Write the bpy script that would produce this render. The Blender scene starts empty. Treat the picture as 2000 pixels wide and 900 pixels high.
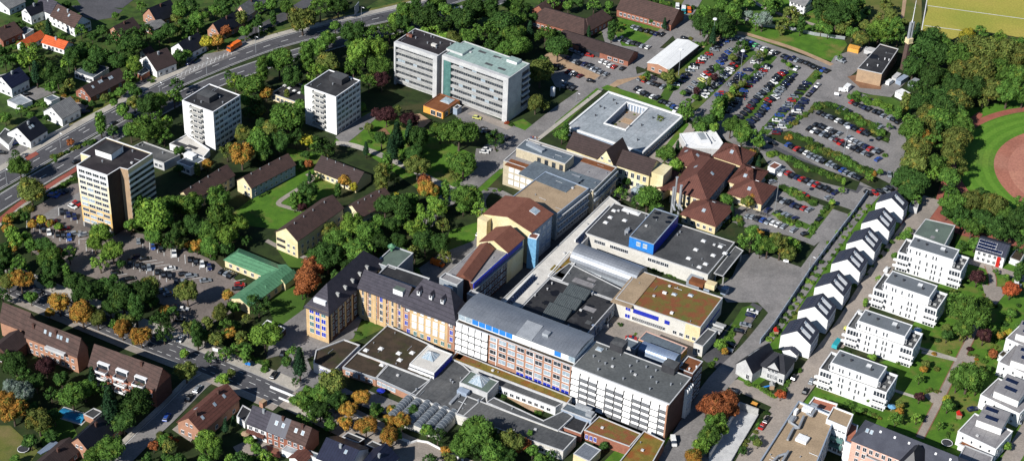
import bpy, bmesh, math, random
from mathutils import Vector, Matrix
random.seed(7)
SC=bpy.context.scene; COL=SC.collection
R=math.radians
# ---------------------------------------------------------------- camera (recovered from the photograph)
F=3406.4; TH=R(33.881); RO=R(2.570); CH=400.0
_r=Vector((1,0,0)); _u=Vector((0,math.sin(TH),math.cos(TH))); _f=Vector((0,math.cos(TH),-math.sin(TH)))
_c,_s=math.cos(RO),math.sin(RO)
CR=_c*_r+_s*_u; CU=-_s*_r+_c*_u
cam=bpy.data.cameras.new('camera'); cam.lens=36*F/2000; cam.clip_start=1; cam.clip_end=5000
co=bpy.data.objects.new('camera',cam); COL.objects.link(co)
m=Matrix((CR,CU,-_f)).transposed().to_4x4(); m.translation=Vector((0,0,CH)); co.matrix_world=m
SC.camera=co
def U(x,y,z=0.0):
    "photo pixel -> world point at height z"
    d=CR*(x-1000)+CU*(450-y)+_f*F
    k=(CH-z)/-d.z
    return Vector((d.x*k,d.y*k,z))
def ppm(x,y): # pixels per metre at ground there
    return F/(U(x,y)-Vector((0,0,CH))).length
# ---------------------------------------------------------------- light
w=bpy.data.worlds.new('World'); SC.world=w; w.use_nodes=True
nt=w.node_tree; bg=nt.nodes['Background']; sky=nt.nodes.new('ShaderNodeTexSky')
sky.sky_type='NISHITA'; sky.sun_disc=False; sky.sun_elevation=R(35)
SAZ=R(48)   # shadows run towards this direction
sd=Vector((-math.cos(SAZ)*math.cos(R(35)),-math.sin(SAZ)*math.cos(R(35)),math.sin(R(35))))
sky.sun_rotation=math.atan2(sd.x,sd.y); sky.air_density=1.0; sky.dust_density=.1; sky.ozone_density=5.0; sky.altitude=500
nt.links.new(sky.outputs[0],bg.inputs[0]); bg.inputs[1].default_value=0.065
sl=bpy.data.lights.new('sun','SUN'); sl.energy=5.0; sl.angle=R(.5); sl.color=(1,.97,.925)
so=bpy.data.objects.new('sun',sl); COL.objects.link(so); so.rotation_euler=(-sd).to_track_quat('-Z','Y').to_euler()
SC.view_settings.view_transform='Standard'; SC.view_settings.look='None'; SC.view_settings.exposure=0.28; SC.view_settings.gamma=1
try: SC.cycles.max_bounces=5; SC.cycles.diffuse_bounces=1; SC.cycles.glossy_bounces=2; SC.cycles.transmission_bounces=2
except Exception: pass
# ---------------------------------------------------------------- materials
MT={}
def mat(n,c1,c2=None,sc=.3,rough=.85,metal=0.0,sc2=3.0,c3=None,bump=0,spec=.3,lo=.42,hi=.6):
    if n in MT: return MT[n]
    m=bpy.data.materials.new(n); m.use_nodes=True; t=m.node_tree; N=t.nodes; L=t.links; p=N['Principled BSDF']
    p.inputs['Roughness'].default_value=rough; p.inputs['Metallic'].default_value=metal
    p.inputs['Specular IOR Level'].default_value=spec
    if c2 is None: c2=tuple(v*.82 for v in c1)
    g=N.new('ShaderNodeNewGeometry')
    def noise(s,det=4):
        n1=N.new('ShaderNodeTexNoise'); n1.inputs['Scale'].default_value=s; n1.inputs['Detail'].default_value=det; n1.inputs['Roughness'].default_value=.6
        L.new(g.outputs['Position'],n1.inputs['Vector']); return n1
    def ramp(src,a,b):
        r=N.new('ShaderNodeMapRange'); r.inputs['From Min'].default_value=a; r.inputs['From Max'].default_value=b; L.new(src,r.inputs['Value']); return r.outputs[0]
    def mix(f,a,b):
        x=N.new('ShaderNodeMix'); x.data_type='RGBA'; L.new(f,x.inputs['Factor'])
        for i,v in ((6,a),(7,b)):
            if isinstance(v,tuple): x.inputs[i].default_value=(*v,1)
            else: L.new(v,x.inputs[i])
        return x.outputs[2]
    a=mix(ramp(noise(sc).outputs['Fac'],lo,hi),c1,c2)
    if c3: a=mix(ramp(noise(sc*.37,5).outputs['Fac'],.52,.66),a,c3)
    n2=noise(sc2,3); v=ramp(n2.outputs['Fac'],.3,.7)
    h=N.new('ShaderNodeHueSaturation'); mp=N.new('ShaderNodeMapRange'); mp.inputs['To Min'].default_value=.8; mp.inputs['To Max'].default_value=1.18
    L.new(v,mp.inputs['Value']); L.new(mp.outputs[0],h.inputs['Value']); L.new(a,h.inputs['Color']); L.new(h.outputs[0],p.inputs['Base Color'])
    if bump:
        b=N.new('ShaderNodeBump'); b.inputs['Strength'].default_value=bump; b.inputs['Distance'].default_value=.15; L.new(n2.outputs['Fac'],b.inputs['Height']); L.new(b.outputs[0],p.inputs['Normal'])
    MT[n]=m; return m
def tiles(n,c1,c2,along,period=.9,rough=.8):
    "roof covering with courses: mat() plus a fine stripe along a world direction"
    m=mat(n,c1,c2,sc=.5,rough=rough,sc2=2.2)
    t=m.node_tree; N=t.nodes; L=t.links; p=N['Principled BSDF']
    g=N.new('ShaderNodeNewGeometry'); d=N.new('ShaderNodeVectorMath'); d.operation='DOT_PRODUCT'
    a=R(along); d.inputs[1].default_value=(math.cos(a)/period,math.sin(a)/period,0); L.new(g.outputs['Position'],d.inputs[0])
    fr=N.new('ShaderNodeMath'); fr.operation='FRACT'; L.new(d.outputs['Value'],fr.inputs[0])
    gt=N.new('ShaderNodeMath'); gt.operation='GREATER_THAN'; gt.inputs[1].default_value=.82; L.new(fr.outputs[0],gt.inputs[0])
    src=p.inputs['Base Color'].links[0].from_socket
    x=N.new('ShaderNodeMix'); x.data_type='RGBA'; x.blend_type='MULTIPLY'; x.inputs[7].default_value=(.6,.6,.6,1)
    L.new(gt.outputs[0],x.inputs['Factor']); L.new(src,x.inputs[6]); L.new(x.outputs[2],p.inputs['Base Color'])
    return m
def seams(n,along,period,k=.72,th=.94):
    m=MT[n]; t=m.node_tree; N=t.nodes; L=t.links; p=N['Principled BSDF']; a=R(along)
    g=N.new('ShaderNodeNewGeometry')
    for (dx,dy,per) in ((math.cos(a),math.sin(a),period),(-math.sin(a),math.cos(a),period*5.3)):
        d=N.new('ShaderNodeVectorMath'); d.operation='DOT_PRODUCT'; d.inputs[1].default_value=(dx/per,dy/per,0); L.new(g.outputs['Position'],d.inputs[0])
        fr=N.new('ShaderNodeMath'); fr.operation='FRACT'; L.new(d.outputs['Value'],fr.inputs[0])
        gt=N.new('ShaderNodeMath'); gt.operation='GREATER_THAN'; gt.inputs[1].default_value=th if per==period else .985; L.new(fr.outputs[0],gt.inputs[0])
        x=N.new('ShaderNodeMix'); x.data_type='RGBA'; x.blend_type='MULTIPLY'; x.inputs[7].default_value=(k,k,k,1)
        L.new(gt.outputs[0],x.inputs['Factor']); L.new(p.inputs['Base Color'].links[0].from_socket,x.inputs[6]); L.new(x.outputs[2],p.inputs['Base Color'])
def leaf(n,c1,c2,c3,thr=.6):
    m=bpy.data.materials.new(n); m.use_nodes=True; t=m.node_tree; N=t.nodes; L=t.links; p=N['Principled BSDF']
    p.inputs['Roughness'].default_value=.75; p.inputs['Specular IOR Level'].default_value=.08
    g=N.new('ShaderNodeNewGeometry'); oi=N.new('ShaderNodeObjectInfo')
    def noise(s):
        n1=N.new('ShaderNodeTexNoise'); n1.inputs['Scale'].default_value=s; n1.inputs['Detail'].default_value=3; L.new(g.outputs['Position'],n1.inputs['Vector']); return n1.outputs['Fac']
    def rng(s,a,b,c=0.,d=1.):
        r=N.new('ShaderNodeMapRange'); r.inputs[1].default_value=a; r.inputs[2].default_value=b; r.inputs[3].default_value=c; r.inputs[4].default_value=d; L.new(s,r.inputs[0]); return r.outputs[0]
    def mix(f,a,b):
        x=N.new('ShaderNodeMix'); x.data_type='RGBA'; L.new(f,x.inputs['Factor'])
        for i,v in ((6,a),(7,b)):
            if isinstance(v,tuple): x.inputs[i].default_value=(*v,1)
            else: L.new(v,x.inputs[i])
        return x.outputs[2]
    a=mix(rng(noise(.8),.4,.6),c1,c2)
    a=mix(rng(noise(.33),thr,thr+.1),a,c3)
    h=N.new('ShaderNodeHueSaturation'); L.new(a,h.inputs['Color'])
    isl=rng(g.outputs['Random Per Island'],0,1,.72,1.42)
    ob=rng(oi.outputs['Random'],0,1,.82,1.42)
    mu=N.new('ShaderNodeMath'); mu.operation='MULTIPLY'; L.new(isl,mu.inputs[0]); L.new(ob,mu.inputs[1]); L.new(mu.outputs[0],h.inputs['Value'])
    hu=rng(oi.outputs['Random'],0,1,.499,.508); L.new(hu,h.inputs['Hue'])
    L.new(h.outputs[0],p.inputs['Base Color'])
    MT[n]=m; return m
def M(n): return MT[n]
mat('white_render',(.82,.82,.80),(.76,.76,.75),sc=.2)
mat('offwhite',(.62,.60,.55),(.55,.53,.48),sc=.2)
mat('cream',(.72,.60,.36),(.66,.54,.31),sc=.3)
mat('pale_yellow',(.66,.55,.30),(.74,.66,.42),sc=.12)
mat('beige_stone',(.50,.43,.30),(.44,.38,.27),sc=.5)
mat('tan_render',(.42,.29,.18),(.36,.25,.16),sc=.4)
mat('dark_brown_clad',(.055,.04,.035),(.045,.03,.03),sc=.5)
mat('brick_red',(.31,.125,.08),(.26,.10,.065),sc=.7,sc2=5)
mat('brick_pink',(.42,.22,.14),(.36,.19,.125),sc=.6,sc2=5)
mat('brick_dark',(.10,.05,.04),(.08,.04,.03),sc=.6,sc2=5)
mat('sandstone',(.60,.42,.22),(.52,.36,.19),sc=.5)
mat('pink_render',(.66,.42,.33),(.6,.38,.3),sc=.4)
mat('concrete',(.40,.40,.38),(.32,.32,.31),sc=.4)
mat('light_concrete',(.55,.55,.54),(.46,.46,.46),sc=.3)
mat('grey_cladding',(.30,.33,.36),(.26,.29,.32),sc=.4,rough=.5)
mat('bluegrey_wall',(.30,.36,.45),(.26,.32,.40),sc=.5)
mat('blue_paint',(.03,.22,.62),(.028,.19,.56),sc=.5,rough=.5)
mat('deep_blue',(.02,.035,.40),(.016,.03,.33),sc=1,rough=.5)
mat('light_blue_glass',(.18,.40,.60),(.13,.30,.48),sc=1.2,rough=.25)
mat('orange_wall',(.75,.36,.07),(.68,.32,.06),sc=.5)
mat('red_paint',(.50,.02,.015),(.42,.018,.012),sc=.8,rough=.45)
mat('bitumen',(.085,.088,.09),(.062,.065,.068),sc=.18,c3=(.12,.12,.118),sc2=1.2)
mat('bitumen_dark',(.035,.035,.037),(.025,.025,.028),sc=.2,c3=(.06,.06,.062),sc2=1.2)
mat('bitumen_purple',(.030,.024,.027),(.022,.018,.02),sc=.2,c3=(.05,.045,.045))
mat('bitumen_blue',(.12,.15,.175),(.10,.125,.15),sc=.15,sc2=1.)
mat('bitumen_green',(.12,.16,.13),(.10,.13,.11),sc=.2)
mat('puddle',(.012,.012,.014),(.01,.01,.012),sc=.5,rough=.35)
mat('grey_membrane',(.33,.36,.38),(.27,.30,.32),sc=.12,c3=(.40,.41,.42),sc2=.9)
mat('green_membrane',(.30,.40,.36),(.26,.36,.33),sc=.12,c3=(.22,.30,.28),sc2=.9)
mat('tan_gravel',(.38,.28,.18),(.32,.235,.15),sc=.15,sc2=2)
mat('grey_gravel',(.26,.25,.25),(.22,.21,.215),sc=.2,sc2=2)
mat('white_roof',(.80,.80,.78),(.76,.76,.74),sc=.1,sc2=5)
mat('pale_slab',(.66,.63,.57),(.58,.55,.50),sc=.2,c3=(.48,.46,.42))
mat('sedum',(.21,.072,.03),(.15,.115,.028),sc=.28,c3=(.105,.125,.025),sc2=3,rough=.95)
mat('sedum_green',(.15,.12,.02),(.22,.15,.03),sc=.4,c3=(.24,.08,.02),sc2=3,rough=.95)
mat('sedum_dark',(.060,.042,.028),(.04,.03,.02),sc=.3,c3=(.035,.04,.012),sc2=3,rough=.95)
mat('sedum_rust',(.20,.075,.03),(.16,.055,.02),sc=.5,sc2=3,rough=.95)
mat('standing_metal',(.30,.32,.35),(.25,.27,.30),sc=.15,rough=.45,metal=.5)
mat('blue_metal',(.34,.42,.55),(.28,.36,.5),sc=.15,rough=.35,metal=.5)
mat('white_frame',(.80,.80,.80),(.74,.74,.74))
mat('glass',(.020,.026,.034),(.05,.06,.075),sc=.5,rough=.12,spec=.6,sc2=.7)
mat('glass_green',(.10,.22,.20),(.07,.16,.15),sc=.5,rough=.12,spec=.6)
mat('glass_pale',(.28,.36,.42),(.4,.46,.5),sc=.8,rough=.15,spec=.6)
mat('blind_white',(.72,.73,.74),(.8,.8,.8),sc=.6,rough=.6)
mat('solar',(.012,.02,.06),(.01,.015,.04),rough=.15,spec=.6)
mat('dark_metal',(.05,.05,.055),(.04,.04,.045),rough=.5)
mat('grey_metal',(.42,.44,.46),(.36,.38,.40),rough=.4,metal=.3)
mat('asphalt',(.245,.23,.22),(.20,.19,.183),sc=.09,c3=(.15,.143,.138),sc2=1.4)
mat('asphalt_dark',(.095,.093,.10),(.075,.074,.08),sc=.1,c3=(.062,.062,.066),sc2=1.5)
mat('asphalt_brown',(.21,.175,.155),(.175,.147,.13),sc=.09,c3=(.14,.118,.105),sc2=1.4)
mat('paving_tan',(.345,.295,.25),(.295,.255,.22),sc=.12,c3=(.25,.22,.19),sc2=2)
mat('paving_light',(.46,.42,.36),(.39,.36,.31),sc=.12,c3=(.28,.26,.23),sc2=2)
mat('bike_red',(.30,.085,.06),(.26,.075,.055),sc=.3)
mat('clay',(.38,.15,.10),(.32,.125,.085),sc=.05,c3=(.42,.2,.14),sc2=1)
mat('red_path',(.33,.11,.075),(.28,.09,.065),sc=.2,c3=(.2,.09,.06),sc2=2)
mat('sand',(.42,.29,.18),(.36,.24,.15),sc=.3)
mat('soil',(.26,.14,.08),(.2,.105,.06),sc=.3)
mat('paint_white',(.72,.72,.70),(.6,.6,.58),sc=.6)
mat('kerb_stone',(.42,.41,.39),(.35,.34,.33),sc=.6)
mat('grass',(.060,.125,.014),(.045,.10,.012),sc=.12,c3=(.13,.13,.03),sc2=2.0,rough=.95)
mat('grass_bright',(.078,.175,.014),(.055,.135,.011),sc=.22,c3=(.17,.165,.04),sc2=2.5,rough=.95)
mat('grass_dry',(.13,.135,.03),(.09,.115,.022),sc=.12,c3=(.19,.15,.06),sc2=2.5,rough=.95)
mat('garden_grass',(.048,.095,.014),(.028,.055,.010),sc=.25,c3=(.085,.10,.025),sc2=2.2,rough=.95)
mat('mid_grey',(.17,.175,.185),(.14,.145,.155),sc=.5)  # own grey of the balcony fronts and lantern bars
mat('undergrowth',(.026,.045,.010),(.016,.028,.007),sc=.2,c3=(.05,.05,.018),sc2=2.5,rough=.95)
mat('hay_field',(.36,.32,.06),(.28,.29,.045),sc=.025,c3=(.42,.31,.08),sc2=1.2,rough=.95)
mat('track_grass',(.085,.20,.016),(.07,.165,.014),sc=.05,c3=(.12,.20,.03),sc2=1.,rough=.95)
mat('bark',(.10,.075,.055),(.07,.05,.04),sc=2)
mat('pool_blue',(.03,.25,.42),(.02,.16,.34),sc=.6,rough=.15)
tiles('slate_dark',(.058,.053,.068),(.045,.042,.055),61.7,.8)
tiles('slate_navy',(.016,.020,.045),(.013,.016,.038),-28,1.0,.4)
tiles('tile_black',(.014,.015,.022),(.011,.012,.018),61.7,.8,.45)
tiles('tile_anthracite',(.045,.050,.075),(.037,.042,.062),-28,1.1)
tiles('tile_brown',(.085,.050,.042),(.065,.040,.034),61.7,.8)
tiles('tile_darkbrown',(.052,.034,.032),(.042,.028,.026),61.7,.8)
tiles('tile_redbrown',(.14,.055,.040),(.115,.046,.034),-28,.9)
tiles('tile_rust',(.21,.085,.055),(.18,.07,.046),61.7,.9)
tiles('tile_orange',(.62,.12,.035),(.52,.10,.03),61.7,.8)
tiles('tile_grey',(.22,.22,.215),(.17,.17,.17),61.7,.9)
tiles('metal_green',(.10,.25,.135),(.085,.215,.115),61.7,1.5,.5)
for nm,c in dict(black=(.008,.008,.010),navy=(.010,.015,.07),white=(.80,.80,.78),silver=(.34,.37,.40),blue=(.025,.07,.30),red=(.42,.02,.015),maroon=(.14,.010,.012),yellow=(.62,.62,.18),green=(.12,.5,.2),orange=(.80,.16,.015),teal=(.03,.32,.36)).items():
    mm=mat('car_'+nm,c,c,rough=.3,spec=.5,metal=.35 if nm=='silver' else 0)
mat('tyre',(.015,.015,.015)); mat('lamp_lens',(.75,.75,.7),rough=.2); mat('tail_red',(.4,.02,.02),rough=.3)
leaf('leaf_mid',(.075,.140,.024),(.042,.088,.016),(.13,.175,.028))
leaf('leaf_dark',(.038,.078,.017),(.022,.048,.011),(.065,.105,.02))
leaf('leaf_light',(.125,.205,.030),(.075,.14,.022),(.20,.25,.035))
leaf('leaf_yellow',(.30,.24,.025),(.17,.18,.022),(.40,.26,.03))
leaf('leaf_orange',(.29,.125,.026),(.20,.125,.025),(.09,.11,.02),.55)
leaf('leaf_rust',(.22,.065,.026),(.14,.045,.02),(.25,.10,.035))
leaf('leaf_red',(.27,.050,.022),(.18,.04,.018),(.16,.10,.02))
leaf('leaf_olive',(.10,.118,.028),(.060,.082,.018),(.17,.14,.028),.57)
leaf('leaf_purple',(.045,.018,.020),(.028,.012,.014),(.06,.03,.02))
leaf('leaf_silver',(.16,.20,.17),(.09,.13,.09),(.25,.27,.25))
leaf('leaf_conifer',(.016,.042,.016),(.010,.026,.011),(.028,.05,.015))
for n_,pe in (('bitumen',3.),('bitumen_dark',3.2),('bitumen_blue',3.4),('grey_membrane',4.),('green_membrane',4.),('grey_gravel',5.),('standing_metal',1.3),('blue_metal',1.3),('white_roof',2.4)): seams(n_,-28.3,pe,.8 if 'metal' not in n_ else .68)
mat('track_grass_pale',(.11,.235,.022),(.095,.205,.02),sc=.05,c3=(.14,.22,.03),sc2=1.,rough=.95); mat('clay_pale',(.46,.21,.14),(.40,.17,.12),sc=.05,sc2=1)
FOOT=[]
# ---------------------------------------------------------------- mesh helpers
def tag(o,label=None,cat=None,group=None,kind=None):
    if label:
        o['label']=label
    if cat: o['category']=cat
    if group: o['group']=group
    if kind: o['kind']=kind
    return o
class MB:
    def __init__(s): s.v=[];s.f=[];s.m=[]
    def poly(s,pts,m=0):
        n=len(s.v); s.v+= [tuple(p) for p in pts]; s.f.append(tuple(range(n,n+len(pts)))); s.m.append(m)
    def prism(s,pts,z0,z1,m=0,top=True,bottom=False,mt=None):
        "pts: CCW xy list"
        n=len(pts); a=len(s.v)
        s.v+=[(p[0],p[1],z0) for p in pts]+[(p[0],p[1],z1) for p in pts]
        for i in range(n):
            j=(i+1)%n; s.f.append((a+i,a+j,a+n+j,a+n+i)); s.m.append(m)
        if top: s.f.append(tuple(a+n+i for i in range(n))); s.m.append(m if mt is None else mt)
        if bottom: s.f.append(tuple(a+i for i in reversed(range(n)))); s.m.append(m)
    def box(s,x0,x1,y0,y1,z0,z1,m=0,mt=None):
        s.prism([(x0,y0),(x1,y0),(x1,y1),(x0,y1)],z0,z1,m,True,True,mt)
    def hexa(s,b,t,m=0):
        "b,t: 4 pts bottom/top CCW 3D"
        a=len(s.v); s.v+=[tuple(p) for p in b]+[tuple(p) for p in t]
        for q in ((0,1,5,4),(1,2,6,5),(2,3,7,6),(3,0,4,7),(4,5,6,7),(3,2,1,0)): s.f.append(tuple(a+i for i in q)); s.m.append(m)
    def tube(s,p,q,r0,r1=None,n=8,m=0):
        r1=r0 if r1 is None else r1; p=Vector(p); q=Vector(q); d=(q-p).normalized(); a=d.orthogonal().normalized(); b=d.cross(a); k=len(s.v)
        for c,r in ((p,r0),(q,r1)):
            for i in range(n):
                an=2*math.pi*i/n; s.v.append(tuple(c+a*math.cos(an)*r+b*math.sin(an)*r))
        for i in range(n):
            j=(i+1)%n; s.f.append((k+i,k+j,k+n+j,k+n+i)); s.m.append(m)
        s.f.append(tuple(k+n+i for i in range(n))); s.m.append(m); s.f.append(tuple(k+i for i in reversed(range(n)))); s.m.append(m)
    def mesh(s,name,mats):
        me=bpy.data.meshes.new(name); me.from_pydata(s.v,[],s.f); me.update()
        for x in mats: me.materials.append(M(x) if isinstance(x,str) else x)
        if len(mats)>1: me.polygons.foreach_set('material_index',s.m)
        return me
    def build(s,name,mats,parent=None,loc=None,rz=0):
        if not isinstance(mats,(list,tuple)): mats=[mats]
        o=bpy.data.objects.new(name,s.mesh(name,mats)); COL.objects.link(o)
        if parent: o.parent=parent
        if loc is not None: o.location=loc
        o.rotation_euler=(0,0,rz); return o
def inst(name,me,parent=None,loc=(0,0,0),rz=0,sc=None):
    o=bpy.data.objects.new(name,me); COL.objects.link(o)
    if parent: o.parent=parent
    o.location=loc; o.rotation_euler=(0,0,rz)
    if sc is not None: o.scale=sc if not isinstance(sc,(int,float)) else (sc,sc,sc)
    return o
def empty(name,loc,label,cat,group=None,rz=0):
    o=bpy.data.objects.new(name,None); COL.objects.link(o); o.location=loc; o.rotation_euler=(0,0,rz); o.empty_display_size=.5
    return tag(o,label,cat,group)
def inset(pts,d):
    n=len(pts); out=[]
    for i in range(n):
        p0,p1,p2=Vector(pts[i-1]).to_2d(),Vector(pts[i]).to_2d(),Vector(pts[(i+1)%n]).to_2d()
        a=(p1-p0).normalized(); b=(p2-p1).normalized(); na=Vector((-a.y,a.x)); nb=Vector((-b.y,b.x))
        k=1+na.dot(nb); out.append(p1+(na+nb)*(d/max(k,.25)))
    return out
def rect(A,B,C,z):
    a,b,c=U(*A,z).to_2d(),U(*B,z).to_2d(),U(*C,z).to_2d()
    u=(b-a).normalized(); v=Vector((-u.y,u.x)); D=(c-b).dot(v)
    return [a,b,b+v*D,a+v*D]
WINM={}
def winmesh(w,h,glass='glass',frame='white_frame',mull=1,name='window'):
    k=(round(w,2),round(h,2),glass,frame,mull)
    if k in WINM: return WINM[k]
    m=MB(); t=.09
    m.box(-w/2,w/2,.0,.13,0,h,1)
    m.box(-w/2-t,w/2+t,.0,.22,-t-.05,0,0); m.box(-w/2-t,w/2+t,.0,.18,h,h+t,0)
    m.box(-w/2-t,-w/2,.0,.18,0,h,0); m.box(w/2,w/2+t,.0,.18,0,h,0)
    for i in range(mull):
        x=-w/2+w*(i+1)/(mull+1); m.box(x-.04,x+.04,.13,.17,0,h,0)
    WINM[k]=m.mesh(name,[frame,glass]); return WINM[k]
class Bld:
    def __init__(s,name,label,cat,pts,h,wall,roof,par=.5,group=None,z0=0.0,parm='light_concrete',isworld=False):
        s.P=[Vector(p).to_2d() for p in pts] if isworld else ([p for p in rect(*pts,h)] if len(pts)==3 else [U(*p,h).to_2d() for p in pts])
        s.h=h; s.c=sum(s.P,Vector((0,0)))/len(s.P); s.nw=0; s.stuff=None; s.par=par; s.z0=z0
        s.root=empty(name,(s.c.x,s.c.y,z0),label,cat,group); s.name=name; s.group=group
        s.L=[p-s.c for p in s.P]; FOOT.append(s.P)
        if wall is not None:
            m=MB(); m.prism([tuple(p) for p in s.L],0,h-z0,top=False)
            if par>0:
                ins=inset(s.L,.28); n=len(ins)
                for i in range(n):
                    j=(i+1)%n; a,b,c,d=s.L[i],s.L[j],ins[j],ins[i]
                    m.poly([(c.x,c.y,h-z0-par),(d.x,d.y,h-z0-par),(d.x,d.y,h-z0),(c.x,c.y,h-z0)])
            m.build('wall',wall,s.root)
        if roof:
            ins=inset(s.L,.27) if par>0 else s.L
            m=MB(); m.prism([tuple(p) for p in ins],h-z0-par-.3,h-z0-par)
            s.roof=m.build('roof',roof,s.root)
            if par>0:
                m=MB(); o=inset(s.L,-.06); i2=inset(s.L,.32); n=len(o)
                for i in range(n):
                    j=(i+1)%n
                    m.hexa([(*o[i],h-z0-.22),(*o[j],h-z0-.22),(*i2[j],h-z0-.22),(*i2[i],h-z0-.22)],[(*o[i],h-z0+.03),(*o[j],h-z0+.03),(*i2[j],h-z0+.03),(*i2[i],h-z0+.03)])
                m.build('parapet',parm,s.root)
    def side(s,i):
        a=s.L[i]; b=s.L[(i+1)%len(s.L)]; d=(b-a); l=d.length; d=d/l; return a,d,Vector((d.y,-d.x)),l,math.atan2(d.y,d.x)
    def wins(s,i,n,floors,z0,dz,w,h,x0=.04,x1=.96,glass='glass',frame='white_frame',mull=1,name='window',alt=None,prob=1.):
        a,d,nr,l,an=s.side(i); 
        for f in range(floors):
            for k in range(n):
                if random.random()>prob: continue
                x=l*(x0+(x1-x0)*(k+.5)/n); g=glass
                if alt and random.random()<alt[1]: g=alt[0]
                me=winmesh(w,h,g,frame,mull); p=a+d*x+nr*.0
                s.put(name,me,(p.x,p.y,z0+f*dz),an+math.pi)
    def put(s,name,me,loc,rz):
        s.nw+=1
        if s.nw<=98: return inst(name,me,s.root,loc,rz)
        if s.stuff is None:
            s.stuff=(bmesh.new(),[]) 
        bm,mats=s.stuff
        for mm in me.materials:
            if mm not in mats: mats.append(mm)
        T=Matrix.Translation(Vector(loc))@Matrix.Rotation(rz,4,'Z'); vs=[bm.verts.new(T@v.co) for v in me.vertices]
        for p in me.polygons:
            f=bm.faces.new([vs[v] for v in p.vertices]); f.material_index=mats.index(me.materials[p.material_index])
    def clutter(s):
        if s.par<=0 or not getattr(s,'roof',None): return
        xs=[p.x for p in s.L]; ys=[p.y for p in s.L]; area=abs(sum(s.L[i-1].x*s.L[i].y-s.L[i].x*s.L[i-1].y for i in range(len(s.L))))/2
        if area<150: return
        rd=random.Random(int(area*7)); an=s.side(0)[4]; want=min(10,int(area/90)); got=0; t=0
        while got<want and t<200:
            t+=1; x=rd.uniform(min(xs),max(xs)); y=rd.uniform(min(ys),max(ys)); ok=False; md=99; P=Vector((x,y))
            for i in range(len(s.L)):
                a,b=s.L[i-1],s.L[i]; e=b-a; q=max(0,min(1,(P-a).dot(e)/e.length_squared)); md=min(md,(P-a-e*q).length)
                if (a.y>y)!=(b.y>y) and x<(b.x-a.x)*(y-a.y)/(b.y-a.y)+a.x: ok=not ok
            if not ok or md<1.6: continue
            got+=1; z=s.h-s.par-s.z0; m=MB(); k=rd.random()
            if k<.4: m.tube((0,0,0),(0,0,.5),.14); m.tube((0,0,.5),(0,0,.62),.24); m.build('vent','grey_metal',s.root,(x,y,z))
            elif k<.6: m.box(-.5,.5,-.4,.4,0,.55); m.build('vent_box','light_concrete',s.root,(x,y,z),an)
            elif k<.8 and s.roof.data.materials[0].name.startswith(('bitumen','grey','dark','villa')): w1,w2=rd.uniform(.8,2.6),rd.uniform(.5,1.6); m.box(-w1,w1,-w2,w2,0,.03+got*.004); m.build('felt_patch','grey_gravel' if rd.random()<.4 else 'bitumen',s.root,(x,y,z),an)
            else: m.tube((-1.6,0,.25),(1.6,0,.25),.09,.09,6); m.box(-1.4,-1.3,-.1,.1,0,.2); m.box(1.3,1.4,-.1,.1,0,.2); m.build('roof_pipe','grey_metal',s.root,(x,y,z),an+(1.57 if rd.random()<.5 else 0))
    def done(s):
        s.clutter()
        if s.stuff:
            bm,mats=s.stuff; me=bpy.data.meshes.new('further_windows'); bm.to_mesh(me); bm.free()
            for mm in mats: me.materials.append(mm)
            o=inst('further_windows',me,s.root); o['kind']='stuff'; s.stuff=None
        return s
    def panel(s,i,x0,x1,z0,z1,m,d=.06,name='facade_panel',off=0.0,n=None,gap=.1):
        a,dd,nr,l,an=s.side(i); out=[]
        for k in range(n or 1):
            xa,xb=x0*l,x1*l
            if n:
                q=(xb-xa)/n; xa,xb=xa+q*k+gap,xa+q*(k+1)-gap
            b=MB(); b.box(xa,xb,-d-off,-off,z0,z1); out.append(b.build(name,m,s.root,(a.x,a.y,0),an))
        return out
    def item(s,name,x,y,sx,sy,sz,m,z=None,n=1,rz=None,dome=False,mt=None):
        "roof item at photo pixel x,y"
        z=(s.h-s.par) if z is None else z
        p=U(x,y,z).to_2d()-s.c; b=MB()
        if dome:
            b.box(-sx/2,sx/2,-sy/2,sy/2,0,.25,0); b.hexa([(-sx/2+.1,-sy/2+.1,.25),(sx/2-.1,-sy/2+.1,.25),(sx/2-.1,sy/2-.1,.25),(-sx/2+.1,sy/2-.1,.25)],[(-sx*.25,-sy*.25,sz),(sx*.25,-sy*.25,sz),(sx*.25,sy*.25,sz),(-sx*.25,sy*.25,sz)],1)
            ms=['light_concrete',m]
        else: b.box(-sx/2,sx/2,-sy/2,sy/2,0,sz,0,1 if mt else None); ms=[m]+([mt] if mt else [])
        return b.build(name,ms,s.root,(p.x,p.y,z-s.z0),s.side(0)[4] if rz is None else rz)
    def vents(s,pts,m='grey_metal'):
        for x,y in pts:
            p=U(x,y,s.h-s.par).to_2d()-s.c; b=MB(); b.tube((0,0,0),(0,0,.7),.22); b.tube((0,0,.7),(0,0,.9),.36); b.build('vent',m,s.root,(p.x,p.y,s.h-s.par-s.z0))
    def domes(s,pts,sx=1.8,sy=1.8,m='glass_pale'):
        for x,y in pts: s.item('skylight',x,y,sx,sy,.6,m,dome=True)
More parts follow.
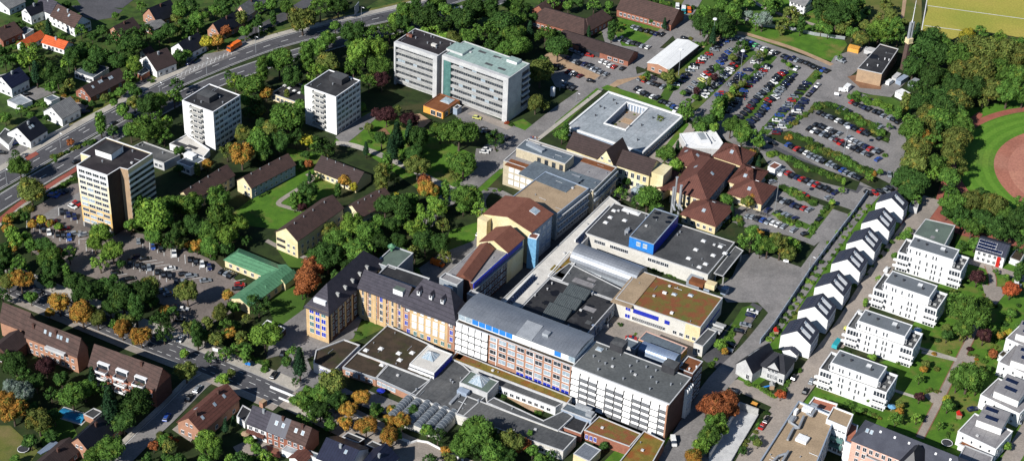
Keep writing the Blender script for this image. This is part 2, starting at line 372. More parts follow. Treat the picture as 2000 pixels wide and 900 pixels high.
def pitched(name,label,cat,pts,h,r,axis,wall,roof,oh=.4,hip=0.0,group=None,b=None,z0=0.0,wallpart=True,cat_root=True,chim=(),sky=()):
    """pitched roof on a rectangle. axis 'u': ridge parallel to side 0, 'v': ridge across it. hip: hip inset in metres"""
    b=Bld(name,label,cat,pts,h,wall if wallpart else None,None,par=0,group=group,z0=z0) if b is None else b
    P=b.L; u=(P[1]-P[0]); v=(P[3]-P[0])
    if axis=='u': s0,S,T=P[0],u,v
    else: s0,S,T=P[1],v,-u
    ls,lt=S.length,T.length; S=S/ls; T=T/lt; H=h-z0; RH=r-z0
    def q(s,t,z): p=s0+S*s+T*t; return (p.x,p.y,z)
    sl=(r-h)/(lt/2); th=.22
    m=MB(); ez=H-oh*sl
    for side in (0,1):
        def qq(s,t,z): return q(s,t if side==0 else lt-t,z)
        a=[qq(-oh,-oh,ez),qq(ls+oh,-oh,ez),qq(ls+oh-(hip+oh if hip else 0),lt/2,RH),qq(-oh+(hip+oh if hip else 0),lt/2,RH)]
        bb=[(x,y,z+th) for x,y,z in a]
        if side==0: m.hexa(a,bb)
        else: m.hexa([a[1],a[0],a[3],a[2]],[bb[1],bb[0],bb[3],bb[2]])
    if hip:
        for e in (0,1):
            def qq(s,t,z): return q(s if e==0 else ls-s,t,z)
            a=[qq(-oh,lt+oh,ez),qq(-oh,-oh,ez),qq(hip,lt/2,RH)]
            if e: a=[a[1],a[0],a[2]]
            bb=[(x,y,z+th) for x,y,z in a]
            m.poly(bb); m.poly([a[0],a[1],bb[1],bb[0]])
    elif wallpart and wall:
        for s in (0,ls):
            g=MB()
            pts3=[q(s,0,H-.01),q(s,lt,H-.01),q(s,lt/2,RH-.01)]
            g.poly(pts3 if s else pts3[::-1])
            g.build('gable_wall',wall,b.root)
    ro=m.build('roof',roof,b.root); b.roof=ro
    def on_slope(s,t): # s along 0..1, t across 0..1
        tt=t*lt; z=H+(tt if tt<lt/2 else lt-tt)*sl+th; return q(s*ls,tt,z)
    b.on=on_slope; b.slope=sl; b.dirS=S; b.dirT=T
    ang=math.atan2(S.y,S.x)
    for (s,t) in chim:
        x,y,z=on_slope(s,t); c=MB(); c.box(-.45,.45,-.35,.35,-.8,1.3,0); c.box(-.52,.52,-.42,.42,1.3,1.42,0); c.tube((0,0,1.4),(0,0,1.7),.14)
        c.build('chimney','brick_dark' if wall!='white_render' else 'grey_metal',ro,(x,y,z),ang)
    for (s,t) in sky:
        slope_item(b,'roof_window',s,t,.9,1.3,'glass_pale')
    return b
def slope_item(b,name,s,t,w,l,m,fr='grey_metal',d=.12):
    x,y,z=b.on(s,t); a=math.atan(b.slope)*(1 if t<.5 else -1)
    S,T=b.dirS,b.dirT; c=MB(); c.box(-w/2-.1,w/2+.1,-l/2-.1,l/2+.1,.0,d,0); c.box(-w/2,w/2,-l/2,l/2,d,d+.03,1)
    o=c.build(name,[fr,m],b.roof); o.rotation_mode='XYZ'
    X=Vector((S.x,S.y,0)); Y=Vector((T.x*math.cos(a),T.y*math.cos(a),math.sin(a))); Z=X.cross(Y)
    o.matrix_basis=Matrix.Translation(Vector((x,y,z)))@Matrix((X,Y,Z)).transposed().to_4x4()
    return o
# ---------------------------------------------------------------- ground sheets
ZL=[0.0]
GROUND=[]
def zz_(z):
    ZL[0]+=1; return z*3+ZL[0]*.0003
def sheet(name,pts,m,z,label=None,world=False):
    if name!='ground': z=zz_(z)
    P=[p if world else U(*p,z) for p in pts]
    mb=MB(); mb.poly([(p[0],p[1],z) for p in P])
    o=mb.build(name,m); o['kind']='structure'
    # fix orientation
    if o.data.polygons[0].normal.z<0: o.data.flip_normals()
    return o
def smooth(pts,n=6):
    out=[]
    for i in range(len(pts)-1):
        p0=pts[max(i-1,0)];p1=pts[i];p2=pts[i+1];p3=pts[min(i+2,len(pts)-1)]
        for k in range(n):
            t=k/n; out.append(.5*((2*p1)+(-p0+p2)*t+(2*p0-5*p1+4*p2-p3)*t*t+(-p0+3*p1-3*p2+p3)*t**3))
    out.append(pts[-1]); return out
def line(pts,z=0): return smooth([U(*p,z).to_2d() for p in pts])
def offs(L,d):
    out=[]
    for i,p in enumerate(L):
        a=L[max(i-1,0)]; b=L[min(i+1,len(L)-1)]; t=(b-a).normalized(); out.append(p+Vector((-t.y,t.x))*d)
    return out
def ribbon(name,L,w,m,z,hgt=0,off=0.,kind='structure'):
    z=zz_(z); a=offs(L,off+w/2); b=offs(L,off-w/2); mb=MB()
    for i in range(len(L)-1):
        if hgt: mb.hexa([(*b[i],z),(*b[i+1],z),(*a[i+1],z),(*a[i],z)],[(*b[i],z+hgt),(*b[i+1],z+hgt),(*a[i+1],z+hgt),(*a[i],z+hgt)])
        else: mb.poly([(*b[i],z),(*b[i+1],z),(*a[i+1],z),(*a[i],z)])
    o=mb.build(name,m)
    if kind: o['kind']=kind
    return o
def dashes(name,L,off,z,dl=3,gap=4,w=.18):
    z=zz_(z); L=offs(L,off); mb=MB(); acc=0; 
    for i in range(len(L)-1):
        a,b=L[i],L[i+1]; l=(b-a).length; t=(b-a)/l; n=Vector((-t.y,t.x))*w/2; x=0
        while x<l:
            ph=(acc+x)%(dl+gap)
            if ph<dl:
                e=min(l,x+dl-ph); p=a+t*x; q=a+t*e; mb.poly([(*(p-n),z),(*(q-n),z),(*(q+n),z),(*(p+n),z)]); x=e+.001
            else: x+=dl+gap-ph+.001
        acc+=l
    o=mb.build(name,'paint_white'); o['kind']='structure'; return o
# ---------------------------------------------------------------- ground
def wsheet(name,x0,x1,y0,y1,m,z): return sheet(name,[(x0,y0),(x1,y0),(x1,y1),(x0,y1)],m,z,world=True)
wsheet('ground',-2500,2500,-500,4500,'undergrowth',0)
def S(name,m,z,*pts): return sheet(name,pts,m,z)
# lawns
S('lawn','grass_bright',.02,(690,225),(740,215),(830,250),(900,290),(990,330),(930,390),(860,400),(760,330),(700,290),(650,280))
S('lawn','grass_bright',.02,(560,290),(640,300),(660,380),(600,420),(560,450),(480,440),(440,470),(400,460),(500,380),(560,330))
S('lawn','grass',.021,(530,470),(600,480),(620,520),(585,620),(540,640),(520,590),(560,560),(570,530))
S('lawn','grass_bright',.02,(880,450),(945,430),(930,480),(900,500),(860,490))
S('lawn','grass_bright',.02,(1000,240),(1022,232),(1045,248),(1020,262))
S('lawn','grass_bright',.02,(1085,215),(1110,205),(1160,170),(1170,180),(1100,245),(1070,262))
S('lawn','grass_bright',.022,(1175,172),(1190,168),(1350,222),(1338,240),(1300,232))
S('lawn','grass_bright',.02,(1170,45),(1210,35),(1310,62),(1270,100),(1215,90),(1170,65))
S('lawn','grass_bright',.02,(1430,50),(1480,48),(1560,62),(1650,80),(1655,88),(1630,122),(1530,92),(1440,70))
S('lawn','grass_bright',.02,(1480,-30),(1700,-30),(1700,30),(1650,60),(1600,68),(1500,40),(1460,20))
S('lawn','grass',.021,(1290,-30),(1490,-30),(1490,30),(1440,40),(1330,20))
S('lawn','grass_dry',.021,(1690,0),(1800,-30),(1800,60),(1760,80),(1700,60))
S('lawn','grass',.02,(1650,170),(1720,180),(1780,210),(1780,240),(1700,205))
S('lawn','grass_bright',.02,(1640,400),(1760,370),(1780,410),(1560,690),(1470,760),(1440,740),(1500,640),(1560,550),(1600,480))
S('lawn','grass_bright',.02,(1850,530),(1880,420),(2060,470),(2060,950),(1740,950),(1560,800),(1600,745),(1740,700))
S('lawn','garden_grass',.02,(-30,-30),(640,-30),(560,60),(400,110),(250,180),(100,265),(-30,320))
S('lawn','garden_grass',.02,(690,30),(740,0),(960,-40),(1100,-40),(1040,20),(960,60),(800,30))
S('lawn','grass_dry',.02,(-30,830),(20,830),(75,880),(40,930),(-30,930))
S('lawn','grass',.02,(60,800),(130,800),(160,870),(90,890))
S('lawn','grass_dry',.02,(335,728),(350,735),(372,715),(362,705))
S('lawn','grass_bright',.021,(1250,868),(1310,840),(1330,860),(1300,910),(1170,910),(1200,880))
S('lawn','grass_bright',.021,(1245,650),(1260,640),(1230,670),(1215,690))
S('lawn','grass',.02,(680,640),(720,622),(750,640),(700,665),(672,668))
# sports ground
S('playing_field','hay_field',.03,(1806,-60),(2100,-60),(2100,100),(2000,75),(1900,58),(1830,92),(1790,80),(1812,20))
for a,b in (((1812,12),(2060,46)),((1814,-20),(1800,60)),((1806,51),(1890,62))): ribbon('field_line',line([a,b]),.5,'paint_white',.05)
S('sand_strip','sand',.04,(1768,-40),(1776,-40),(1768,20),(1762,58),(1757,58),(1761,20))
pa,pb,pc=[U(*p).to_2d() for p in ((1941,325),(2001,261),(1989,394))]
def circ(a,b,c):
    d=2*(a.x*(b.y-c.y)+b.x*(c.y-a.y)+c.x*(a.y-b.y)); A,B,C_=a.length_squared,b.length_squared,c.length_squared
    return Vector(((A*(b.y-c.y)+B*(c.y-a.y)+C_*(a.y-b.y))/d,(A*(c.x-b.x)+B*(a.x-c.x)+C_*(b.x-a.x))/d))
cc=circ(pa,pb,pc); rr=(pa-cc).length
def disc(name,r,m,z): return sheet(name,[(cc.x+r*math.cos(t*math.pi/48),cc.y+r*math.sin(t*math.pi/48)) for t in range(96)],m,z,world=True)
S('sports_lawn','track_grass',.02,(1880,215),(2060,180),(2060,480),(1900,470),(1840,420),(1850,330),(1870,270))
disc('red_running_path',rr+20.5,'red_path',.03); disc('track_lawn',rr+16.5,'track_grass',.045); [disc('mowing_band',rr+15.5-i*2.6,'track_grass_pale' if i%2==0 else 'track_grass',.046+i*.0005) for i in range(6)]; disc('clay_area',rr,'clay',.06); [disc('clay_band',rr*(.86-.16*i),'clay_pale' if i%2==0 else 'clay',.061+i*.0005) for i in range(5)]
S('red_path','red_path',.05,(1826,395),(1845,335),(1862,285),(1888,236),(1912,218),(1920,224),(1893,262),(1874,300),(1855,345),(1838,395),(1842,420),(1870,440),(1905,452),(2050,480),(2050,500),(1960,478),(1880,460),(1830,440),(1795,430),(1760,440),(1752,432),(1800,412))
S('red_path','red_path',.035,(1890,338),(1902,362),(1910,362),(1897,336))
# main dual carriageway
UP=line([(-40,376),(50,325),(110,290),(180,250),(250,212),(320,172),(400,137),(470,109),(550,82),(660,54),(800,22),(900,-8),(960,-34)],.06)
LO=line([(-60,434),(40,372),(90,342),(150,307),(210,270),(280,230),(350,193),(430,157),(520,125),(620,95),(720,68),(820,45),(950,8),(1000,-14)],.06)
ribbon('main_road',UP,10.4,'asphalt_dark',.06); ribbon('main_road',LO,9.4,'asphalt_dark',.06)
for L in (UP,LO):
    dashes('lane_markings',L,0,.075,4,6,.28)
    for o in (-4.4,4.4): ribbon('edge_line',L,.2,'paint_white',.07,off=o)
dashes('lane_markings',UP[:40],2.6,.075,4,6,.28)
ribbon('pavement',UP,3.4,'paving_light',.02,.12,off=7.3); ribbon('verge',UP,2.2,'grass_dry',.03,off=10.1)
ribbon('kerb',UP,.3,'kerb_stone',.02,.16,off=5.4); ribbon('kerb',UP,.3,'kerb_stone',.02,.16,off=-5.4); ribbon('kerb',LO,.3,'kerb_stone',.02,.16,off=4.9); ribbon('kerb',LO,.3,'kerb_stone',.02,.16,off=-4.9)
ribbon('cycle_path',line([(-20,448),(40,398),(75,378),(110,355),(140,337),(168,318)]),2.6,'bike_red',.09)
ribbon('pavement',line([(-20,456),(40,406),(110,362),(140,344)]),1.8,'paving_light',.085)
S('cycle_crossing','bike_red',.09,(48,306),(70,296),(76,301),(54,314))
S('side_street','asphalt',.05,(-20,262),(20,285),(60,300),(40,330),(-20,350))
S('forecourt','asphalt_dark',.05,(290,148),(312,165),(262,196),(235,190),(262,165))
S('hatched_parking','asphalt',.064,(345,148),(400,106),(448,98),(470,104),(400,132),(330,165))
for i in range(14):
    x=345+i*8.2; y=155-i*3.6; ribbon('bay_line',line([(x,y),(x+3,y-10)]),.2,'paint_white',.075)
ribbon('side_road',line([(462,92),(500,62),(560,30),(600,5),(640,-20)]),7,'asphalt_dark',.055)
S('garden_yard','asphalt_dark',.04,(140,12),(190,8),(240,20),(225,34),(190,40),(165,34))
S('garden_yard','asphalt',.04,(35,190),(66,168),(112,180),(70,196)); S('patio','paving_tan',.04,(118,188),(175,205),(165,215),(125,200))
S('driveway','asphalt',.04,(0,275),(30,285),(52,282),(60,300),(40,330),(-20,320))
S('shared_drive','asphalt_dark',.045,(130,-30),(300,-30),(240,16),(160,14))
# street bottom left
ST=line([(-60,520),(0,548),(70,578),(160,614),(260,655),(350,690),(430,722),(500,752),(560,778)],.06)
ribbon('street',ST,9.5,'asphalt_dark',.06); dashes('lane_markings',ST,2.9,.075,2,2,.22); dashes('lane_markings',ST,-2.9,.075,2,2,.22); dashes('lane_markings',ST,0,.075,3,6,.2)
ribbon('pavement',ST,5.6,'paving_light',.02,.12,off=7.6); ribbon('pavement',ST,3,'paving_tan',.02,.12,off=-6.5)
ribbon('kerb',ST,.3,'kerb_stone',.02,.17,off=4.75); ribbon('kerb',ST,.3,'kerb_stone',.02,.17,off=-4.85)
SD=line([(405,738),(385,752),(330,808),(280,855),(215,920)],.055); ribbon('side_street',SD,7.5,'asphalt',.055)
ribbon('pavement',SD,2,'paving_light',.02,.11,off=-4.9); ribbon('edge_line',SD,.18,'paint_white',.07,off=-3.4)
S('driveway','paving_tan',.04,(240,838),(262,830),(300,845),(278,868))
# left car parks
S('car_park','asphalt_brown',.04,(60,410),(140,360),(165,355),(250,452),(310,462),(420,510),(475,560),(470,600),(400,640),(395,720),(340,690),(330,600),(240,560),(110,520),(60,490))
ribbon('service_lane',line([(70,440),(110,415),(165,380),(200,360)]),6,'asphalt',.046)
def seg(ox,oy,sc,s,w=.22):
    for t in s.split():
        a=[float(v) for v in t.split(',')]; ribbon('bay_line',[U(ox+a[0]/sc,oy+a[1]/sc).to_2d(),U(ox+a[2]/sc,oy+a[3]/sc).to_2d()],w,'paint_white',.07)
seg(180,440,4.09,'405,145,405,185 458,138,460,200 520,190,522,225 573,205,575,248 628,200,632,265 688,262,690,290 740,238,745,310 803,300,805,330 858,310,860,355 915,330,918,375 330,300,330,355 382,345,382,375 434,360,435,390 488,358,488,415 540,390,542,435 593,418,595,455 400,295,520,280 450,315,570,295 500,332,620,315 600,372,720,355 620,355,700,345 800,430,880,418 180,402,280,390 610,683,760,745 1110,435,1160,390 1130,452,1225,432')
seg(20,370,6.925,'225,420,225,535 317,520,317,570 400,480,402,600 490,520,492,570 580,545,582,665 672,650,674,705 760,610,762,720 930,680,932,750 1025,710,1030,840 655,255,657,360 738,310,740,400 822,370,824,430 905,410,907,465 300,432,420,435 400,480,520,478 580,545,770,540 690,570,790,565 930,680,1040,670 1110,820,1112,870')
# hospital forecourt
S('forecourt','asphalt',.045,(500,770),(560,700),(595,640),(640,600),(760,500),(690,660),(600,700),(608,720),(650,745),(700,770),(640,770),(590,790),(540,790))
S('forecourt','asphalt',.044,(530,650),(600,598),(606,640),(560,690),(520,700))
S('plaza','paving_tan',.05,(510,775),(545,755),(620,775),(700,800),(800,850),(880,880),(950,910),(780,930),(700,870),(600,820))
S('plaza','paving_light',.055,(560,795),(620,790),(660,810),(640,830),(590,815))
S('courtyard_paving','asphalt',.05,(720,762),(790,790),(760,810),(700,790))
# park paths
ribbon('path',line([(655,280),(690,285),(740,302),(790,325),(840,350),(900,378)]),3.6,'paving_light',.05)
ribbon('path',line([(600,340),(610,350),(590,365),(545,395),(560,405),(590,412)]),2.2,'paving_tan',.05)
ribbon('path',line([(520,470),(560,490),(600,505),(640,520)]),2.2,'paving_tan',.05)
S('service_yard','asphalt',.045,(655,268),(700,232),(735,214),(745,222),(700,262),(672,284))
S('sand_play','sand',.05,(786,225),(820,222),(842,236),(826,250),(800,244)); S('soil_bed','soil',.05,(735,255),(752,250),(762,262),(742,270))
S('van_yard','asphalt',.046,(815,525),(860,495),(925,470),(940,440),(950,420),(980,400),(960,470),(900,530),(850,560))
# central road and lots
ribbon('hospital_road',line([(820,445),(860,400),(905,372),(960,325),(1040,262),(1100,215),(1190,152),(1240,118),(1290,75),(1335,30),(1360,-10)]),8.5,'asphalt',.05)
ribbon('pavement',line([(975,330),(1052,272),(1112,225),(1172,178)]),2,'paving_light',.07)
S('hospital_lot','asphalt',.045,(880,215),(910,205),(1000,245),(1045,262),(1000,300),(945,285),(985,265),(900,238))
S('terrace','paving_tan',.06,(912,222),(925,217),(1005,246),(990,254))
S('hospital_lot','asphalt',.045,(930,290),(965,290),(975,305),(940,330),(925,320))
S('gravel_lot','sand',.045,(1062,108),(1080,100),(1250,150),(1190,175),(1130,170))
S('hospital_lot','asphalt',.047,(1070,140),(1110,135),(1170,165),(1150,180),(1085,170)); S('hospital_lot','asphalt',.047,(1120,105),(1240,125),(1245,150),(1195,158),(1110,120))
S('hospital_lot','asphalt',.044,(1165,30),(1180,28),(1215,90),(1300,95),(1260,135),(1190,110)); S('yard','asphalt',.044,(1310,62),(1330,30),(1390,60),(1370,90),(1320,80))
ribbon('path',line([(1000,388),(960,372),(940,390),(945,420)]),4,'asphalt',.05)
# large car park
S('car_park','asphalt',.04,(1190,160),(1262,140),(1300,160),(1345,130),(1425,68),(1450,68),(1560,106),(1625,128),(1632,150),(1560,222),(1485,290),(1440,285),(1400,265),(1345,232),(1262,206))
S('car_park','asphalt',.04,(1600,150),(1640,165),(1700,190),(1775,235),(1765,310),(1745,380),(1690,385),(1640,360),(1490,292),(1500,268),(1580,200))
S('car_park','asphalt',.04,(1480,290),(1690,372),(1640,440),(1590,480),(1540,460),(1440,440),(1430,415),(1520,350))
ribbon('perimeter_road',line([(1440,262),(1490,284),(1600,335),(1690,374),(1755,368)]),7,'asphalt_dark',.052)
ribbon('perimeter_road',line([(1630,150),(1590,205),(1540,250),(1490,288)]),6.5,'asphalt',.053)
RR=line([(1705,372),(1672,408),(1632,462),(1590,520),(1530,605),(1470,680),(1405,745),(1362,810),(1305,905)]); ribbon('service_road',RR,8.5,'asphalt',.055)
S('delivery_yard','asphalt',.05,(1430,540),(1447,498),(1480,492),(1560,520),(1580,530),(1515,625),(1480,590),(1420,590),(1400,560))
S('delivery_yard','asphalt_dark',.05,(1370,700),(1420,640),(1470,590),(1490,600),(1440,670),(1425,700),(1400,720)); S('delivery_yard','paving_tan',.048,(1200,650),(1240,600),(1350,640),(1380,690),(1340,700),(1240,680))
ribbon('sand_path',line([(1310,108),(1350,112),(1400,78),(1440,65),(1500,80),(1560,100),(1625,128)]),3,'sand',.06)
ribbon('park_path',line([(1450,-10),(1500,20),(1560,40),(1640,65)]),2.5,'paving_tan',.05)
VG=[((1290,205),(1338,130),(1400,85)),((1350,215),(1470,100)),((1395,235),(1510,110)),((1445,245),(1550,140)),((1490,262),(1600,140))]
for v in VG: ribbon('green_strip',line(v),4.5,'grass',.062,off=0)
S('green_verge','grass',.062,(1310,150),(1345,118),(1365,110),(1325,175),(1295,185))
S('green_strip','undergrowth',.062,(1590,205),(1640,205),(1740,260),(1735,280),(1640,240)); S('green_strip','undergrowth',.062,(1495,265),(1540,255),(1740,360),(1715,372)); S('green_strip','undergrowth',.062,(1510,290),(1540,305),(1680,355),(1672,372),(1560,345))
ribbon('green_strip',line([(1530,370),(1660,415)]),4,'undergrowth',.062); ribbon('green_strip',line([(1510,415),(1580,445)]),4,'grass',.062); ribbon('green_strip',line([(1575,465),(1625,400)]),3,'grass',.062)
S('works_yard','asphalt',.05,(1630,110),(1690,90),(1720,100),(1660,150),(1770,160),(1740,190),(1700,185),(1600,160)); S('soil_heap','soil',.06,(1655,150),(1700,140),(1725,155),(1720,175),(1680,172))
S('green_verge','grass',.056,(1415,655),(1450,600),(1466,596),(1476,602),(1442,662),(1424,684),(1402,684)); S('lay_by','asphalt_brown',.058,(1432,660),(1466,605),(1478,610),(1440,672))
S('clinic_court','paving_tan',.045,(1200,340),(1300,300),(1340,330),(1310,380),(1250,400),(1190,380)); S('clinic_court','grass',.046,(1220,345),(1290,310),(1320,330),(1290,360))
S('path','paving_tan',.05,(1262,303),(1345,240),(1360,250),(1320,300),(1290,320)); S('path','asphalt',.05,(1400,400),(1450,410),(1450,440),(1420,430))
# residential street, right
RS=line([(1822,388),(1775,452),(1712,540),(1650,640),(1590,720),(1530,800),(1480,870),(1450,925)]); ribbon('residential_street',RS,8.4,'paving_tan',.055)
S('residential_street','paving_tan',.05,(1412,750),(1440,740),(1530,775),(1520,800)); ribbon('residential_street',line([(1840,500),(1900,512),(2010,548)]),4.5,'paving_tan',.05)
PK=line([(1930,520),(1938,560),(1905,640),(1870,710),(1830,790),(1796,855)]); ribbon('park_path',PK,3.4,'soil',.05); ribbon('park_path',PK,2.6,'paving_tan',.054)
for a,b in (((1745,762),(1795,778)),((1790,678),(1868,702)),((1800,688),(1868,704)),((1855,602),(1905,630))): ribbon('path',line([a,b]),1.6,'paving_light',.056)
S('round_place','paving_tan',.057,(1803,770),(1822,765),(1842,772),(1836,788),(1820,786)); S('round_place','paving_tan',.057,(1918,555),(1955,560),(1962,575),(1945,595),(1925,580)); S('round_place','paving_tan',.057,(1880,690),(1905,695),(1902,712),(1880,705))
ribbon('residential_street',line([(2020,820),(1985,880),(1960,920)]),6,'paving_tan',.05)
# loading ramp bottom centre-right
S('ramp','light_concrete',.06,(1385,895),(1443,795),(1478,810),(1425,910),(1380,910))
S('yard','asphalt',.052,(1300,880),(1330,850),(1380,800),(1420,790),(1440,800),(1390,900),(1300,910))

S('service_lane','asphalt_dark',.05,(930,590),(1000,480),(1090,430),(1160,370),(1215,392),(1100,520),(985,640))  # paved strip; deep shade between wards and corridor is put into its dark colour
S('yard','paving_tan',.05,(1128,674),(1200,585),(1262,615),(1245,665),(1190,700),(1150,690))
S('patio','paving_tan',.05,(455,872),(500,850),(560,870),(545,890),(470,895)); S('patio','red_path',.051,(520,868),(545,876),(548,892),(528,896))
S('patio','paving_tan',.05,(336,838),(348,828),(385,845),(372,862))

S('lawn','grass_bright',.047,(1174,172),(1186,166),(1250,186),(1353,222),(1342,238),(1326,222),(1182,176))
S('lawn','grass_bright',.047,(1090,248),(1084,240),(1166,172),(1173,176))
S('lawn','grass_bright',.048,(1288,300),(1336,238),(1346,243),(1300,304))
# ---------------------------------------------------------------- buildings
HB='hospital building'
# yellow tower
b=Bld('tower_block','tall yellow and white panel tower with a dark brown side wall beside the main road','tower block',[(149.5,322.5),(209.5,342.5),(234.5,327.5),(250,331),(298,299.5),(207,268),(157,299.5),(175,305)],29,'cream','bitumen_purple',par=.5,parm='white_frame')
b.panel(0,0,1,23.4,29,'white_render'); b.panel(0,0,1,15.6,23.4,mat('cream_pale',(.76,.68,.50),(.72,.64,.45),sc=.3)); b.panel(0,0,1,2.5,10.4,mat('cream_deep',(.66,.44,.17),(.62,.41,.15),sc=.3));
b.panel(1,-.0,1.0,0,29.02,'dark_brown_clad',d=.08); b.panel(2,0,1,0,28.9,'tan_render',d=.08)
b.wins(0,4,10,3.0,2.6,2.9,1.35,mull=2,alt=('glass_pale',.25)); b.panel(0,.0,1,0,2.5,'concrete',d=.1); b.panel(0,.05,.28,.1,2.3,'dark_metal',d=.14,name='entrance')
for k in range(10): b.panel(3,0,1,1.8+k*2.6,3.3+k*2.6,'white_render' if k>6 else 'offwhite',d=.12,name='facade_band')
b.wins(3,4,9,3.6+.0,2.6,4.2,1.05,mull=1,frame='dark_metal')
x=b.item('roof_house',214,300,8,7.5,2.6,'white_render',mt='bitumen_dark'); b.vents([(222,286),(237,299),(200,317),(259,297)]); b.done()
# two white towers
def white_tower(label,pts,ph,bal=6):
    b=Bld('tower_block',label,'tower block',pts,19.4,'white_render','bitumen_dark',par=.4,parm='white_frame',group='white tower blocks')
    b.panel(1,0,1,0,19.3,'light_concrete',d=.05)
    for k in range(6):
        b.panel(1,.01,.99,2.7+k*2.75,3.5+k*2.75,'white_render',d=.1,name='facade_band')
    b.wins(1,6,6,3.7,2.75,2.0,1.35,mull=1,glass='glass',alt=('glass_pale',.12)); b.wins(1,6,1,.7,1,2,1.5)
    b.panel(0,.30,.66,2.2,18.6,'offwhite',d=.04,name='loggia_wall')
    b.wins(0,2,6,2.9,2.65,1.9,1.7,x0=.33,x1=.63)
    for k in range(bal+1):
        m=MB(); a,d,nr,l,an=b.side(0); z=2.2+k*2.65
        m.box(l*.29,l*.66,-1.5,0,z,z+.15); m.box(l*.29,l*.66,-1.5,-1.4,z,z+1.0); m.box(l*.29,l*.295,-1.5,0,z,z+1.); m.box(l*.655,l*.66,-1.5,0,z,z+1.)
        m.build('balcony','concrete',b.root,(a.x,a.y,0),an)
    b.item('roof_house',*ph,7,5.5,2.7,'dark_metal',mt='bitumen'); b.vents([(ph[0]+24,ph[1]-1),(ph[0]+30,ph[1]+9),(ph[0]-12,ph[1]+8)]); return b.done()
white_tower('white tower block with flat black roof behind the yellow tower',[(355.6,196.2),(416.1,219),(473.3,187.3)],(405,193))
white_tower('white tower block standing between the flat annexe and the long grey ward block',[(594.6,168),(656.1,189.7),(706.6,158.2)],(662,158))
b=Bld('annexe','low cream annexe with black flat roof left of the white tower block','annexe',[(528.5,182),(590,204),(630,182),(571,158)],3.6,'cream','bitumen_dark'); b.wins(0,7,1,.9,1,1.6,1.6); b.domes([(556,168),(565,173),(575,178),(585,182)],1.6,1.6,'white_roof'); b.done()
b=Bld('annexe','low dark roofed wing between yellow tower and white tower','annexe',[(248,292),(320,318),(352,302),(280,276)],4,'light_concrete','bitumen',parm='concrete'); b.wins(0,8,1,1,1,1.4,1.5); b.vents([(270,285),(318,300)]); b.done()
b=Bld('annexe','low white annexe with stepped white parapets at the foot of the white tower','annexe',[(345,316),(372,327),(402,310),(376,300)],4.2,'white_render','bitumen_blue',parm='white_render'); b.wins(0,3,1,1,1,1.6,1.6); b.item('roof_house',372,307,5,3,1.6,'white_render'); b.done()
b=Bld('annexe','white pergola framed terrace annexe against the white tower','annexe',[(331,281),(398,306),(410,292),(365,262)],3.2,'white_render','pale_slab',parm='white_render'); b.item('roof_opening',352,283,7,2.4,.3,'dark_metal'); b.item('roof_opening',376,288,5,1.6,.3,'dark_metal'); b.done()
# long grey ward block, two halves
def ward(label,pts,h,n,roof,green=False):
    b=Bld('ward_block',label,'ward block',pts,h,'light_concrete',roof,par=.35,group='long grey ward block')
    fl=6; dz=(h-3.0)/fl; a,d,nr,l,an=b.side(0)
    for k in range(fl+1):
        z=.3+k*dz if k else 0
    for k in range(fl):
        z=1.2+k*dz
        m=MB(); m.box(.8,l-.8,-1.3,0,z+.9,z+1.05,0); m.box(.8,l-.8,-1.3,-1.22,z+.1,z+1.15,1); m.box(.8,l-.8,-1.34,-1.18,z+1.15,z+1.27,0)
        m.build('balcony',['light_concrete','concrete'],b.root,(a.x,a.y,0),an)
        b.panel(0,.02,.98,z+1.1,z+dz-.5,'concrete',d=.03,name='recessed_wall')
        b.wins(0,n,1,z+1.3,1,2.3,1.3,mull=1,frame='concrete',glass='glass',x0=.03,x1=.97,alt=('glass_pale',.12))
    m=MB(); m.box(-.1,.8,-1.7,.1,0,h+.05); m.build('end_fin','light_concrete',b.root,(a.x,a.y,0),an)
    m=MB(); m.box(l-2.2 if not green else l-2.6,l+.1,-1.7,.1,0,h+.05); m.build('end_fin','light_concrete',b.root,(a.x,a.y,0),an)
    b.panel(0,0,1,h-2.0,h+.04,'light_concrete',d=1.72,name='fascia')
    return b
b=ward('left half of the long ward block, with the black roof full of vents',[(773.8,80),(857.3,108.2),(897,84)],22,10,'bitumen_purple'); b.vents([(806,66),(812,76),(835,86),(842,73),(860,86),(852,95),(797,72),(880,88)]); b.item('roof_pipe',800,72,3,1,1.2,'tile_rust'); b.item('plant_box',848,90,2.5,1.6,1,'pale_slab'); b.done()
b=ward('right half of the long ward block, with the pale green roof',[(867.8,105.6),(996.7,151.1),(1027.8,122.2)],22.9,14,'green_membrane',True)
b.panel(0,.02,.13,3,20.8,'glass_green',d=1.5,name='glazed_stair')
for k in range(6): b.panel(1,.62,.97,3.2+k*3.1,5.2+k*3.1,'dark_metal',d=.05,name='loggia'); b.panel(1,.62,.99,2.4+k*3.1,3.3+k*3.1,'light_concrete',d=.9,name='loggia_rail')
b.item('roof_house',897,98,9,8,1.1,'light_concrete',mt='green_membrane'); b.item('roof_house',1004,121,5.5,4,1.3,'white_roof',mt='green_membrane')
for p in ((971,112),(955,126),(980,135),(942,102)): b.item('dark_patch',*p,4,1.6,.06,'bitumen')
b.done()
b=Bld('pavilion','orange walled pavilion with brown planted roof and a square skylight','pavilion',[(827,205.5),(865.5,219.3),(900.4,196.7)],3.6,'orange_wall','sedum_rust',par=.3,parm='tile_rust'); b.wins(0,2,1,.5,1,2.4,2.2,x0=.35,x1=.95); b.domes([(874,197)],5,5,'glass_pale'); b.wins(1,3,1,.6,1,2,2); b.done()
b=Bld('plant_shed','grey box shed beside the orange pavilion','shed',[(885,210),(893,213),(902,207)],3.5,'bluegrey_wall','bitumen'); b.done()
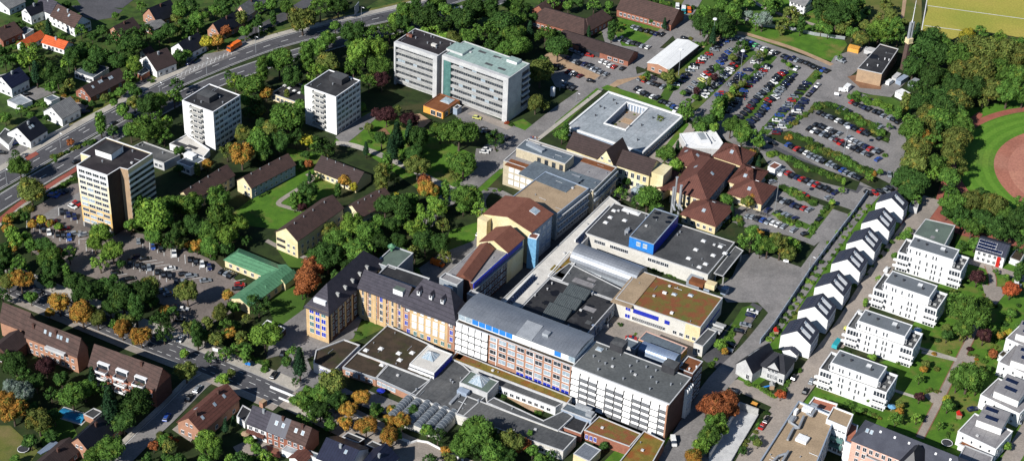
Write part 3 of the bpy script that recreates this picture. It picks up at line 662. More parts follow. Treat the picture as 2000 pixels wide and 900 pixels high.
# courtyard building
outer=rect((1105.2,247),(1255.7,298.3),(1328,223.7),4.2); inner=rect((1181.5,240),(1221.5,252.4),(1262,210.8),4.2)
cx=sum(outer,Vector((0,0)))/4
root=empty('courtyard_building',(cx.x,cx.y,0),'large white flat roofed building round an open planted courtyard',HB)
O=[p-cx for p in outer]; I=[p-cx for p in inner]; h=4.2
m=MB(); m.prism([tuple(p) for p in O],0,h,top=False); m.prism([tuple(p) for p in I[::-1]],0,h,top=False); m.build('wall','bluegrey_wall',root)
m=MB(); zz=h-.45
for i in range(4):
    j=(i+1)%4; m.poly([(*O[i],zz),(*O[j],zz),(*I[j],zz),(*I[i],zz)])
m.build('roof','grey_membrane',root)
for Q,nm,s in ((O,'parapet',1),(I,'courtyard_parapet',-1)):
    m=MB(); a=inset(Q,-.1 if s>0 else -.5); c=inset(Q,.8 if s>0 else .1)
    for i in range(4):
        j=(i+1)%4; m.hexa([(*a[i],h-.6),(*a[j],h-.6),(*c[j],h-.6),(*c[i],h-.6)],[(*a[i],h+.02),(*a[j],h+.02),(*c[j],h+.02),(*c[i],h+.02)])
    m.build(nm,'white_roof',root)
class _B(Bld):
    def __init__(s,root,L,c,h): s.root=root;s.L=L;s.c=c;s.h=h;s.nw=0;s.stuff=None;s.par=.45;s.z0=0
b=_B(root,O,cx,h); b.wins(1,14,1,.9,1,1.8,1.7); b.wins(0,16,1,.9,1,1.8,1.7); b.vents([(1198,197),(1204,204),(1245,275),(1275,232),(1285,228),(1230,248),(1253,246),(1172,210),(1180,213),(1163,227)],'dark_metal')
for p,q in (((1148,249),(1178,222)),((1212,262),(1222,252))):
    pass
b2=_B(root,[I[0],I[3],I[2],I[1]],cx,h); b2.wins(2,0,1,1,1,1,1); 
m=MB(); m.poly([(*p,.3) for p in I]); m.build('courtyard_floor','paving_tan',root); b.item('terrace_slab',1225,237,5,4,.2,'sand',z=.35)
for k in range(7):
    t=(k+.5)/7; p=I[3].lerp(I[2],t); m=MB(); m.box(-.2,.2,-.35,-.05,0,3.4); m.build('column','white_frame',root,(p.x,p.y,0),math.atan2((I[2]-I[3]).y,(I[2]-I[3]).x))
# beige clinic block cluster
b=Bld('clinic_block','beige stone clinic block with a stepped roof and brown planted strips',HB,[(983.3,313.5),(1158.8,372),(1197.5,323.8)],12,'beige_stone','grey_gravel',par=.4); 
b.wins(0,4,3,1.6,3.1,2.2,1.9,x0=.06,x1=.33,glass='blind_white',name='window_with_blind'); b.wins(1,8,3,1.6,3.2,1.6,1.6,alt=('blind_white',.2)); b.panel(1,.02,.98,9.8,10.6,'grey_cladding',d=1.0,name='balcony'); b.panel(1,.02,.98,6.6,7.4,'grey_cladding',d=1.0,name='balcony')
b.item('planted_strip',1022,327,15,5.5,.3,'sedum_rust'); b.item('planted_strip',1167,322,15,3,.3,'sedum_rust'); b.item('roof_membrane',1115,348,24,10,.2,'bitumen_blue'); b.item('roof_light',1123,347,4,2.5,.7,'grey_metal',dome=False); b.done()
b=Bld('roof_storey','beige set-back top storey with grey roof on the clinic block','roof storey',[(1008.3,288.8),(1103.8,320),(1124.3,304.5)],16,'beige_stone','bitumen_blue',par=.25,z0=11.6); b.wins(0,4,1,.8,1,1.5,2.3,x0=.4,x1=1,frame='dark_metal'); b.item('vent_plant',1046,290,2.2,9,1.2,'grey_cladding',rz=R(50)); b.vents([(1037,284),(1040,288),(1055,285)]); b.done()
b=Bld('ward_wing','long ward wing with tan gravel roof and blue-grey edge',HB,[(1001.5,383.5),(1087.5,418),(1146,366)],13,'grey_cladding','tan_gravel',par=.4,parm='bluegrey_wall'); b.wins(1,11,3,1.8,3.3,1.6,1.7); b.wins(0,6,3,1.8,3.3,1.6,1.7)
for k in range(3): b.panel(1,.02,.98,1.0+k*3.3+2.9,1.6+k*3.3+2.9,'light_concrete',d=.9,name='balcony')
b.item('roof_membrane',1075,345,24,13,.15,'bitumen_blue'); b.done()
# gable roofed cream ward and old ward wing
b=pitched('gabled_ward','cream hospital ward with broad red-brown gabled roof',HB,[(945.8,417.5),(1038,453),(1078,418)],16,19,'v','pale_yellow','tile_rust',oh=.5); b.wins(1,4,4,2.4,3.3,1.6,1.6,glass='glass_pale'); b.panel(1,0,1,0,15.8,'bluegrey_wall',d=.04); slope_item(b,'roof_window',.72,.25,3.5,3,'glass_pale','white_frame'); b.panel(0,-.04,.16,0,15.4,'cream',d=3.5,name='stair_tower'); b.done()
b=Bld('glass_stair_tower','light blue tiled stair tower with small red roof beside the ward','stair tower',[(1031,463),(1048,467),(1056,458)],15,'light_blue_glass','tile_rust',par=.2,parm='white_frame'); b.done()
b=Bld('old_ward_wing','long old ward wing, grey flat roof with a red-brown ridge strip and blue dormer band',HB,[(873,533),(924,553),(1024,470)],14.5,'brick_dark','grey_gravel',par=.1,parm='concrete')
b.wins(1,16,4,1.6,3.1,1.2,1.6,alt=('glass_pale',.2)); b.panel(1,0,1,12.2,14.3,'deep_blue',d=.5,name='dormer_band'); b.panel(1,0,1,11.4,11.9,'concrete',d=1.2,name='gallery'); b.wins(1,10,1,12.4,1,.9,1.4,x0=.1,x1=.95); 
P=[U(*p,15).to_2d() for p in ((889,540),(919,549),(981,489),(955,478))]
bb=pitched('x','x','x',[(889,541),(919,549),(972,487)],15.0,17.0,'v','tile_rust','tile_rust',oh=.1,b=None); tag(bb.root,'long red-brown ridge roof running up the old ward wing','roof storey'); bb.root.name='ridge_roof'
bb=pitched('cross_gable','red gabled cross roof joining the old ward wing to the cream ward','roof storey',[(937,472),(992,493),(1026,466)],14.8,18,'v','pale_yellow','tile_rust',oh=.3)
b.done(); bb.done()
for (q,lab) in (([(858,542),(893,556),(906,546)],'grey roofed plant room behind the slate roof'),([(912,573),(941,584),(951,577)],'small grey plant room beside the curved roof')):
    b=Bld('plant_room',lab,'plant room',q,17 if '858' in str(q) else 15.5,'grey_cladding','grey_gravel',parm='light_concrete'); b.done()
b=Bld('air_handler','white air handling unit on the old building','roof plant',[(864,558),(881,564),(884,560)],17.8,'white_render','white_roof',par=0,z0=14); b.done()
# cream clinic with dark gabled roofs
b=pitched('gabled_clinic','pale yellow clinic wing with dark roof, left of the gabled centre',HB,[(1107,288),(1190,318),(1215,296)],8,13,'u','pale_yellow','tile_darkbrown'); b.wins(0,6,2,1.2,3.4,1.3,1.8,mull=1); b.done()
b=pitched('gabled_clinic','pale yellow clinic wing with dark roof, right of the gabled centre',HB,[(1205,322),(1268,342),(1287,318)],9.5,14,'u','pale_yellow','tile_darkbrown'); b.wins(0,5,2,1.6,4,1.4,2.3,mull=1); b.panel(1,.1,.9,0,10.5,'pale_yellow',d=6,name='end_block'); b.done()
b=pitched('gabled_clinic','pointed pale yellow gabled centre of the dark roofed clinic',HB,[(1167,311),(1199,323),(1222,296)],9.5,15.5,'v','pale_yellow','tile_darkbrown'); b.wins(0,2,1,10.4,3,1.1,1.1); b.wins(0,3,2,1.6,4,1.3,2); b.done()
# old slate building
b=pitched('old_slate_wing','old sandstone wing with steep slate roof and blue shutters on its end wall',HB,[(597.5,595),(641,611),(740,506)],14.3,21.5,'v','sandstone','slate_dark',oh=.7,hip=7); 
b.wins(0,3,4,2.6,3.0,1.7,1.9,x0=.12,x1=.92,alt=('deep_blue',.55),glass='glass_green'); b.wins(1,14,4,2.2,3.1,1.2,1.7)
for k in range(8): b.panel(1,.03+k*.12,.055+k*.12,1,13.5,'sandstone',d=.35,name='pilaster')
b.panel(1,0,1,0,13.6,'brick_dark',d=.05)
for k in range(5): 
    x,y,z=b.on(.22+k*.13,.14); m=MB(); m.box(-.45,.45,-.7,.7,-.3,1.1,0); m.build('dormer',['concrete'],b.roof,(x,y,z),b.side(1)[4])
x,y,z=b.on(.03,.5)
m=MB(); a,d,nr,l,an=b.side(0)
m.box(l*.25,l*.78,1.4,2.6,15.6,17.4); m.build('dormer','white_frame',b.root,(a.x,a.y,0),an); b.done()
b=pitched('old_slate_wing','sandstone middle wing with slate roof joining the two slate roofed ends',HB,[(701,560.5),(789,593),(813,567)],14.3,19.3,'u','sandstone','slate_dark',oh=.6)
b.wins(0,7,4,2.4,3.0,1.2,2.0,alt=('deep_blue',.12));
for k in range(4): b.panel(0,.12+k*.22,.17+k*.22,0,13.6,'sandstone',d=.3,name='pilaster'); b.panel(0,.19+k*.22,.22+k*.22,3,13.6,'brick_pink',d=.18,name='brick_strip')
m=MB(); a,d,nr,l,an=b.side(0); m.box(l*.72,l*.93,1.2,5,16.2,18.4,0,1); m.build('dormer',['white_frame','bitumen_green'],b.root,(a.x,a.y,0),an); b.done()
b=pitched('old_slate_wing','sandstone pavilion with hipped slate roof, three dormers and white window blinds',HB,[(787.5,593),(890,630),(915,600)],14.8,25,'u','sandstone','slate_dark',oh=.6,hip=5.5)
b.wins(0,5,2,5.6,3.4,1.9,2.6,x0=.15,x1=.82,glass='blind_white',name='window_with_blind',mull=0); b.wins(0,7,1,12.6,3,1.2,1.5,x0=.03,x1=.97,glass='blind_white'); b.wins(0,7,1,2.3,3,1.3,1.8,alt=('deep_blue',.4),glass='glass_green'); b.wins(0,1,3,5.6,3.1,1.2,1.9,x0=.02,x1=.11,alt=('deep_blue',.3)); b.wins(0,1,3,5.6,3.1,1.2,1.9,x0=.88,x1=.97,alt=('deep_blue',.3))
b.panel(0,0,.13,0,14,'brick_pink',d=.02); b.panel(0,.85,1,0,14,'brick_pink',d=.02)
for s in (.25,.48,.7):
    x,y,z=b.on(s,.28); m=MB(); m.box(-.6,.6,-1.6,.9,-.8,1.2,0); m.hexa([(-.8,-1.8,1.2),(.8,-1.8,1.2),(.8,1.2,1.2),(-.8,1.2,1.2)],[(-.05,-1.8,2.2),(.05,-1.8,2.2),(.05,1.2,2.2),(-.05,1.2,2.2)],1); m.box(-.35,.35,-1.64,-1.6,0,1,2); m.build('dormer',['white_frame','slate_dark','glass'],b.roof,(x,y,z),b.side(0)[4])
b.done()
b=Bld('annexe','flat dark roofed annexe behind the slate middle wing','annexe',[(738,535),(820,563),(845,545)],15.5,'grey_cladding','bitumen_dark',parm='light_concrete'); b.done()
b=Bld('lift_tower','dark square block with green domed vent behind the slate roof','tower block',[(733,512),(772,526),(803,492)],15,'grey_cladding','bitumen_green'); p=b.item('roof_dome',765,490,1,1,.1,'bitumen_green')
m=MB(); m.tube((0,0,0),(0,0,2),.5); m.tube((0,0,2),(0,0,2.4),1.6); m.tube((0,0,2.4),(0,0,3.6),1.4,.1); m.build('dome_vent','metal_green',b.root,p.location); b.done()
# front building with curved roof
b=Bld('front_block','long brick and white louvred ward with blue strip windows below a curved metal roof',HB,[(890.5,628),(1118.5,715),(1160,667)],15.2,'brick_pink','sedum_dark',par=.2)
a,d,nr,l,an=b.side(0); X=.285
b.panel(0,0,X,1,15.1,'blind_white',d=.12,name='white_facade')
for k in range(4):
    for j in range(5):
        xx=.004+j*X/5; m=MB(); z=3.2+k*3
        m.hexa([(l*xx+.15,-.2,z-.1),(l*(xx+X/5)-.15,-.2,z-.1),(l*(xx+X/5)-.15,-.14,z+2.5),(l*xx+.15,-.14,z+2.5)],[(l*xx+.15,-.95,z+.05),(l*(xx+X/5)-.15,-.95,z+.05),(l*(xx+X/5)-.15,-.25,z+2.6),(l*xx+.15,-.25,z+2.6)])
        m.build('sun_blind','white_render',b.root,(a.x,a.y,0),an)
for j in range(6): b.panel(0,j*X/5,j*X/5+.0016,1.5,15.1,'dark_metal',d=.6,name='facade_fin')
for k in range(4): b.panel(0,0,X,2.86+k*3,3.08+k*3,'dark_metal',d=1.0,name='floor_edge')
b.wins(0,9,4,4.2,2.9,2.8,1.7,x0=X+.01,x1=.99,mull=1,glass='glass_pale',alt=('glass',.35)); b.wins(0,6,1,1.6,1,3.0,1.8,x0=.53,x1=.99,glass='deep_blue',frame='white_frame',name='blue_panel')
for j in (0,2,4,6): b.panel(0,X+.07+j*.16,X+.076+j*.16,0,14.6,'white_frame',d=.15,name='downpipe')
for j in range(9): 
    for k in range(4): b.panel(0,X+.012+j*.0785,X+.07+j*.0785,3.95+k*2.9,4.15+k*2.9,'white_frame',d=.2,name='window_sill')
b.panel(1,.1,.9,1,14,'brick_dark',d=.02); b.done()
# barrel roofed storey
L=b.L; u=(L[1]-L[0]).normalized(); v=Vector((-u.y,u.x)); dep=(L[3]-L[0]).length; ln=(L[1]-L[0]).length
st=empty('curved_roof_storey',(b.c.x,b.c.y,15.0),'set-back top storey with curved grey metal roof and blue and white panels','roof storey')
p0=L[0]+v*1.8; an=math.atan2(u.y,u.x)
m=MB(); m.box(0,ln-.3,0,dep-2,0,2.9); m.build('wall','white_render',st,(p0.x,p0.y,0),an)
m=MB(); n=14
for i in range(n):
    t0,t1=i/n,(i+1)/n; y0,y1=(dep-1.5)*t0-.25,(dep-1.5)*t1-.25; z0,z1=3.0+1.2*math.sin(math.pi*t0),3.0+1.2*math.sin(math.pi*t1)
    m.hexa([(-.3,y0,z0-.15),(ln-.2,y0,z0-.15),(ln-.2,y1,z1-.15),(-.3,y1,z1-.15)],[(-.3,y0,z0),(ln-.2,y0,z0),(ln-.2,y1,z1),(-.3,y1,z1)])
m.poly([(ln-.22,-.25+(dep-1.5)*i/n,2.95+1.2*math.sin(math.pi*i/n)) for i in range(n+1)]); cr=m.build('curved_roof','standing_metal',st,(p0.x,p0.y,0),an)
q=ln/17
for j in range(17):
    mm='glass_pale' if j in (0,1,16) else ('blue_paint' if j in (2,3,4,5,6,7,14,15) and j not in (15,) else 'white_render'); 
    m=MB(); m.box(.12,q-.12,-.08,0,.5,2.75); m.build('panel',mm if mm!='blue_paint' else 'blue_paint',st,(*(p0+u*(q*j)),0),an)
m=MB(); m.hexa([(-3,0,3.1),(3.6,0,3.1),(3.6,8.2,4.0),(-3,8.2,4.0)],[(-3,0,3.4),(3.6,0,3.4),(3.6,8.2,4.6),(-3,8.2,4.6)]); m.build('roof_hatch','grey_metal',cr,(ln*.56,0,0))
m=MB(); m.box(-1.2,1.2,-1.2,1.2,3.6,5.0); m.build('vent_housing','grey_metal',cr,(ln*.70,5,0))
# big white-blind building
b=Bld('blind_facade_block','large ward block with grey flat roof and a full front of white sun blinds',HB,[(1118.4,714.6),(1308.3,788.2),(1349.2,735.8)],16,'brick_dark','bitumen_blue',par=.2)
b.roof.data.materials[0]=mat('grey_felt',(.105,.112,.112),(.09,.096,.096),sc=.1,c3=(.13,.135,.132),sc2=1.)
a,d,nr,l,an=b.side(0); b.panel(0,0,1,0,15.9,'offwhite',d=.1,name='white_facade'); b.panel(0,0,1,14.6,16.03,'white_render',d=.6,name='fascia'); NC=11
for k in range(5):
    for j in range(NC):
        x0,x1=l*j/NC+.2,l*(j+1)/NC-.2; z=.9+k*2.75; m=MB(); f=.0 if random.random()<.8 else .5
        m.hexa([(x0,-1.15,z),(x1,-1.15,z),(x1,-.9,z+.1),(x0,-.9,z+.1)],[(x0,-.35,z+2.2),(x1,-.35,z+2.2),(x1,-.2,z+2.25),(x0,-.2,z+2.25)])
        m.build('sun_blind','white_render',b.root,(a.x,a.y,0),an)
        if j in (1,2,4,5,7,8,10): b.panel(0,j/NC+.004,(j+1)/NC-.004,z-.05,z+.95,'mid_grey',d=1.3,name='balcony')
for k in range(5): b.panel(0,0,1,.56+k*2.75,.80+k*2.75,'dark_metal',d=1.2,name='floor_edge')
for j in range(NC+1): b.panel(0,j/NC-.0014 if j else 0,j/NC+.0014 if j<NC else 1,.4,14.6,'dark_metal',d=1.0,name='facade_fin')
b.panel(0,.985,1,0,15.9,'brick_pink',d=1.5,name='end_pier')
for k in range(5): b.panel(1,.72,.97,1.5+k*2.8,1.62+k*2.8,'white_frame',d=1.3,name='balcony_rail'); 
for k in range(4): b.panel(1,.72+k*.08,.724+k*.08,1,14,'white_frame',d=1.3,name='balcony_post')
b.item('roof_house',1208,680,5,4.5,3,'dark_metal',mt='bitumen'); b.item('roof_house',1309,722,5,4.5,3,'dark_metal',mt='bitumen')
b.domes([(1171,682)],2.6,2.2); b.vents([(1159,697),(1182,711),(1230,716),(1244,707),(1262,718),(1281,725),(1271,738),(1282,748),(1269,761),(1217,741),(1310,752),(1168,723),(1196,702),(1232,727)]); b.done()
b=Bld('annexe','dark brick rear wing with rust coloured planted roof behind the blind fronted block','annexe',[(1324,718),(1353,729),(1376,706)],15,'brick_dark','sedum_rust',par=.5); b.wins(1,3,4,1.5,3.3,1.6,1.6); b.vents([(1346,722),(1332,712),(1360,718)],'white_frame'); b.done()
b=Bld('barrel_annexe','low grey roofed wing with a long orange wall band','annexe',[(1247,662),(1328,694),(1349,680)],7,'orange_wall','bitumen_blue',par=.2,parm='pink_render'); b.vents([(1332,681)]); b.wins(1,3,1,2,3,1.6,1.6); b.done()
b=Bld('annexe','small grey flat roofed links next to the red car','annexe',[(1213,672),(1240,682),(1252,668)],9,'light_concrete','bitumen_blue'); b.done()
def barrel(name,label,cat,pts,h,rise,wall,roof,z0=0,n=14,group=None):
    b=Bld(name,label,cat,pts,h,wall,None,par=0,group=group,z0=z0); L=b.L; u=(L[1]-L[0]); ln=u.length; u/=ln; v=Vector((-u.y,u.x)); D=(L[3]-L[0]).length; an=math.atan2(u.y,u.x); m=MB(); H=h-z0
    for i in range(n):
        a0,a1=math.pi*i/n,math.pi*(i+1)/n; y0,y1=D/2-D/2*1.02*math.cos(a0),D/2-D/2*1.02*math.cos(a1); q0,q1=H+rise*math.sin(a0),H+rise*math.sin(a1)
        m.hexa([(0,y0,q0-.1),(ln,y0,q0-.1),(ln,y1,q1-.1),(0,y1,q1-.1)],[(0,y0,q0),(ln,y0,q0),(ln,y1,q1),(0,y1,q1)])
    for x in (.02,ln-.02): 
        pp=[(x,D/2-D/2*math.cos(math.pi*i/n),H-.05+rise*math.sin(math.pi*i/n)) for i in range(n+1)]; m.poly(pp if x>1 else pp[::-1])
    b.roof=m.build('barrel_roof',roof,b.root,(*L[0],0),an); return b
b=barrel('barrel_hall','small hall with shiny blue-grey barrel roof beside the blind fronted block','hall',[(1246,686),(1316,712),(1326,694)],8.2,2.2,'bluegrey_wall','blue_metal'); b.wins(0,4,1,3,3,2,2); b.done()
b=barrel('barrel_hall','long silver barrel vaulted hall between the dark roofs',HB,[(1112,512),(1238.8,560),(1262,533)],4.6,5.2,'grey_cladding','standing_metal'); b.panel(0,.13,.22,2.6,3.6,'white_frame',d=.1,name='louvre'); b.panel(0,.36,.5,2.6,3.6,'white_frame',d=.1,name='louvre'); b.panel(0,.0,.06,2.2,3.2,'white_frame',d=.1,name='louvre'); b.done()
# black roofed hall with lanterns
b=Bld('black_roof_hall','wide hall with black flat roof, tree shadow like wet patches and three tilted glass lanterns',HB,[(1000.7,618.6),(1133.1,667),(1201.5,587.5)],6.5,'grey_cladding','bitumen_dark',par=.3)
b.wins(1,11,1,1.2,3,2,2.6,glass='glass_pale',alt=('glass',.5)); 
for q in ([(1060,597),(1097,610),(1113.5,583)],[(1081.5,595.5-18),(1115,610-20),(1131,584-20+2)],[(1100,575-17),(1133,588-18),(1148,571-18)]): pass
for k,(x,y) in enumerate(((1087,615),(1107,596),(1125,577))):
    z=6.2; p=U(x,y,z).to_2d()-b.c; m=MB(); an=b.side(0)[4]; w_,d_=9.5,6.8
    m.hexa([(-w_/2,-d_/2,0),(w_/2,-d_/2,0),(w_/2,d_/2,0),(-w_/2,d_/2,0)],[(-w_/2,-d_/2,.25),(w_/2,-d_/2,.25),(w_/2,d_/2,2.2),(-w_/2,d_/2,2.2)],0)
    for j in range(12): m.hexa([(-w_/2+j*.8+.1,-d_/2+.1,.27),(-w_/2+j*.8+.2,-d_/2+.1,.27),(-w_/2+j*.8+.2,d_/2-.1,2.18),(-w_/2+j*.8+.1,d_/2-.1,2.18)],[(-w_/2+j*.8+.1,-d_/2+.1,.33),(-w_/2+j*.8+.2,-d_/2+.1,.33),(-w_/2+j*.8+.2,d_/2-.1,2.26),(-w_/2+j*.8+.1,d_/2-.1,2.26)],1)
    m.build('roof_lantern',[mat('lantern_glass',(.065,.08,.082),(.05,.062,.065),sc=.6,rough=.4),'mid_grey'],b.root,(p.x,p.y,z),an)
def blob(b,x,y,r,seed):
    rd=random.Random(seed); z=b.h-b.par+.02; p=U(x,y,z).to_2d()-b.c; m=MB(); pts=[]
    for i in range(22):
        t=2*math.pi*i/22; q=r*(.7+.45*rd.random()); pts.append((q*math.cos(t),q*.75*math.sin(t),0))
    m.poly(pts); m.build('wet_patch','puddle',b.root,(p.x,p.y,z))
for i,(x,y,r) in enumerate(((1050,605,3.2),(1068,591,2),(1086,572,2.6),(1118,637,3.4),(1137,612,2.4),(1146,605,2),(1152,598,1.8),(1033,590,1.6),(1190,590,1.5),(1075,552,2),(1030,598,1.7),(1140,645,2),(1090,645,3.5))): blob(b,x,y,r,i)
b.domes([(1035,620),(1043,623),(1051,626)],1.5,1.5); b.item('vent_box',1068,629,2,1.4,.9,'grey_metal'); b.item('vent_box',1126,652,3.4,2.4,1,'grey_metal'); b.item('vent_box',1122,658,3.4,1.6,.8,'grey_metal'); b.item('vent_box',1154,574,1.8,1.4,1.2,'light_concrete'); b.vents([(1078,555),(1069,566),(1012,612),(1045,578),(1110,638)],'light_concrete'); b.done()
b=Bld('annexe','dark flat roofed annexe in front of the silver vaulted hall','annexe',[(1074,541.5),(1202,586),(1218,566),(1112,513)],5.6,'grey_cladding','bitumen',par=.3); b.item('felt_patch',1140,552,9,3,.05,'grey_gravel'); b.done()
# big hall with blue box
b=Bld('supply_hall','wide beige supply hall with dark roof and small square roof domes',HB,[(1143,455),(1383,536),(1439,474)],6.5,'beige_stone','bitumen',par=.3)
b.roof.data.materials[0]=mat('dark_felt',(.075,.076,.078),(.055,.056,.058),sc=.12,c3=(.10,.10,.10),sc2=1.3)
b.panel(0,0,1,0,6.3,'offwhite',d=.05); b.wins(0,3,1,3.6,3,1.5,1.5,x0=.08,x1=.17); b.wins(0,5,1,3.6,3,1.5,1.5,x0=.21,x1=.36); b.wins(0,5,1,3.6,3,1.6,1.5,x0=.52,x1=.69)
b.domes([(1199,412),(1192,425),(1183,435),(1220,431),(1374,471),(1407,482),(1416,495),(1393,499),(1359,488),(1345,505),(1378,516),(1366,522)],1.9,1.7,'white_roof'); b.domes([(1233,414)],8,2.6,'white_roof'); b.vents([(1246,417),(1221,459),(1228,448),(1323,460),(1328,455)]); b.item('plant_box',1225,454,1.6,2,1.4,'grey_metal'); b.done()
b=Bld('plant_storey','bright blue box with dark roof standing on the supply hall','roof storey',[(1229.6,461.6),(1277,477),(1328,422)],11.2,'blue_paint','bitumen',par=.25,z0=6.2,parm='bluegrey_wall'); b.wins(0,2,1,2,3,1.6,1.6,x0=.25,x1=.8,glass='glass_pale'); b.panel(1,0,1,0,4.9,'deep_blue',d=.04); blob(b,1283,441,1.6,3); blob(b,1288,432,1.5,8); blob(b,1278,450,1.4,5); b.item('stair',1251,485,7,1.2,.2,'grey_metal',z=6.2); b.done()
b=Bld('loading_canopy','dark loading canopy along the right end of the supply hall','canopy',[(1394,533),(1412,539),(1452,489),(1436,480)],5,None,'bitumen',par=.2,parm='light_concrete')
for i in range(4):
    p=b.L[i]*.85; m=MB(); m.box(-.25,.25,-.25,.25,0,4.6); m.build('post','concrete',b.root,(p.x,p.y,0))
b=Bld('loading_shed','grey slanted loading shed at the corner of the supply hall','shed',[(1341,545),(1366,553),(1374,541)],4.5,'grey_cladding','grey_cladding',par=0); b.done()
for i,(q,lab) in enumerate((([(1375,556),(1386,560),(1394,549)],'left small grey skip container at the delivery yard'),([(1408,563),(1418,567),(1424,560)],'right small grey skip container at the delivery yard'))): Bld('container',lab,'container',q,2.6,'bluegrey_wall','bluegrey_wall',par=0,group='delivery yard containers')
# building with sedum roof
b=Bld('laboratory_block','beige building with large rust red planted roof and blue shutters',HB,[(1201.7,583),(1368.3,639),(1415,581.7)],8,'offwhite','sedum',par=.45,parm='light_concrete')
b.wins(0,1,2,1.2,3.4,2,1.7,x0=.13,x1=.19,glass='deep_blue'); b.panel(0,.22,.52,4.4,6.3,'deep_blue',d=.1,name='blue_shutter'); b.panel(0,.59,.65,4.3,6.0,'deep_blue',d=.1,name='blue_shutter'); b.wins(0,16,1,1.2,3,1.1,1.4,x0=.22,x1=.6,mull=0); b.wins(0,4,1,1.2,3,1.4,1.4,x0=.68,x1=.98)
b.panel(0,.83,1,.0,7.6,'cream',d=.06); b.item('roof_terrace',1238,565,8.5,24,.35,'tan_gravel'); b.domes([(1317,575),(1349,577)],2,1.6); b.item('vent_box',1298,573,1.6,.8,.8,'white_roof'); b.item('vent_box',1312,612,1.2,1,.7,'white_roof')
b.panel(1,.05,.9,3.5,4.2,'deep_blue',d=.1,name='blue_shutter')
for k in (.25,.42): b.panel(1,k,k+.14,3.2,3.5,'concrete',d=6,name='canopy'); b.panel(1,k,k+.01,3.2,4.4,'light_concrete',d=6,name='canopy_wall')
b.item('stair_head',1362,554,6,3.5,1.5,'sedum_rust'); b.item('stair_head',1388,561,4,3,2.2,'cream'); b.done()
b=Bld('annexe','low beige corner annexe below the planted roof building','annexe',[(1355,669),(1373,676),(1400,646),(1383,640)],5,'offwhite','bitumen',par=.4); b.wins(0,1,1,1.5,3,1.8,1.6); b.done()
# glass street
b=Bld('glazed_corridor','long pale roofed corridor with dark slanted glazing running between the wards and halls','corridor',[(966,598),(999,617),(1212,398),(1190,383)],5.5,'light_concrete','light_concrete',par=.3)
b.roof.data.materials[0]=M('pale_slab')
a,d,nr,l,an=b.side(3); 
b2=b.side(1); a=b2[0]; d=b2[1]; an=b2[4]; l=b2[3]
def saw(t0,t1,off):
    n=int((t1-t0)*l/1.5); m=MB()
    for k in range(n):
        x=l*t0+k*1.5
        m.hexa([(x,off,0),(x+1.1,off,0),(x+1.1,off+2.2,0),(x,off+2.2,0)],[(x,off+.9,1.1),(x+1.1,off+.9,1.1),(x+1.1,off+1.2,1.1),(x,off+1.2,1.1)],0)
    m.box(l*t0,l*t1,off+2.2,off+2.6,0,1.2,1); m.build('roof_glazing',['solar','white_roof'],b.root,(a.x,a.y,5.25),an)
saw(.05,.30,3.6); saw(.62,.95,.6)
b.done()
b=Bld('roof_garden_link','pale link roof with small yellow-green planted beds','link building',[(1070,538),(1098,548),(1133,500),(1112,490)],5.4,'white_render','pale_slab',par=.4,parm='white_roof'); b.item('planted_bed',1088,526,4.5,4,.3,'sedum_green'); b.item('planted_bed',1109,510,2.6,12,.3,'sedum_green'); b.item('planted_bed',1095,538,3,3,.3,'sedum_green'); b.done()
# low front annexes
b=Bld('entrance_pavilion','dark mossy roofed entrance pavilion with white lattice front','pavilion',[(611,691),(619,682),(670,661),(704,675),(649,728),(616,712)][::1],4.4,'white_render','sedum_dark',par=.4) if False else Bld('entrance_pavilion','dark mossy roofed entrance pavilion with white lattice front','pavilion',[(612,708),(650,725),(703,673),(672,662),(617,683)],4.4,'white_render','sedum_dark',par=.4)
b.panel(0,.35,.98,.4,3.2,'deep_blue',d=.05,name='glazing'); 
for k in range(8): b.panel(0,.35+k*.09,.36+k*.09,.4,3.2,'white_frame',d=.15,name='lattice_bar')
for z in (1.1,2.0,2.8): b.panel(0,.35,.98,z,z+.12,'white_frame',d=.15,name='lattice_bar')
b.panel(1,0,1,0,4.3,'bluegrey_wall',d=.05); b.done()
b=Bld('low_annexe','low annexe with wide brown mossy roof and white square domes below the sandstone wing','annexe',[(698,687),(839,741),(884,692),(757,634)],4.2,'light_concrete','sedum_dark',par=.4); b.domes([(715,684),(744,681),(779,690),(805,689),(781,703),(803,719),(813,723),(824,728),(835,732)],1.8,1.8,'white_roof'); b.done()
b=Bld('low_annexe','low brick annexe with small rusty brown roof beside the entrance pavilion','annexe',[(669,716),(734,738),(757,711),(698,687)],3.8,'brick_pink','sedum_dark',par=.4); b.wins(0,4,1,1.1,3,1.7,1.4,x0=.05,x1=.95,glass='glass_pale'); b.domes([(746,713)],1.8,1.5,'white_roof'); b.panel(0,0,1,3,3.82,'grey_cladding',d=.2,name='fascia'); b.done()
b=Bld('low_annexe','low brick annexe with dark grey felt roof next to the barrel skylights','annexe',[(735,737),(812,772),(842,741),(760,710)],3.8,'brick_pink','bitumen',par=.3); b.wins(0,4,1,1.1,3,1.7,1.4,x0=.02,x1=.5,glass='glass_pale'); b.panel(0,0,1,3,3.82,'grey_cladding',d=.2,name='fascia'); b.done()
b=Bld('foyer_pavilion','square cream pavilion with a glass pyramid on its pale roof','pavilion',[(800,710),(847.5,728),(881,690)],6.5,'white_render','pale_slab',par=.15,parm='white_roof'); b.wins(0,9,1,5.0,3,1.2,.7,x0=0,x1=1); b.panel(1,0,1,2,6,'deep_blue',d=.05)
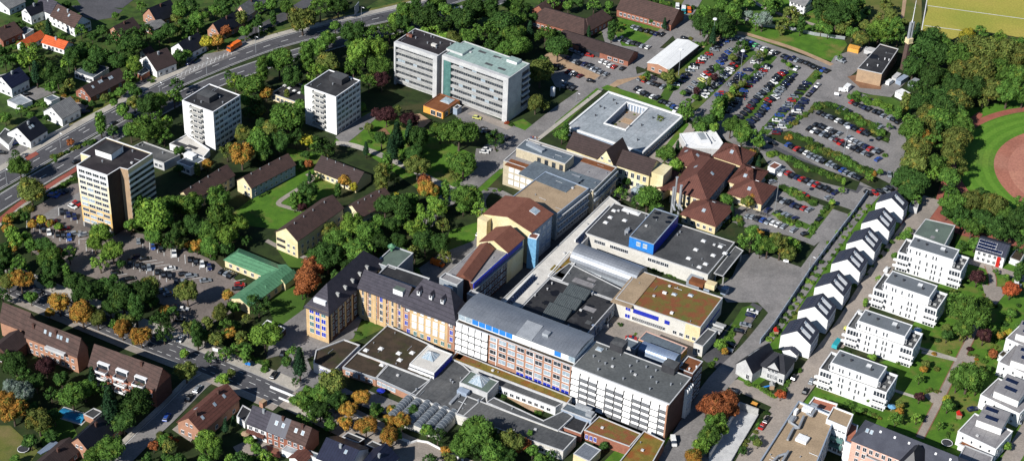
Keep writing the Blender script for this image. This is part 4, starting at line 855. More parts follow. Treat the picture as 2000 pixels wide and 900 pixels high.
def pyramid(b,x,y,s,hh):
    z=b.h-b.par; p=U(x,y,z).to_2d()-b.c; m=MB(); q=[(-s,-s),(s,-s),(s,s),(-s,s)]
    for i in range(4):
        a,c=q[i],q[(i+1)%4]; m.poly([(*a,.05),(*c,.05),(0,0,hh)])
        for t in (0,.33,.66,1): 
            e=(a[0]+(c[0]-a[0])*t,a[1]+(c[1]-a[1])*t,.08); m.tube(e,(0,0,hh+.04),.06,.05,4,1)
    m.build('glass_pyramid',['glass_pale','white_frame'],b.root,(p.x,p.y,z),b.side(0)[4])
pyramid(b,841,695,2.6,2.2); b.done()
b=Bld('green_pavilion','square pavilion with moss green roof and white glass pyramid','pavilion',[(897.5,746),(952,767.5),(973.8,743.8)],6,'light_concrete','bitumen_green',par=.3,parm='light_concrete'); pyramid(b,936,743,3.0,2.8); b.done()
b=Bld('low_hall','low hall with broad dark felt roof in front of the blue window ward','hall',[(800,770),(905,812),(960,763),(905,712),(880,697),(842,738)],4,'offwhite','bitumen_dark',par=.3); b.vents([(880,744),(884,748),(813,762),(934,786)],'grey_metal'); b.item('vent_duct',893,775,1,10,.8,'grey_metal'); b.item('vent_duct',905,768,4,2.5,1.6,'bluegrey_wall'); b.roof.data.materials[0]=M('bitumen'); b.done()
b=Bld('planted_ledge','strip of rust and green planted roof at the foot of the brick ward','planted roof',[(880,700),(1108,787),(1117,775),(892,686)],4.2,'light_concrete','sedum_green',par=.25); b.item('rust_planting',915,703,10,3.0,.12,'sedum'); b.item('rust_planting',893,695,4,3,.12,'sedum_rust'); b.done()
b=Bld('low_corridor','low corridor with grey felt roof beyond the narrow garden court','corridor',[(945,742),(1085,795),(1104,783),(968,731)],3.6,'white_render','bitumen',par=.25); b.wins(0,10,1,1,3,1.4,1.3,x0=.1,x1=.95); b.done()
b=Bld('low_hall','long low hall with grey felt roof, right of the barrel skylights','hall',[(890,808),(1100,880),(1126,852),(1000,806),(912,772)],4.25,'offwhite','bitumen',par=.3); b.wins(0,6,1,1,3,1.8,1.5,x0=.6,x1=.95); b.vents([(934,783),(1000,800)]); b.done()
b=Bld('low_hall','low dark roofed hall beside the narrow garden court','hall',[(1000,806),(1090,840),(1120,812),(1103,800),(1062,820),(965,775),(950,785)],4.5,'offwhite','bitumen',par=.25); b.done()
S('garden_court','sand',.06,(968,763),(985,757),(1065,795),(1055,812))
b=Bld('plant_deck','blue-grey roof plant deck at the foot of the blind fronted block','roof plant',[(1096,798),(1155,820),(1165,808),(1108,786)],5.2,'bluegrey_wall','bitumen_blue',par=.2); b.item('plant_box',1140,799,6,1.6,1.4,'grey_metal'); b.item('plant_box',1152,810,2.4,2.4,1.2,'grey_metal'); b.done()
b=Bld('brick_annexe','red brick annexe with a black roof tank area beside the planted roof','annexe',[(1100,833),(1135,846),(1152,817),(1120,805)],4,'brick_red','bitumen_dark',par=.5,parm='light_concrete'); b.done()
b=Bld('brick_annexe','red brick annexe with rust and green planted roof below the blind fronted block','annexe',[(1141,839),(1230,871),(1252,846),(1170,812)],4.4,'brick_red','sedum',par=.35); b.wins(0,3,1,1,3,1,1.8,x0=.02,x1=.3,glass='deep_blue'); b.done()
b=Bld('brick_annexe','annexe with green-brown planted roof at the right foot of the blind fronted block','annexe',[(1206,905),(1262,925),(1298,860),(1258,840)],4.8,'brick_red','sedum_green',par=.5,parm='light_concrete'); b.done()
b=Bld('garden_shed','small cream shed with corrugated grey roof below the red brick annexe','shed',[(1120,885),(1151,900),(1166,874)],3.6,'cream','standing_metal',par=.15); b.wins(0,1,1,.8,3,1,1,x0=.5,x1=.9); b.done()
for i in range(6):
    x=783+i*17.3; y=789+i*6.0
    p=U(x,y,4).to_2d(); vv=Vector((math.cos(R(61.7)),math.sin(R(61.7)))); uu=Vector((vv.y,-vv.x)); W2,D2=1.7,(5.5 if i<2 else 6.5)
    q=[p-uu*W2-vv*D2,p+uu*W2-vv*D2,p+uu*W2+vv*D2,p-uu*W2+vv*D2]; cc2=sum(q,Vector((0,0)))/4
    root=empty('barrel_skylight',(cc2.x,cc2.y,0),'barrel vaulted glass skylight number %s from the left in the row of six'%['one','two','three','four','five','six'][i] ,'skylight','row of barrel skylights'); an=math.atan2(vv.y,vv.x)
    root['label']=['leftmost','second from left','third from left','fourth from left','fifth from left','rightmost'][i]+' ribbed barrel skylight in the row of six'
    m=MB(); m.box(-D2,D2,-W2,W2,0,2.6); m.build('base','offwhite',root,rz=an)
    m=MB(); n=10
    for k in range(n):
        a0,a1=math.pi*k/n,math.pi*(k+1)/n; m.hexa([(-D2,-W2*math.cos(a0),2.6+1.7*math.sin(a0)-.08),(D2,-W2*math.cos(a0),2.6+1.7*math.sin(a0)-.08),(D2,-W2*math.cos(a1),2.6+1.7*math.sin(a1)-.08),(-D2,-W2*math.cos(a1),2.6+1.7*math.sin(a1)-.08)],[(-D2,-W2*math.cos(a0),2.6+1.7*math.sin(a0)),(D2,-W2*math.cos(a0),2.6+1.7*math.sin(a0)),(D2,-W2*math.cos(a1),2.6+1.7*math.sin(a1)),(-D2,-W2*math.cos(a1),2.6+1.7*math.sin(a1))])
    m.poly([(-D2+.01,-W2*math.cos(math.pi*k/n),2.6+1.7*math.sin(math.pi*k/n)) for k in range(n+1)][::-1]); m.build('glass_vault',mat('vault_glass',(.10,.12,.14),(.16,.18,.2),sc=.6,rough=.25,spec=.5),root,rz=an)
    m=MB()
    for r_ in range(9):
        x0=-D2+r_*(2*D2-.09)/8
        for k in range(n):
            a0,a1=math.pi*k/n,math.pi*(k+1)/n; m.hexa([(x0,-W2*math.cos(a0),2.6+1.7*math.sin(a0)),(x0+.09,-W2*math.cos(a0),2.6+1.7*math.sin(a0)),(x0+.09,-W2*math.cos(a1),2.6+1.7*math.sin(a1)),(x0,-W2*math.cos(a1),2.6+1.7*math.sin(a1))],[(x0,-1.04*W2*math.cos(a0),2.6+1.79*math.sin(a0)),(x0+.09,-1.04*W2*math.cos(a0),2.6+1.79*math.sin(a0)),(x0+.09,-1.04*W2*math.cos(a1),2.6+1.79*math.sin(a1)),(x0,-1.04*W2*math.cos(a1),2.6+1.79*math.sin(a1))])
    m.build('ribs','grey_metal',root,rz=an)
# brown roofed yellow apartment blocks
for pts,h,r,ax,lab in (([(345,381),(374,394),(476,350)],5.5,9,'v','brown roofed apartment block nearest to the yellow tower, half behind trees'),([(463,352),(491,367),(569,318)],5.5,9,'v','brown roofed apartment block with pale blue side and cream gable'),
    ([(614,331),(695,363),(724,341)],3.5,7.5,'u','dark brown hipped lodge on the lawn with a terrace'),([(539,452),(581,470),(664,404)],8.5,12.5,'v','cream gabled apartment block with balconies above the green roofed house'),([(672,405),(705,424),(759,386)],5,8.5,'v','brown roofed apartment block half hidden behind the light green tree')):
    b=pitched('apartment_block',lab,'apartment block',pts,h,r,ax,'pale_yellow','tile_brown' if ax=='v' else 'tile_darkbrown',group='brown roofed apartment blocks'); i=1 if ax=='v' else 0
    if ax=='v': b.panel(1,0,1,0,h-.3,'bluegrey_wall' if 'pale blue' in lab else 'pale_yellow',d=.03)
    b.wins(i,8,2 if h>5 else 1,1.1,2.7,1.1,1.3); b.wins(0,2,2 if h>5 else 1,1.1,2.7,1,1.2,x0=.45,x1=.95) if ax=='v' else None
    if h>8:
        for k in range(2): b.panel(0,.05,.42,2.2+k*2.8,3.2+k*2.8,'dark_metal',d=.4,name='balcony')
    for t in (.15,.35,.55,.8):
        x,y,z=b.on(t,.45); m=MB(); m.tube((0,0,-.2),(0,0,.7),.2); m.build('vent_pipe','grey_metal',b.roof,(x,y,z))
    b.done()
# green roofed house
GR='green metal roofed building'
b=pitched('green_roof_house','long green metal roofed wing with cream wall beside the left car park','house',[(439,507),(548,552),(575,530)],3.4,5.4,'u','cream','metal_green',group=GR,hip=3); b.wins(0,7,1,.9,3,1.2,1.5); b.done()
b=pitched('green_roof_house','green metal roofed wing running down towards the round dark tree','house',[(452,582),(487,598),(572,532)],3.6,5.6,'v','cream','metal_green',group=GR); b.wins(1,6,1,.9,3,1.2,1.5); b.done()
b=pitched('green_roof_house','small green metal roofed cross wing beside the round dark tree','house',[(500,565),(518,574),(540,564)],3.4,5,'u','cream','metal_green',group=GR,hip=2); b.wins(1,1,1,.9,3,1.2,1.5); b.done()
b=pitched('green_roof_house','short green metal roofed porch wing at the right end of the green building','house',[(545,548),(557,553),(575,535)],3.6,5.2,'v','cream','metal_green',group=GR); b.done()
b=Bld('garage','low garage with black roof and white edge behind the light green tree','garage',[(508,638),(545,654),(558,640),(522,624)],3,'dark_brown_clad','undergrowth',par=.4,parm='white_frame'); b.done()
# hipped clinic cluster
GC='brown hipped roofs of the clinic'
HC=[([(1310,368),(1380,389),(1437.5,324)],7,12.5,'v',8,'largest brown hipped roof of the clinic, in the middle of its group'),([(1315,314),(1362,328),(1392,303)],6,9.5,'v',6,'brown hipped roof at the upper left of the clinic group'),([(1395,303),(1450,321),(1475,298)],5,9.5,'u',8,'brown hipped roof at the top of the clinic group, beside the white roof'),
 ([(1425,353),(1470,367),(1496,333)],5,9,'u',7,'brown hipped roof at the right of the clinic group'),([(1423.8,376),(1487.5,396),(1516,365)],4.5,9,'u',7.5,'brown hipped roof at the lower right of the clinic group'),([(1332.5,417),(1397.5,440),(1432.5,405)],4.5,8.5,'u',8,'lowest brown hipped roof of the clinic, beside the supply hall')]
for pts,h,r,ax,hip,lab in HC:
    b=pitched('hipped_clinic',lab,HB,pts,h,r,ax,'cream',mat('x','') if False else 'tile_redbrown',oh=.8,hip=hip,group=GC); b.wins(0,5,2 if h>6 else 1,1.1,3,1.2,1.4); b.wins(1,7,2 if h>6 else 1,1.1,3,1.2,1.4); 
    slope_item(b,'roof_window',.5,.25,1.3,1.5,'glass_pale'); slope_item(b,'roof_window',.55,.75,1.3,1.5,'glass_pale')
    if h>6: b.panel(1,0,1,0,6.6,'bluegrey_wall',d=.03)
    b.done()
b=pitched('hipped_clinic','narrow rust brown roofed link at the left of the hipped clinic','link building',[(1281,368),(1296,375),(1322,343)],4,5,'v','cream','tile_redbrown',oh=.3); b.done()
b=pitched('hipped_clinic','tiny brown pyramid roof on the link of the hipped clinic','link building',[(1300,341),(1315,348),(1326,338)],5,7,'u','cream','tile_redbrown',oh=.3,hip=2.4); b.done()
b=Bld('white_pavilion','skewed white flat roofed pavilion with a raised roof frame','pavilion',[(1327.5,261),(1343,288),(1404,291),(1412,279),(1396,254)],4,'light_concrete','white_roof',par=.3,parm='white_roof'); b.item('roof_frame',1372,273,9,5,1,'white_render'); b.item('roof_inset',1371,270,6,3,1.1,'grey_membrane'); b.done()
for i,(x,y,hh) in enumerate(((1316,402,16),(1325,410,14),(1311,410,13))):
    p=U(x,y+8,0); root=empty('flue',(p.x,p.y,0),['tall','middle','short'][i]+' silver flue of the three beside the supply hall','flue','silver flues'); m=MB(); m.tube((0,0,0),(0,0,hh),.55 if i else .4); m.tube((0,0,hh),(0,0,hh+.3),.65); m.build('pipe','grey_metal',root); m=MB(); m.tube((0,0,5),(1.2,-3.2,3.8),.45); m.build('elbow','grey_metal',root)
# sheds, garages, workshops upper right
b=pitched('workshop_hall','white roofed brick workshop hall beside the big car park','hall',[(1265,123),(1306,136.5),(1357,88)],4,5.2,'v','brick_pink','white_roof',oh=.3); b.wins(0,2,1,1.2,3,1.5,1.2,x0=.1,x1=.8); b.panel(1,0,1,0,3.6,'dark_brown_clad',d=.03); b.done()
b=pitched('garage_range','long dark roofed garage range with open carport','garage',[(1090,77),(1227,119),(1247,103)],3.2,5.8,'u','brick_red','tile_darkbrown'); b.panel(0,.3,.6,.2,2.8,'dark_metal',d=.03,name='carport_opening'); b.wins(0,3,1,1,3,2,1.2,x0=.7,x1=.95); b.done()
b=pitched('brick_villa','red brick wing with brown roof and small dormers above the garages','house',[(1036,38),(1140,68),(1168,44)],4,8,'u','brick_red','tile_brown',hip=4); b.wins(0,12,1,1.1,3,1.3,1.3); b.done()
b=pitched('brick_villa','red brick side wing with brown roof and glass gable above the garages','house',[(1125,50),(1150,60),(1182,30)],4,8,'v','brick_red','tile_brown',hip=3); b.wins(1,5,1,1.1,3,1.3,1.3); b.done()
b=pitched('brick_villa','brown roofed wing at the far left of the brick group','house',[(1040,18),(1064,26),(1100,2)],4,7,'v','brick_red','tile_brown'); b.done()
b=pitched('barn_house','long brown roofed brick barn at the top of the picture','house',[(1205,18),(1311,48),(1331,24)],4,9,'u','brick_red','tile_brown'); b.wins(0,12,1,1.2,3,1.3,1.4); b.done()
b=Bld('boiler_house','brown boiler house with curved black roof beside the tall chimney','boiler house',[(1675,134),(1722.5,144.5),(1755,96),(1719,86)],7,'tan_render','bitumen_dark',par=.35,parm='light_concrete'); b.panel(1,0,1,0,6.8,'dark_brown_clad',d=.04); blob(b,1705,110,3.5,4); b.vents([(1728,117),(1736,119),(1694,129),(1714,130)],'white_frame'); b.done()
for q,hh,mm,lab in (([(1656,92),(1677,97),(1680,91)],2.6,'orange_wall','orange container behind the boiler house'),([(1688,96),(1708,101),(1712,95)],2.6,'light_concrete','grey container behind the boiler house'),([(1648,168),(1657,171),(1664,165)],2.8,'white_render','small white site hut in front of the boiler house'),([(1749,178),(1766,187),(1775,180)],3,'white_render','white storage container below the chimney'),([(1776,106),(1790,111),(1792,105)],2.6,'white_render','white container behind the chimney'),([(1774,160),(1784,164),(1788,152)],2.8,'grey_cladding','grey shed right of the chimney'),
    ([(1750,155),(1760,159),(1770,147)],2.6,'bluegrey_wall','open grey skip at the foot of the chimney'),([(1742,150),(1751,153),(1758,143)],2.4,'light_concrete','pale skip left of the grey skip by the chimney')):
    Bld('container',lab,'container',q,hh,mm,'white_roof' if mm=='white_render' else mm,par=0)
# chimney
p=U(1765,136); t=U(1776,76,0); root=empty('factory_chimney',(p.x,p.y,0),'tall tapered brown brick chimney with pale platform and steel flue on top','chimney',rz=R(30))
m=MB(); m.hexa([(-1.35,-1.35,0),(1.35,-1.35,0),(1.35,1.35,0),(-1.35,1.35,0)],[(-1.05,-1.05,16),(1.05,-1.05,16),(1.05,1.05,16),(-1.05,1.05,16)]); m.build('shaft',mat('chimney_brick',(.11,.07,.06),(.09,.06,.05),sc=1),root)
m=MB(); m.box(-1.5,1.5,-1.5,1.5,14.6,15.0); m.box(-1.35,1.35,-1.35,1.35,15.0,17.2); m.build('platform','cream',root)
m=MB()
for x in (-.75,.75): m.tube((x,0,17),(x,0,25.5),.7)
m.tube((0,.6,17),(0,.6,26),.25); m.build('steel_flue','grey_metal',root)
m=MB(); m.tube((0,0,25.5),(0,0,37),.22,.12); m.tube((-.6,0,33),(.6,0,33),.08); m.build('mast','white_frame',root)
# slab
def flat(name,label,cat,pts,h,wall='white_render',roof='bitumen',par=.3,w=None,group=None,parm='light_concrete'):
    b=Bld(name,label,cat,pts,h,wall,roof,par,group=group,parm=parm)
    if w: b.wins(0,*w)
    return b.done()
# detached houses top left
def house(label,pts,h,r,ax,wall,roof,side=None,hip=0,nw=3,fl=1,chim=((.5,.4),),sky=(),cat='house',group=None,name='house',frame='white_frame'):
    b=pitched(name,label,cat,pts,h,r,ax,wall,roof,hip=hip,chim=chim,sky=sky,group=group)
    b.wins(0,nw,fl,.9,2.7,1.2,1.3,frame=frame); b.wins(1,nw+1,fl,.9,2.7,1.2,1.3,frame=frame)
    if ax=='v' and not hip and r-h>2.5: b.wins(0,2,1,h+.2,3,.9,1,x0=.32,x1=.68)
    return b.done()
house('orange tiled bungalow, long wing',[(82,83),(124,96),(134,82)],3,5.2,'u','white_render','tile_orange',nw=5)
house('orange tiled bungalow, front wing with white gable',[(33,86),(50,92),(84,70)],3,5.2,'v','white_render','tile_orange',nw=1,chim=())
house('white gabled house with a red panel and dark roof beside the main road',[(271,117),(306,138),(342,122)],4,9,'v','white_render','tile_darkbrown',nw=2)
b=house('long dark brown roofed house with roof windows beside the main road',[(148,177),(177,190),(252,156)],3,6.6,'v','brick_red','tile_darkbrown',nw=2,sky=((.4,.35),(.46,.35),(.66,.3),(.72,.3),(.2,.3)))
flat('house','flat grey roofed house behind the long dark brown roof','house',[(145,140),(182,152),(217,134)],3.5,'white_render','bitumen_blue',.25,(5,1,1,3,1.6,1.5))
house('white house with pale grey striped roof beside the main road',[(85,217),(121,232),(158,213)],4.2,8.2,'v','white_render','tile_grey',nw=2,chim=())
house('white gabled house with black roof beside the blue parked car',[(14,259),(59,275),(98,256)],4,8.6,'v','white_render','tile_black',nw=2,sky=((.45,.3),(.6,.3)))
flat('garage','white double garage beside the black roofed house','garage',[(-4,266),(17,284),(33,262),(10,250)],2.8,'white_render','bitumen')
house('white house with navy roof at the left edge',[(-12,158),(22,172),(46,150)],5,9,'v','white_render','slate_navy',nw=3)
flat('annexe','white flat roofed front of the navy roofed house','annexe',[(-20,162),(26,152),(24,141),(-10,150)],5,'white_render','bitumen')
flat('garage','pale double garage with grey roof by the paved yard','garage',[(14,196),(38,207),(63,197),(40,184)],2.8,'white_render','grey_membrane')
flat('garage','white garage with grey roof above the striped roof house','garage',[(86,192),(100,198),(117,191),(103,185)],2.8,'white_render','bitumen_blue')
house('brown roofed terrace house with blue solar panels and blue gable',[(99,31),(145,54),(163,34)],5.2,9.5,'u','white_render','tile_brown',nw=5,fl=2,sky=((.15,.3),(.6,.3)))
house('slate roofed terrace house left of the brown terrace',[(70,14),(99,27),(112,8)],5,9.5,'u','white_render','slate_dark',nw=3)
house('white gabled house with dark roof behind the hedge, top left',[(42,22),(60,31),(80,14)],5,8,'v','white_render','tile_black',nw=2)
house('brown roofed house at the left edge',[(-25,66),(6,80),(28,56)],3.5,7,'v','brick_red','tile_brown',nw=2)
house('grey roofed house in the top left corner',[(-15,5),(18,18),(40,0)],3.5,6,'v','white_render','tile_grey',nw=2)
house('tall brick gabled house with black roof in the upper gardens',[(279,29),(307,43),(344,25)],3.6,9,'v','brick_pink','tile_black',nw=2)
house('low garage with beige roof beside the tall brick gable','x' and [(276,52),(300,60),(318,45)],2.6,4.2,'v','brick_pink','tile_grey',nw=1,chim=(),cat='garage')
house('brick gabled house with dark roof among dark garden trees',[(209,61),(238,73),(274,55)],3.6,7.6,'v','brick_pink','tile_darkbrown',nw=2)
house('dark roofed house beside the main road and the orange tree',[(334,93),(366,106),(402,86)],3.8,8,'v','white_render','tile_black',nw=2)
house('brick gabled house with dark roof behind the orange lorry',[(405,58),(430,68),(464,38)],3.6,8.5,'v','brick_pink','tile_black',nw=2)
house('pink gabled house with pale grey roof at the top',[(459,24),(482,31),(526,8)],3.6,8,'v','pink_render','tile_grey',nw=2)
house('small dark roofed house behind the red panel house',[(273,103),(285,108),(295,98)],3,5,'v','white_render','tile_darkbrown',nw=1,chim=())
flat('garage','brick garage beside the red panel house','garage',[(268,142),(276,148),(292,138),(284,130)],2.8,'brick_red','bitumen_blue')
house('white villa in the park at the top right',[(1543,2),(1572,12),(1592,0)],5,7.5,'u','white_render','tile_grey',nw=4,fl=2)
flat('shed','grey garden shed roof left of the slate terrace','shed',[(31,62),(48,69),(66,58),(50,52)],2.6,'white_render','bitumen_blue')
# bottom left
def loggias(b,i,xs,zs,dd=1.4,wd=.2):
    a,d,nr,l,an=b.side(i)
    for x in xs:
        for z in zs:
            m=MB(); m.box(l*x,l*(x+wd),-dd,0,z,z+.15); m.box(l*x,l*(x+wd),-dd,-dd+.1,z,z+1.05); m.box(l*x,l*x+.1,-dd,0,z,z+1.05); m.box(l*(x+wd)-.1,l*(x+wd),-dd,0,z,z+1.05); m.build('balcony','white_render',b.root,(a.x,a.y,0),an)
b=pitched('brick_apartment_house','orange brick apartment house with brown roof and terrace, left of its twin','apartment block',[(50,655),(150,694),(163,674)],8,14,'u','brick_pink','tile_brown',chim=((.55,.35),(.12,.3)),sky=((.35,.3),(.6,.3),(.66,.3),(.78,.3),(.45,.28)),group='brick apartment houses'); b.wins(0,9,2,1.2,3,1,1.2); m=b.panel(0,.42,.8,6.6,7.7,'light_concrete',d=1.6,name='terrace'); b.done()
b=pitched('brick_apartment_house','brown roofed side wing of the orange brick apartment house','apartment block',[(0,625),(52,645),(66,625)],7,13,'u','brick_pink','tile_brown'); b.done()
b=pitched('brick_apartment_house','low dark slate wing at the far left edge','apartment block',[(-20,680),(18,695),(48,662)],5,8,'v','brick_dark','tile_darkbrown'); b.wins(0,3,1,1,3,1,1.1); b.done()
b=pitched('brick_apartment_house','red brick apartment house with three stacks of white balconies','apartment block',[(174,713),(304,760),(322,728)],8.2,14.5,'u','brick_red','tile_brown',chim=((.72,.4),),group='brick apartment houses'); b.wins(0,12,2,1.2,3,1,1.3)
loggias(b,0,(.12,.40,.68),(1.8,4.8,7.6),1.8,.17)
for x in (.12,.40,.68): 
    a,d,nr,l,an=b.side(0); m=MB(); m.box(l*x,l*(x+.17),.3,2.6,8.0,10.6,0); m.box(l*x+.3,l*(x+.17)-.3,.2,.3,8.2,10.2,1); m.build('dormer_loggia',['white_frame','glass'],b.root,(a.x,a.y,0),an)
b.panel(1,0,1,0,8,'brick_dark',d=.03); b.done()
house('orange brick house with long red-brown roof and roof windows beside the side street',[(347,823),(393,843),(470,779)],5,9.2,'v','brick_pink','tile_redbrown',nw=3,chim=((.15,.4),(.75,.45)),sky=((.3,.7),(.55,.3),(.8,.3),(.2,.25)))
A0,B0,C0=(482,826),(596,870),(612,838)
for k,(rf,lab) in enumerate((('tile_grey','terrace house with grey roof and balcony, left of three'),('slate_navy','terrace house with navy tiles, middle of three'),('tile_brown','terrace house with brown roof, right of three'))):
    t0,t1=k/3,(k+1)/3; f=lambda t:(A0[0]+(B0[0]-A0[0])*t,A0[1]+(B0[1]-A0[1])*t)
    a,c=f(t0+.002),f(t1-.002); bb=(c[0]+C0[0]-B0[0],c[1]+C0[1]-B0[1])
    b=pitched('terrace_house',lab,'house',[a,c,bb],5.6,10.4,'u','white_render' if k==0 else 'brick_red','slate_dark' if k==0 else rf,group='row of three terrace houses',chim=((.6,.42),),sky=((.35,.28),(.7,.28)) if k else (),oh=.25); b.wins(0,3,2,.9,2.7,1.2,1.4)
    if k==0: b.panel(0,.05,.95,2.6,3.5,'tile_redbrown',d=1.3,name='balcony')
    b.done()
house('navy tiled house at the bottom edge with a chimney',[(620,893),(680,917),(712,872)],5.5,9.5,'u','white_render','slate_navy',nw=3,sky=((.7,.35),))
house('navy tiled gabled house at the bottom edge, right of its neighbour',[(695,918),(742,935),(770,890)],5.5,9.5,'v','white_render','slate_navy',nw=2)
flat('garage','flat dark roofed garages left of the orange trees','garage',[(668,852),(700,864),(712,856),(680,843)],2.8,'dark_brown_clad','bitumen_dark'); flat('garage','flat dark roofed garages right of the other dark garages','garage',[(715,868),(745,880),(756,872),(728,860)],2.8,'dark_brown_clad','bitumen_dark')
house('dark house with an orange lit brick gable near the bottom left',[(133,866),(178,884),(245,832)],4,9,'v','brick_pink','tile_black',nw=2)
house('brown roofed bungalow at the bottom left edge',[(66,905),(104,922),(145,872)],2.8,6,'v','brick_red','tile_darkbrown',nw=2)
flat('carport','pale metal carport roof beside the bottom left bungalow','carport',[(73,882),(80,886),(118,866),(104,858)],2.6,None,'blue_metal',0)
flat('garage','flat dark garage beside the blue covered pool','garage',[(163,808),(182,817),(200,803),(183,796)],2.8,'brick_pink','bitumen_dark')
flat('garage','dark flat garage between red-brown roof and terrace houses','garage',[(462,812),(478,824),(492,800),(474,790)],2.8,'white_render','bitumen_dark')
flat('carport','glass roofed conservatory in front of the brown terrace house','conservatory',[(550,877),(592,893),(598,882),(560,868)],2.8,'white_render','grey_membrane',.1)
house('red-brown porch roofs at the bottom edge',[(565,893),(590,905),(612,890)],2.6,4,'v','white_render','tile_redbrown',nw=1,chim=())
flat('garage','narrow blue-grey garage behind the terrace at the bottom','garage',[(596,885),(622,896),(630,888),(604,878)],2.8,'white_render','bitumen_blue')
# dark blue slate house centre right
b=pitched('slate_villa','grey villa with big dark blue roof, front gable end towards the hedge','house',[(1439,709),(1470,727),(1499,688)],5,9.2,'v','light_concrete','tile_black',oh=.4,sky=((.35,.7),(.4,.7),(.45,.7),(.62,.7),(.67,.7)),group='dark blue roofed villa'); b.wins(0,1,1,1,3,1.3,2,x0=.6,x1=.9); b.done()
b=pitched('slate_villa','right wing of the dark blue roofed villa with dormers','house',[(1485,712),(1533,729),(1550,700)],5.5,9.3,'u','light_concrete','tile_black',oh=.4,hip=3,group='dark blue roofed villa'); b.wins(0,3,1,1,3,1.4,1.6,x0=.3,x1=1); b.done()
b=pitched('slate_villa','grey gabled bay of the dark blue roofed villa with lattice windows','house',[(1499,715),(1522,723),(1533,708)],6,9.0,'v','light_concrete','tile_black',oh=.3,group='dark blue roofed villa'); b.wins(0,4,1,1.2,3,1,2,mull=2,x0=.1,x1=.9); b.wins(0,3,1,4.2,3,.9,1); b.done()
# white row houses
G8='row of white gabled houses'
apx=[(1557,646),(1591,598.5),(1622.5,552.5),(1655,506.5),(1684,467),(1713,427.5),(1741.5,387)]
ordn=['first','second','third','fourth','fifth','sixth','seventh']
for i,(ax_,ay_) in enumerate(apx):
    k=ppm(ax_,ay_)/ppm(1557,646)
    # apex is ridge front end at height 10.5, eaves 6
    pr=U(ax_,ay_,10.8).to_2d(); th=R(64.0); vv=Vector((math.cos(th),math.sin(th))); uu=Vector((vv.y,-vv.x)); hw=5.9; dp=9.8 if i<6 else 6.5
    q=[pr-uu*hw,pr+uu*hw,pr+uu*hw+vv*dp,pr-uu*hw+vv*dp]
    b=Bld('row_house',('white gabled house, %s from the bottom of the slanting row'%ordn[i]),'house',q,6.6,'white_render',None,par=0,isworld=True,group=G8)
    b=pitched('','','',None,6.6,10.8,'v','white_render','tile_anthracite',oh=.12,b=b)
    n=2 if i<6 else 1
    for j in range(n):
        t=.27+.42*j if n==2 else .5
        # cut-in roof terrace on the right slope
        o=slope_item(b,'roof_terrace',t,.25,1.9,4.2,'white_render','white_frame',.05); slope_item(b,'roof_window',t+.03,.43,1.2,.7,'glass_pale','white_frame')
    for j in range(5): slope_item(b,'roof_window',.18+.15*j,.72,.5,2.2,'solar','tile_anthracite',.06)
    b.wins(1,6,2,1,2.8,1.1,1.4); b.wins(3,4,2,1,2.8,1.3,1.8); b.done()
b=pitched('garden_annexe','small dark roofed annexe on the gable of the first white row house','annexe',[(1528,684),(1556,694),(1561,688)],2.8,4.4,'v','white_render','tile_anthracite',oh=.1); b.done()
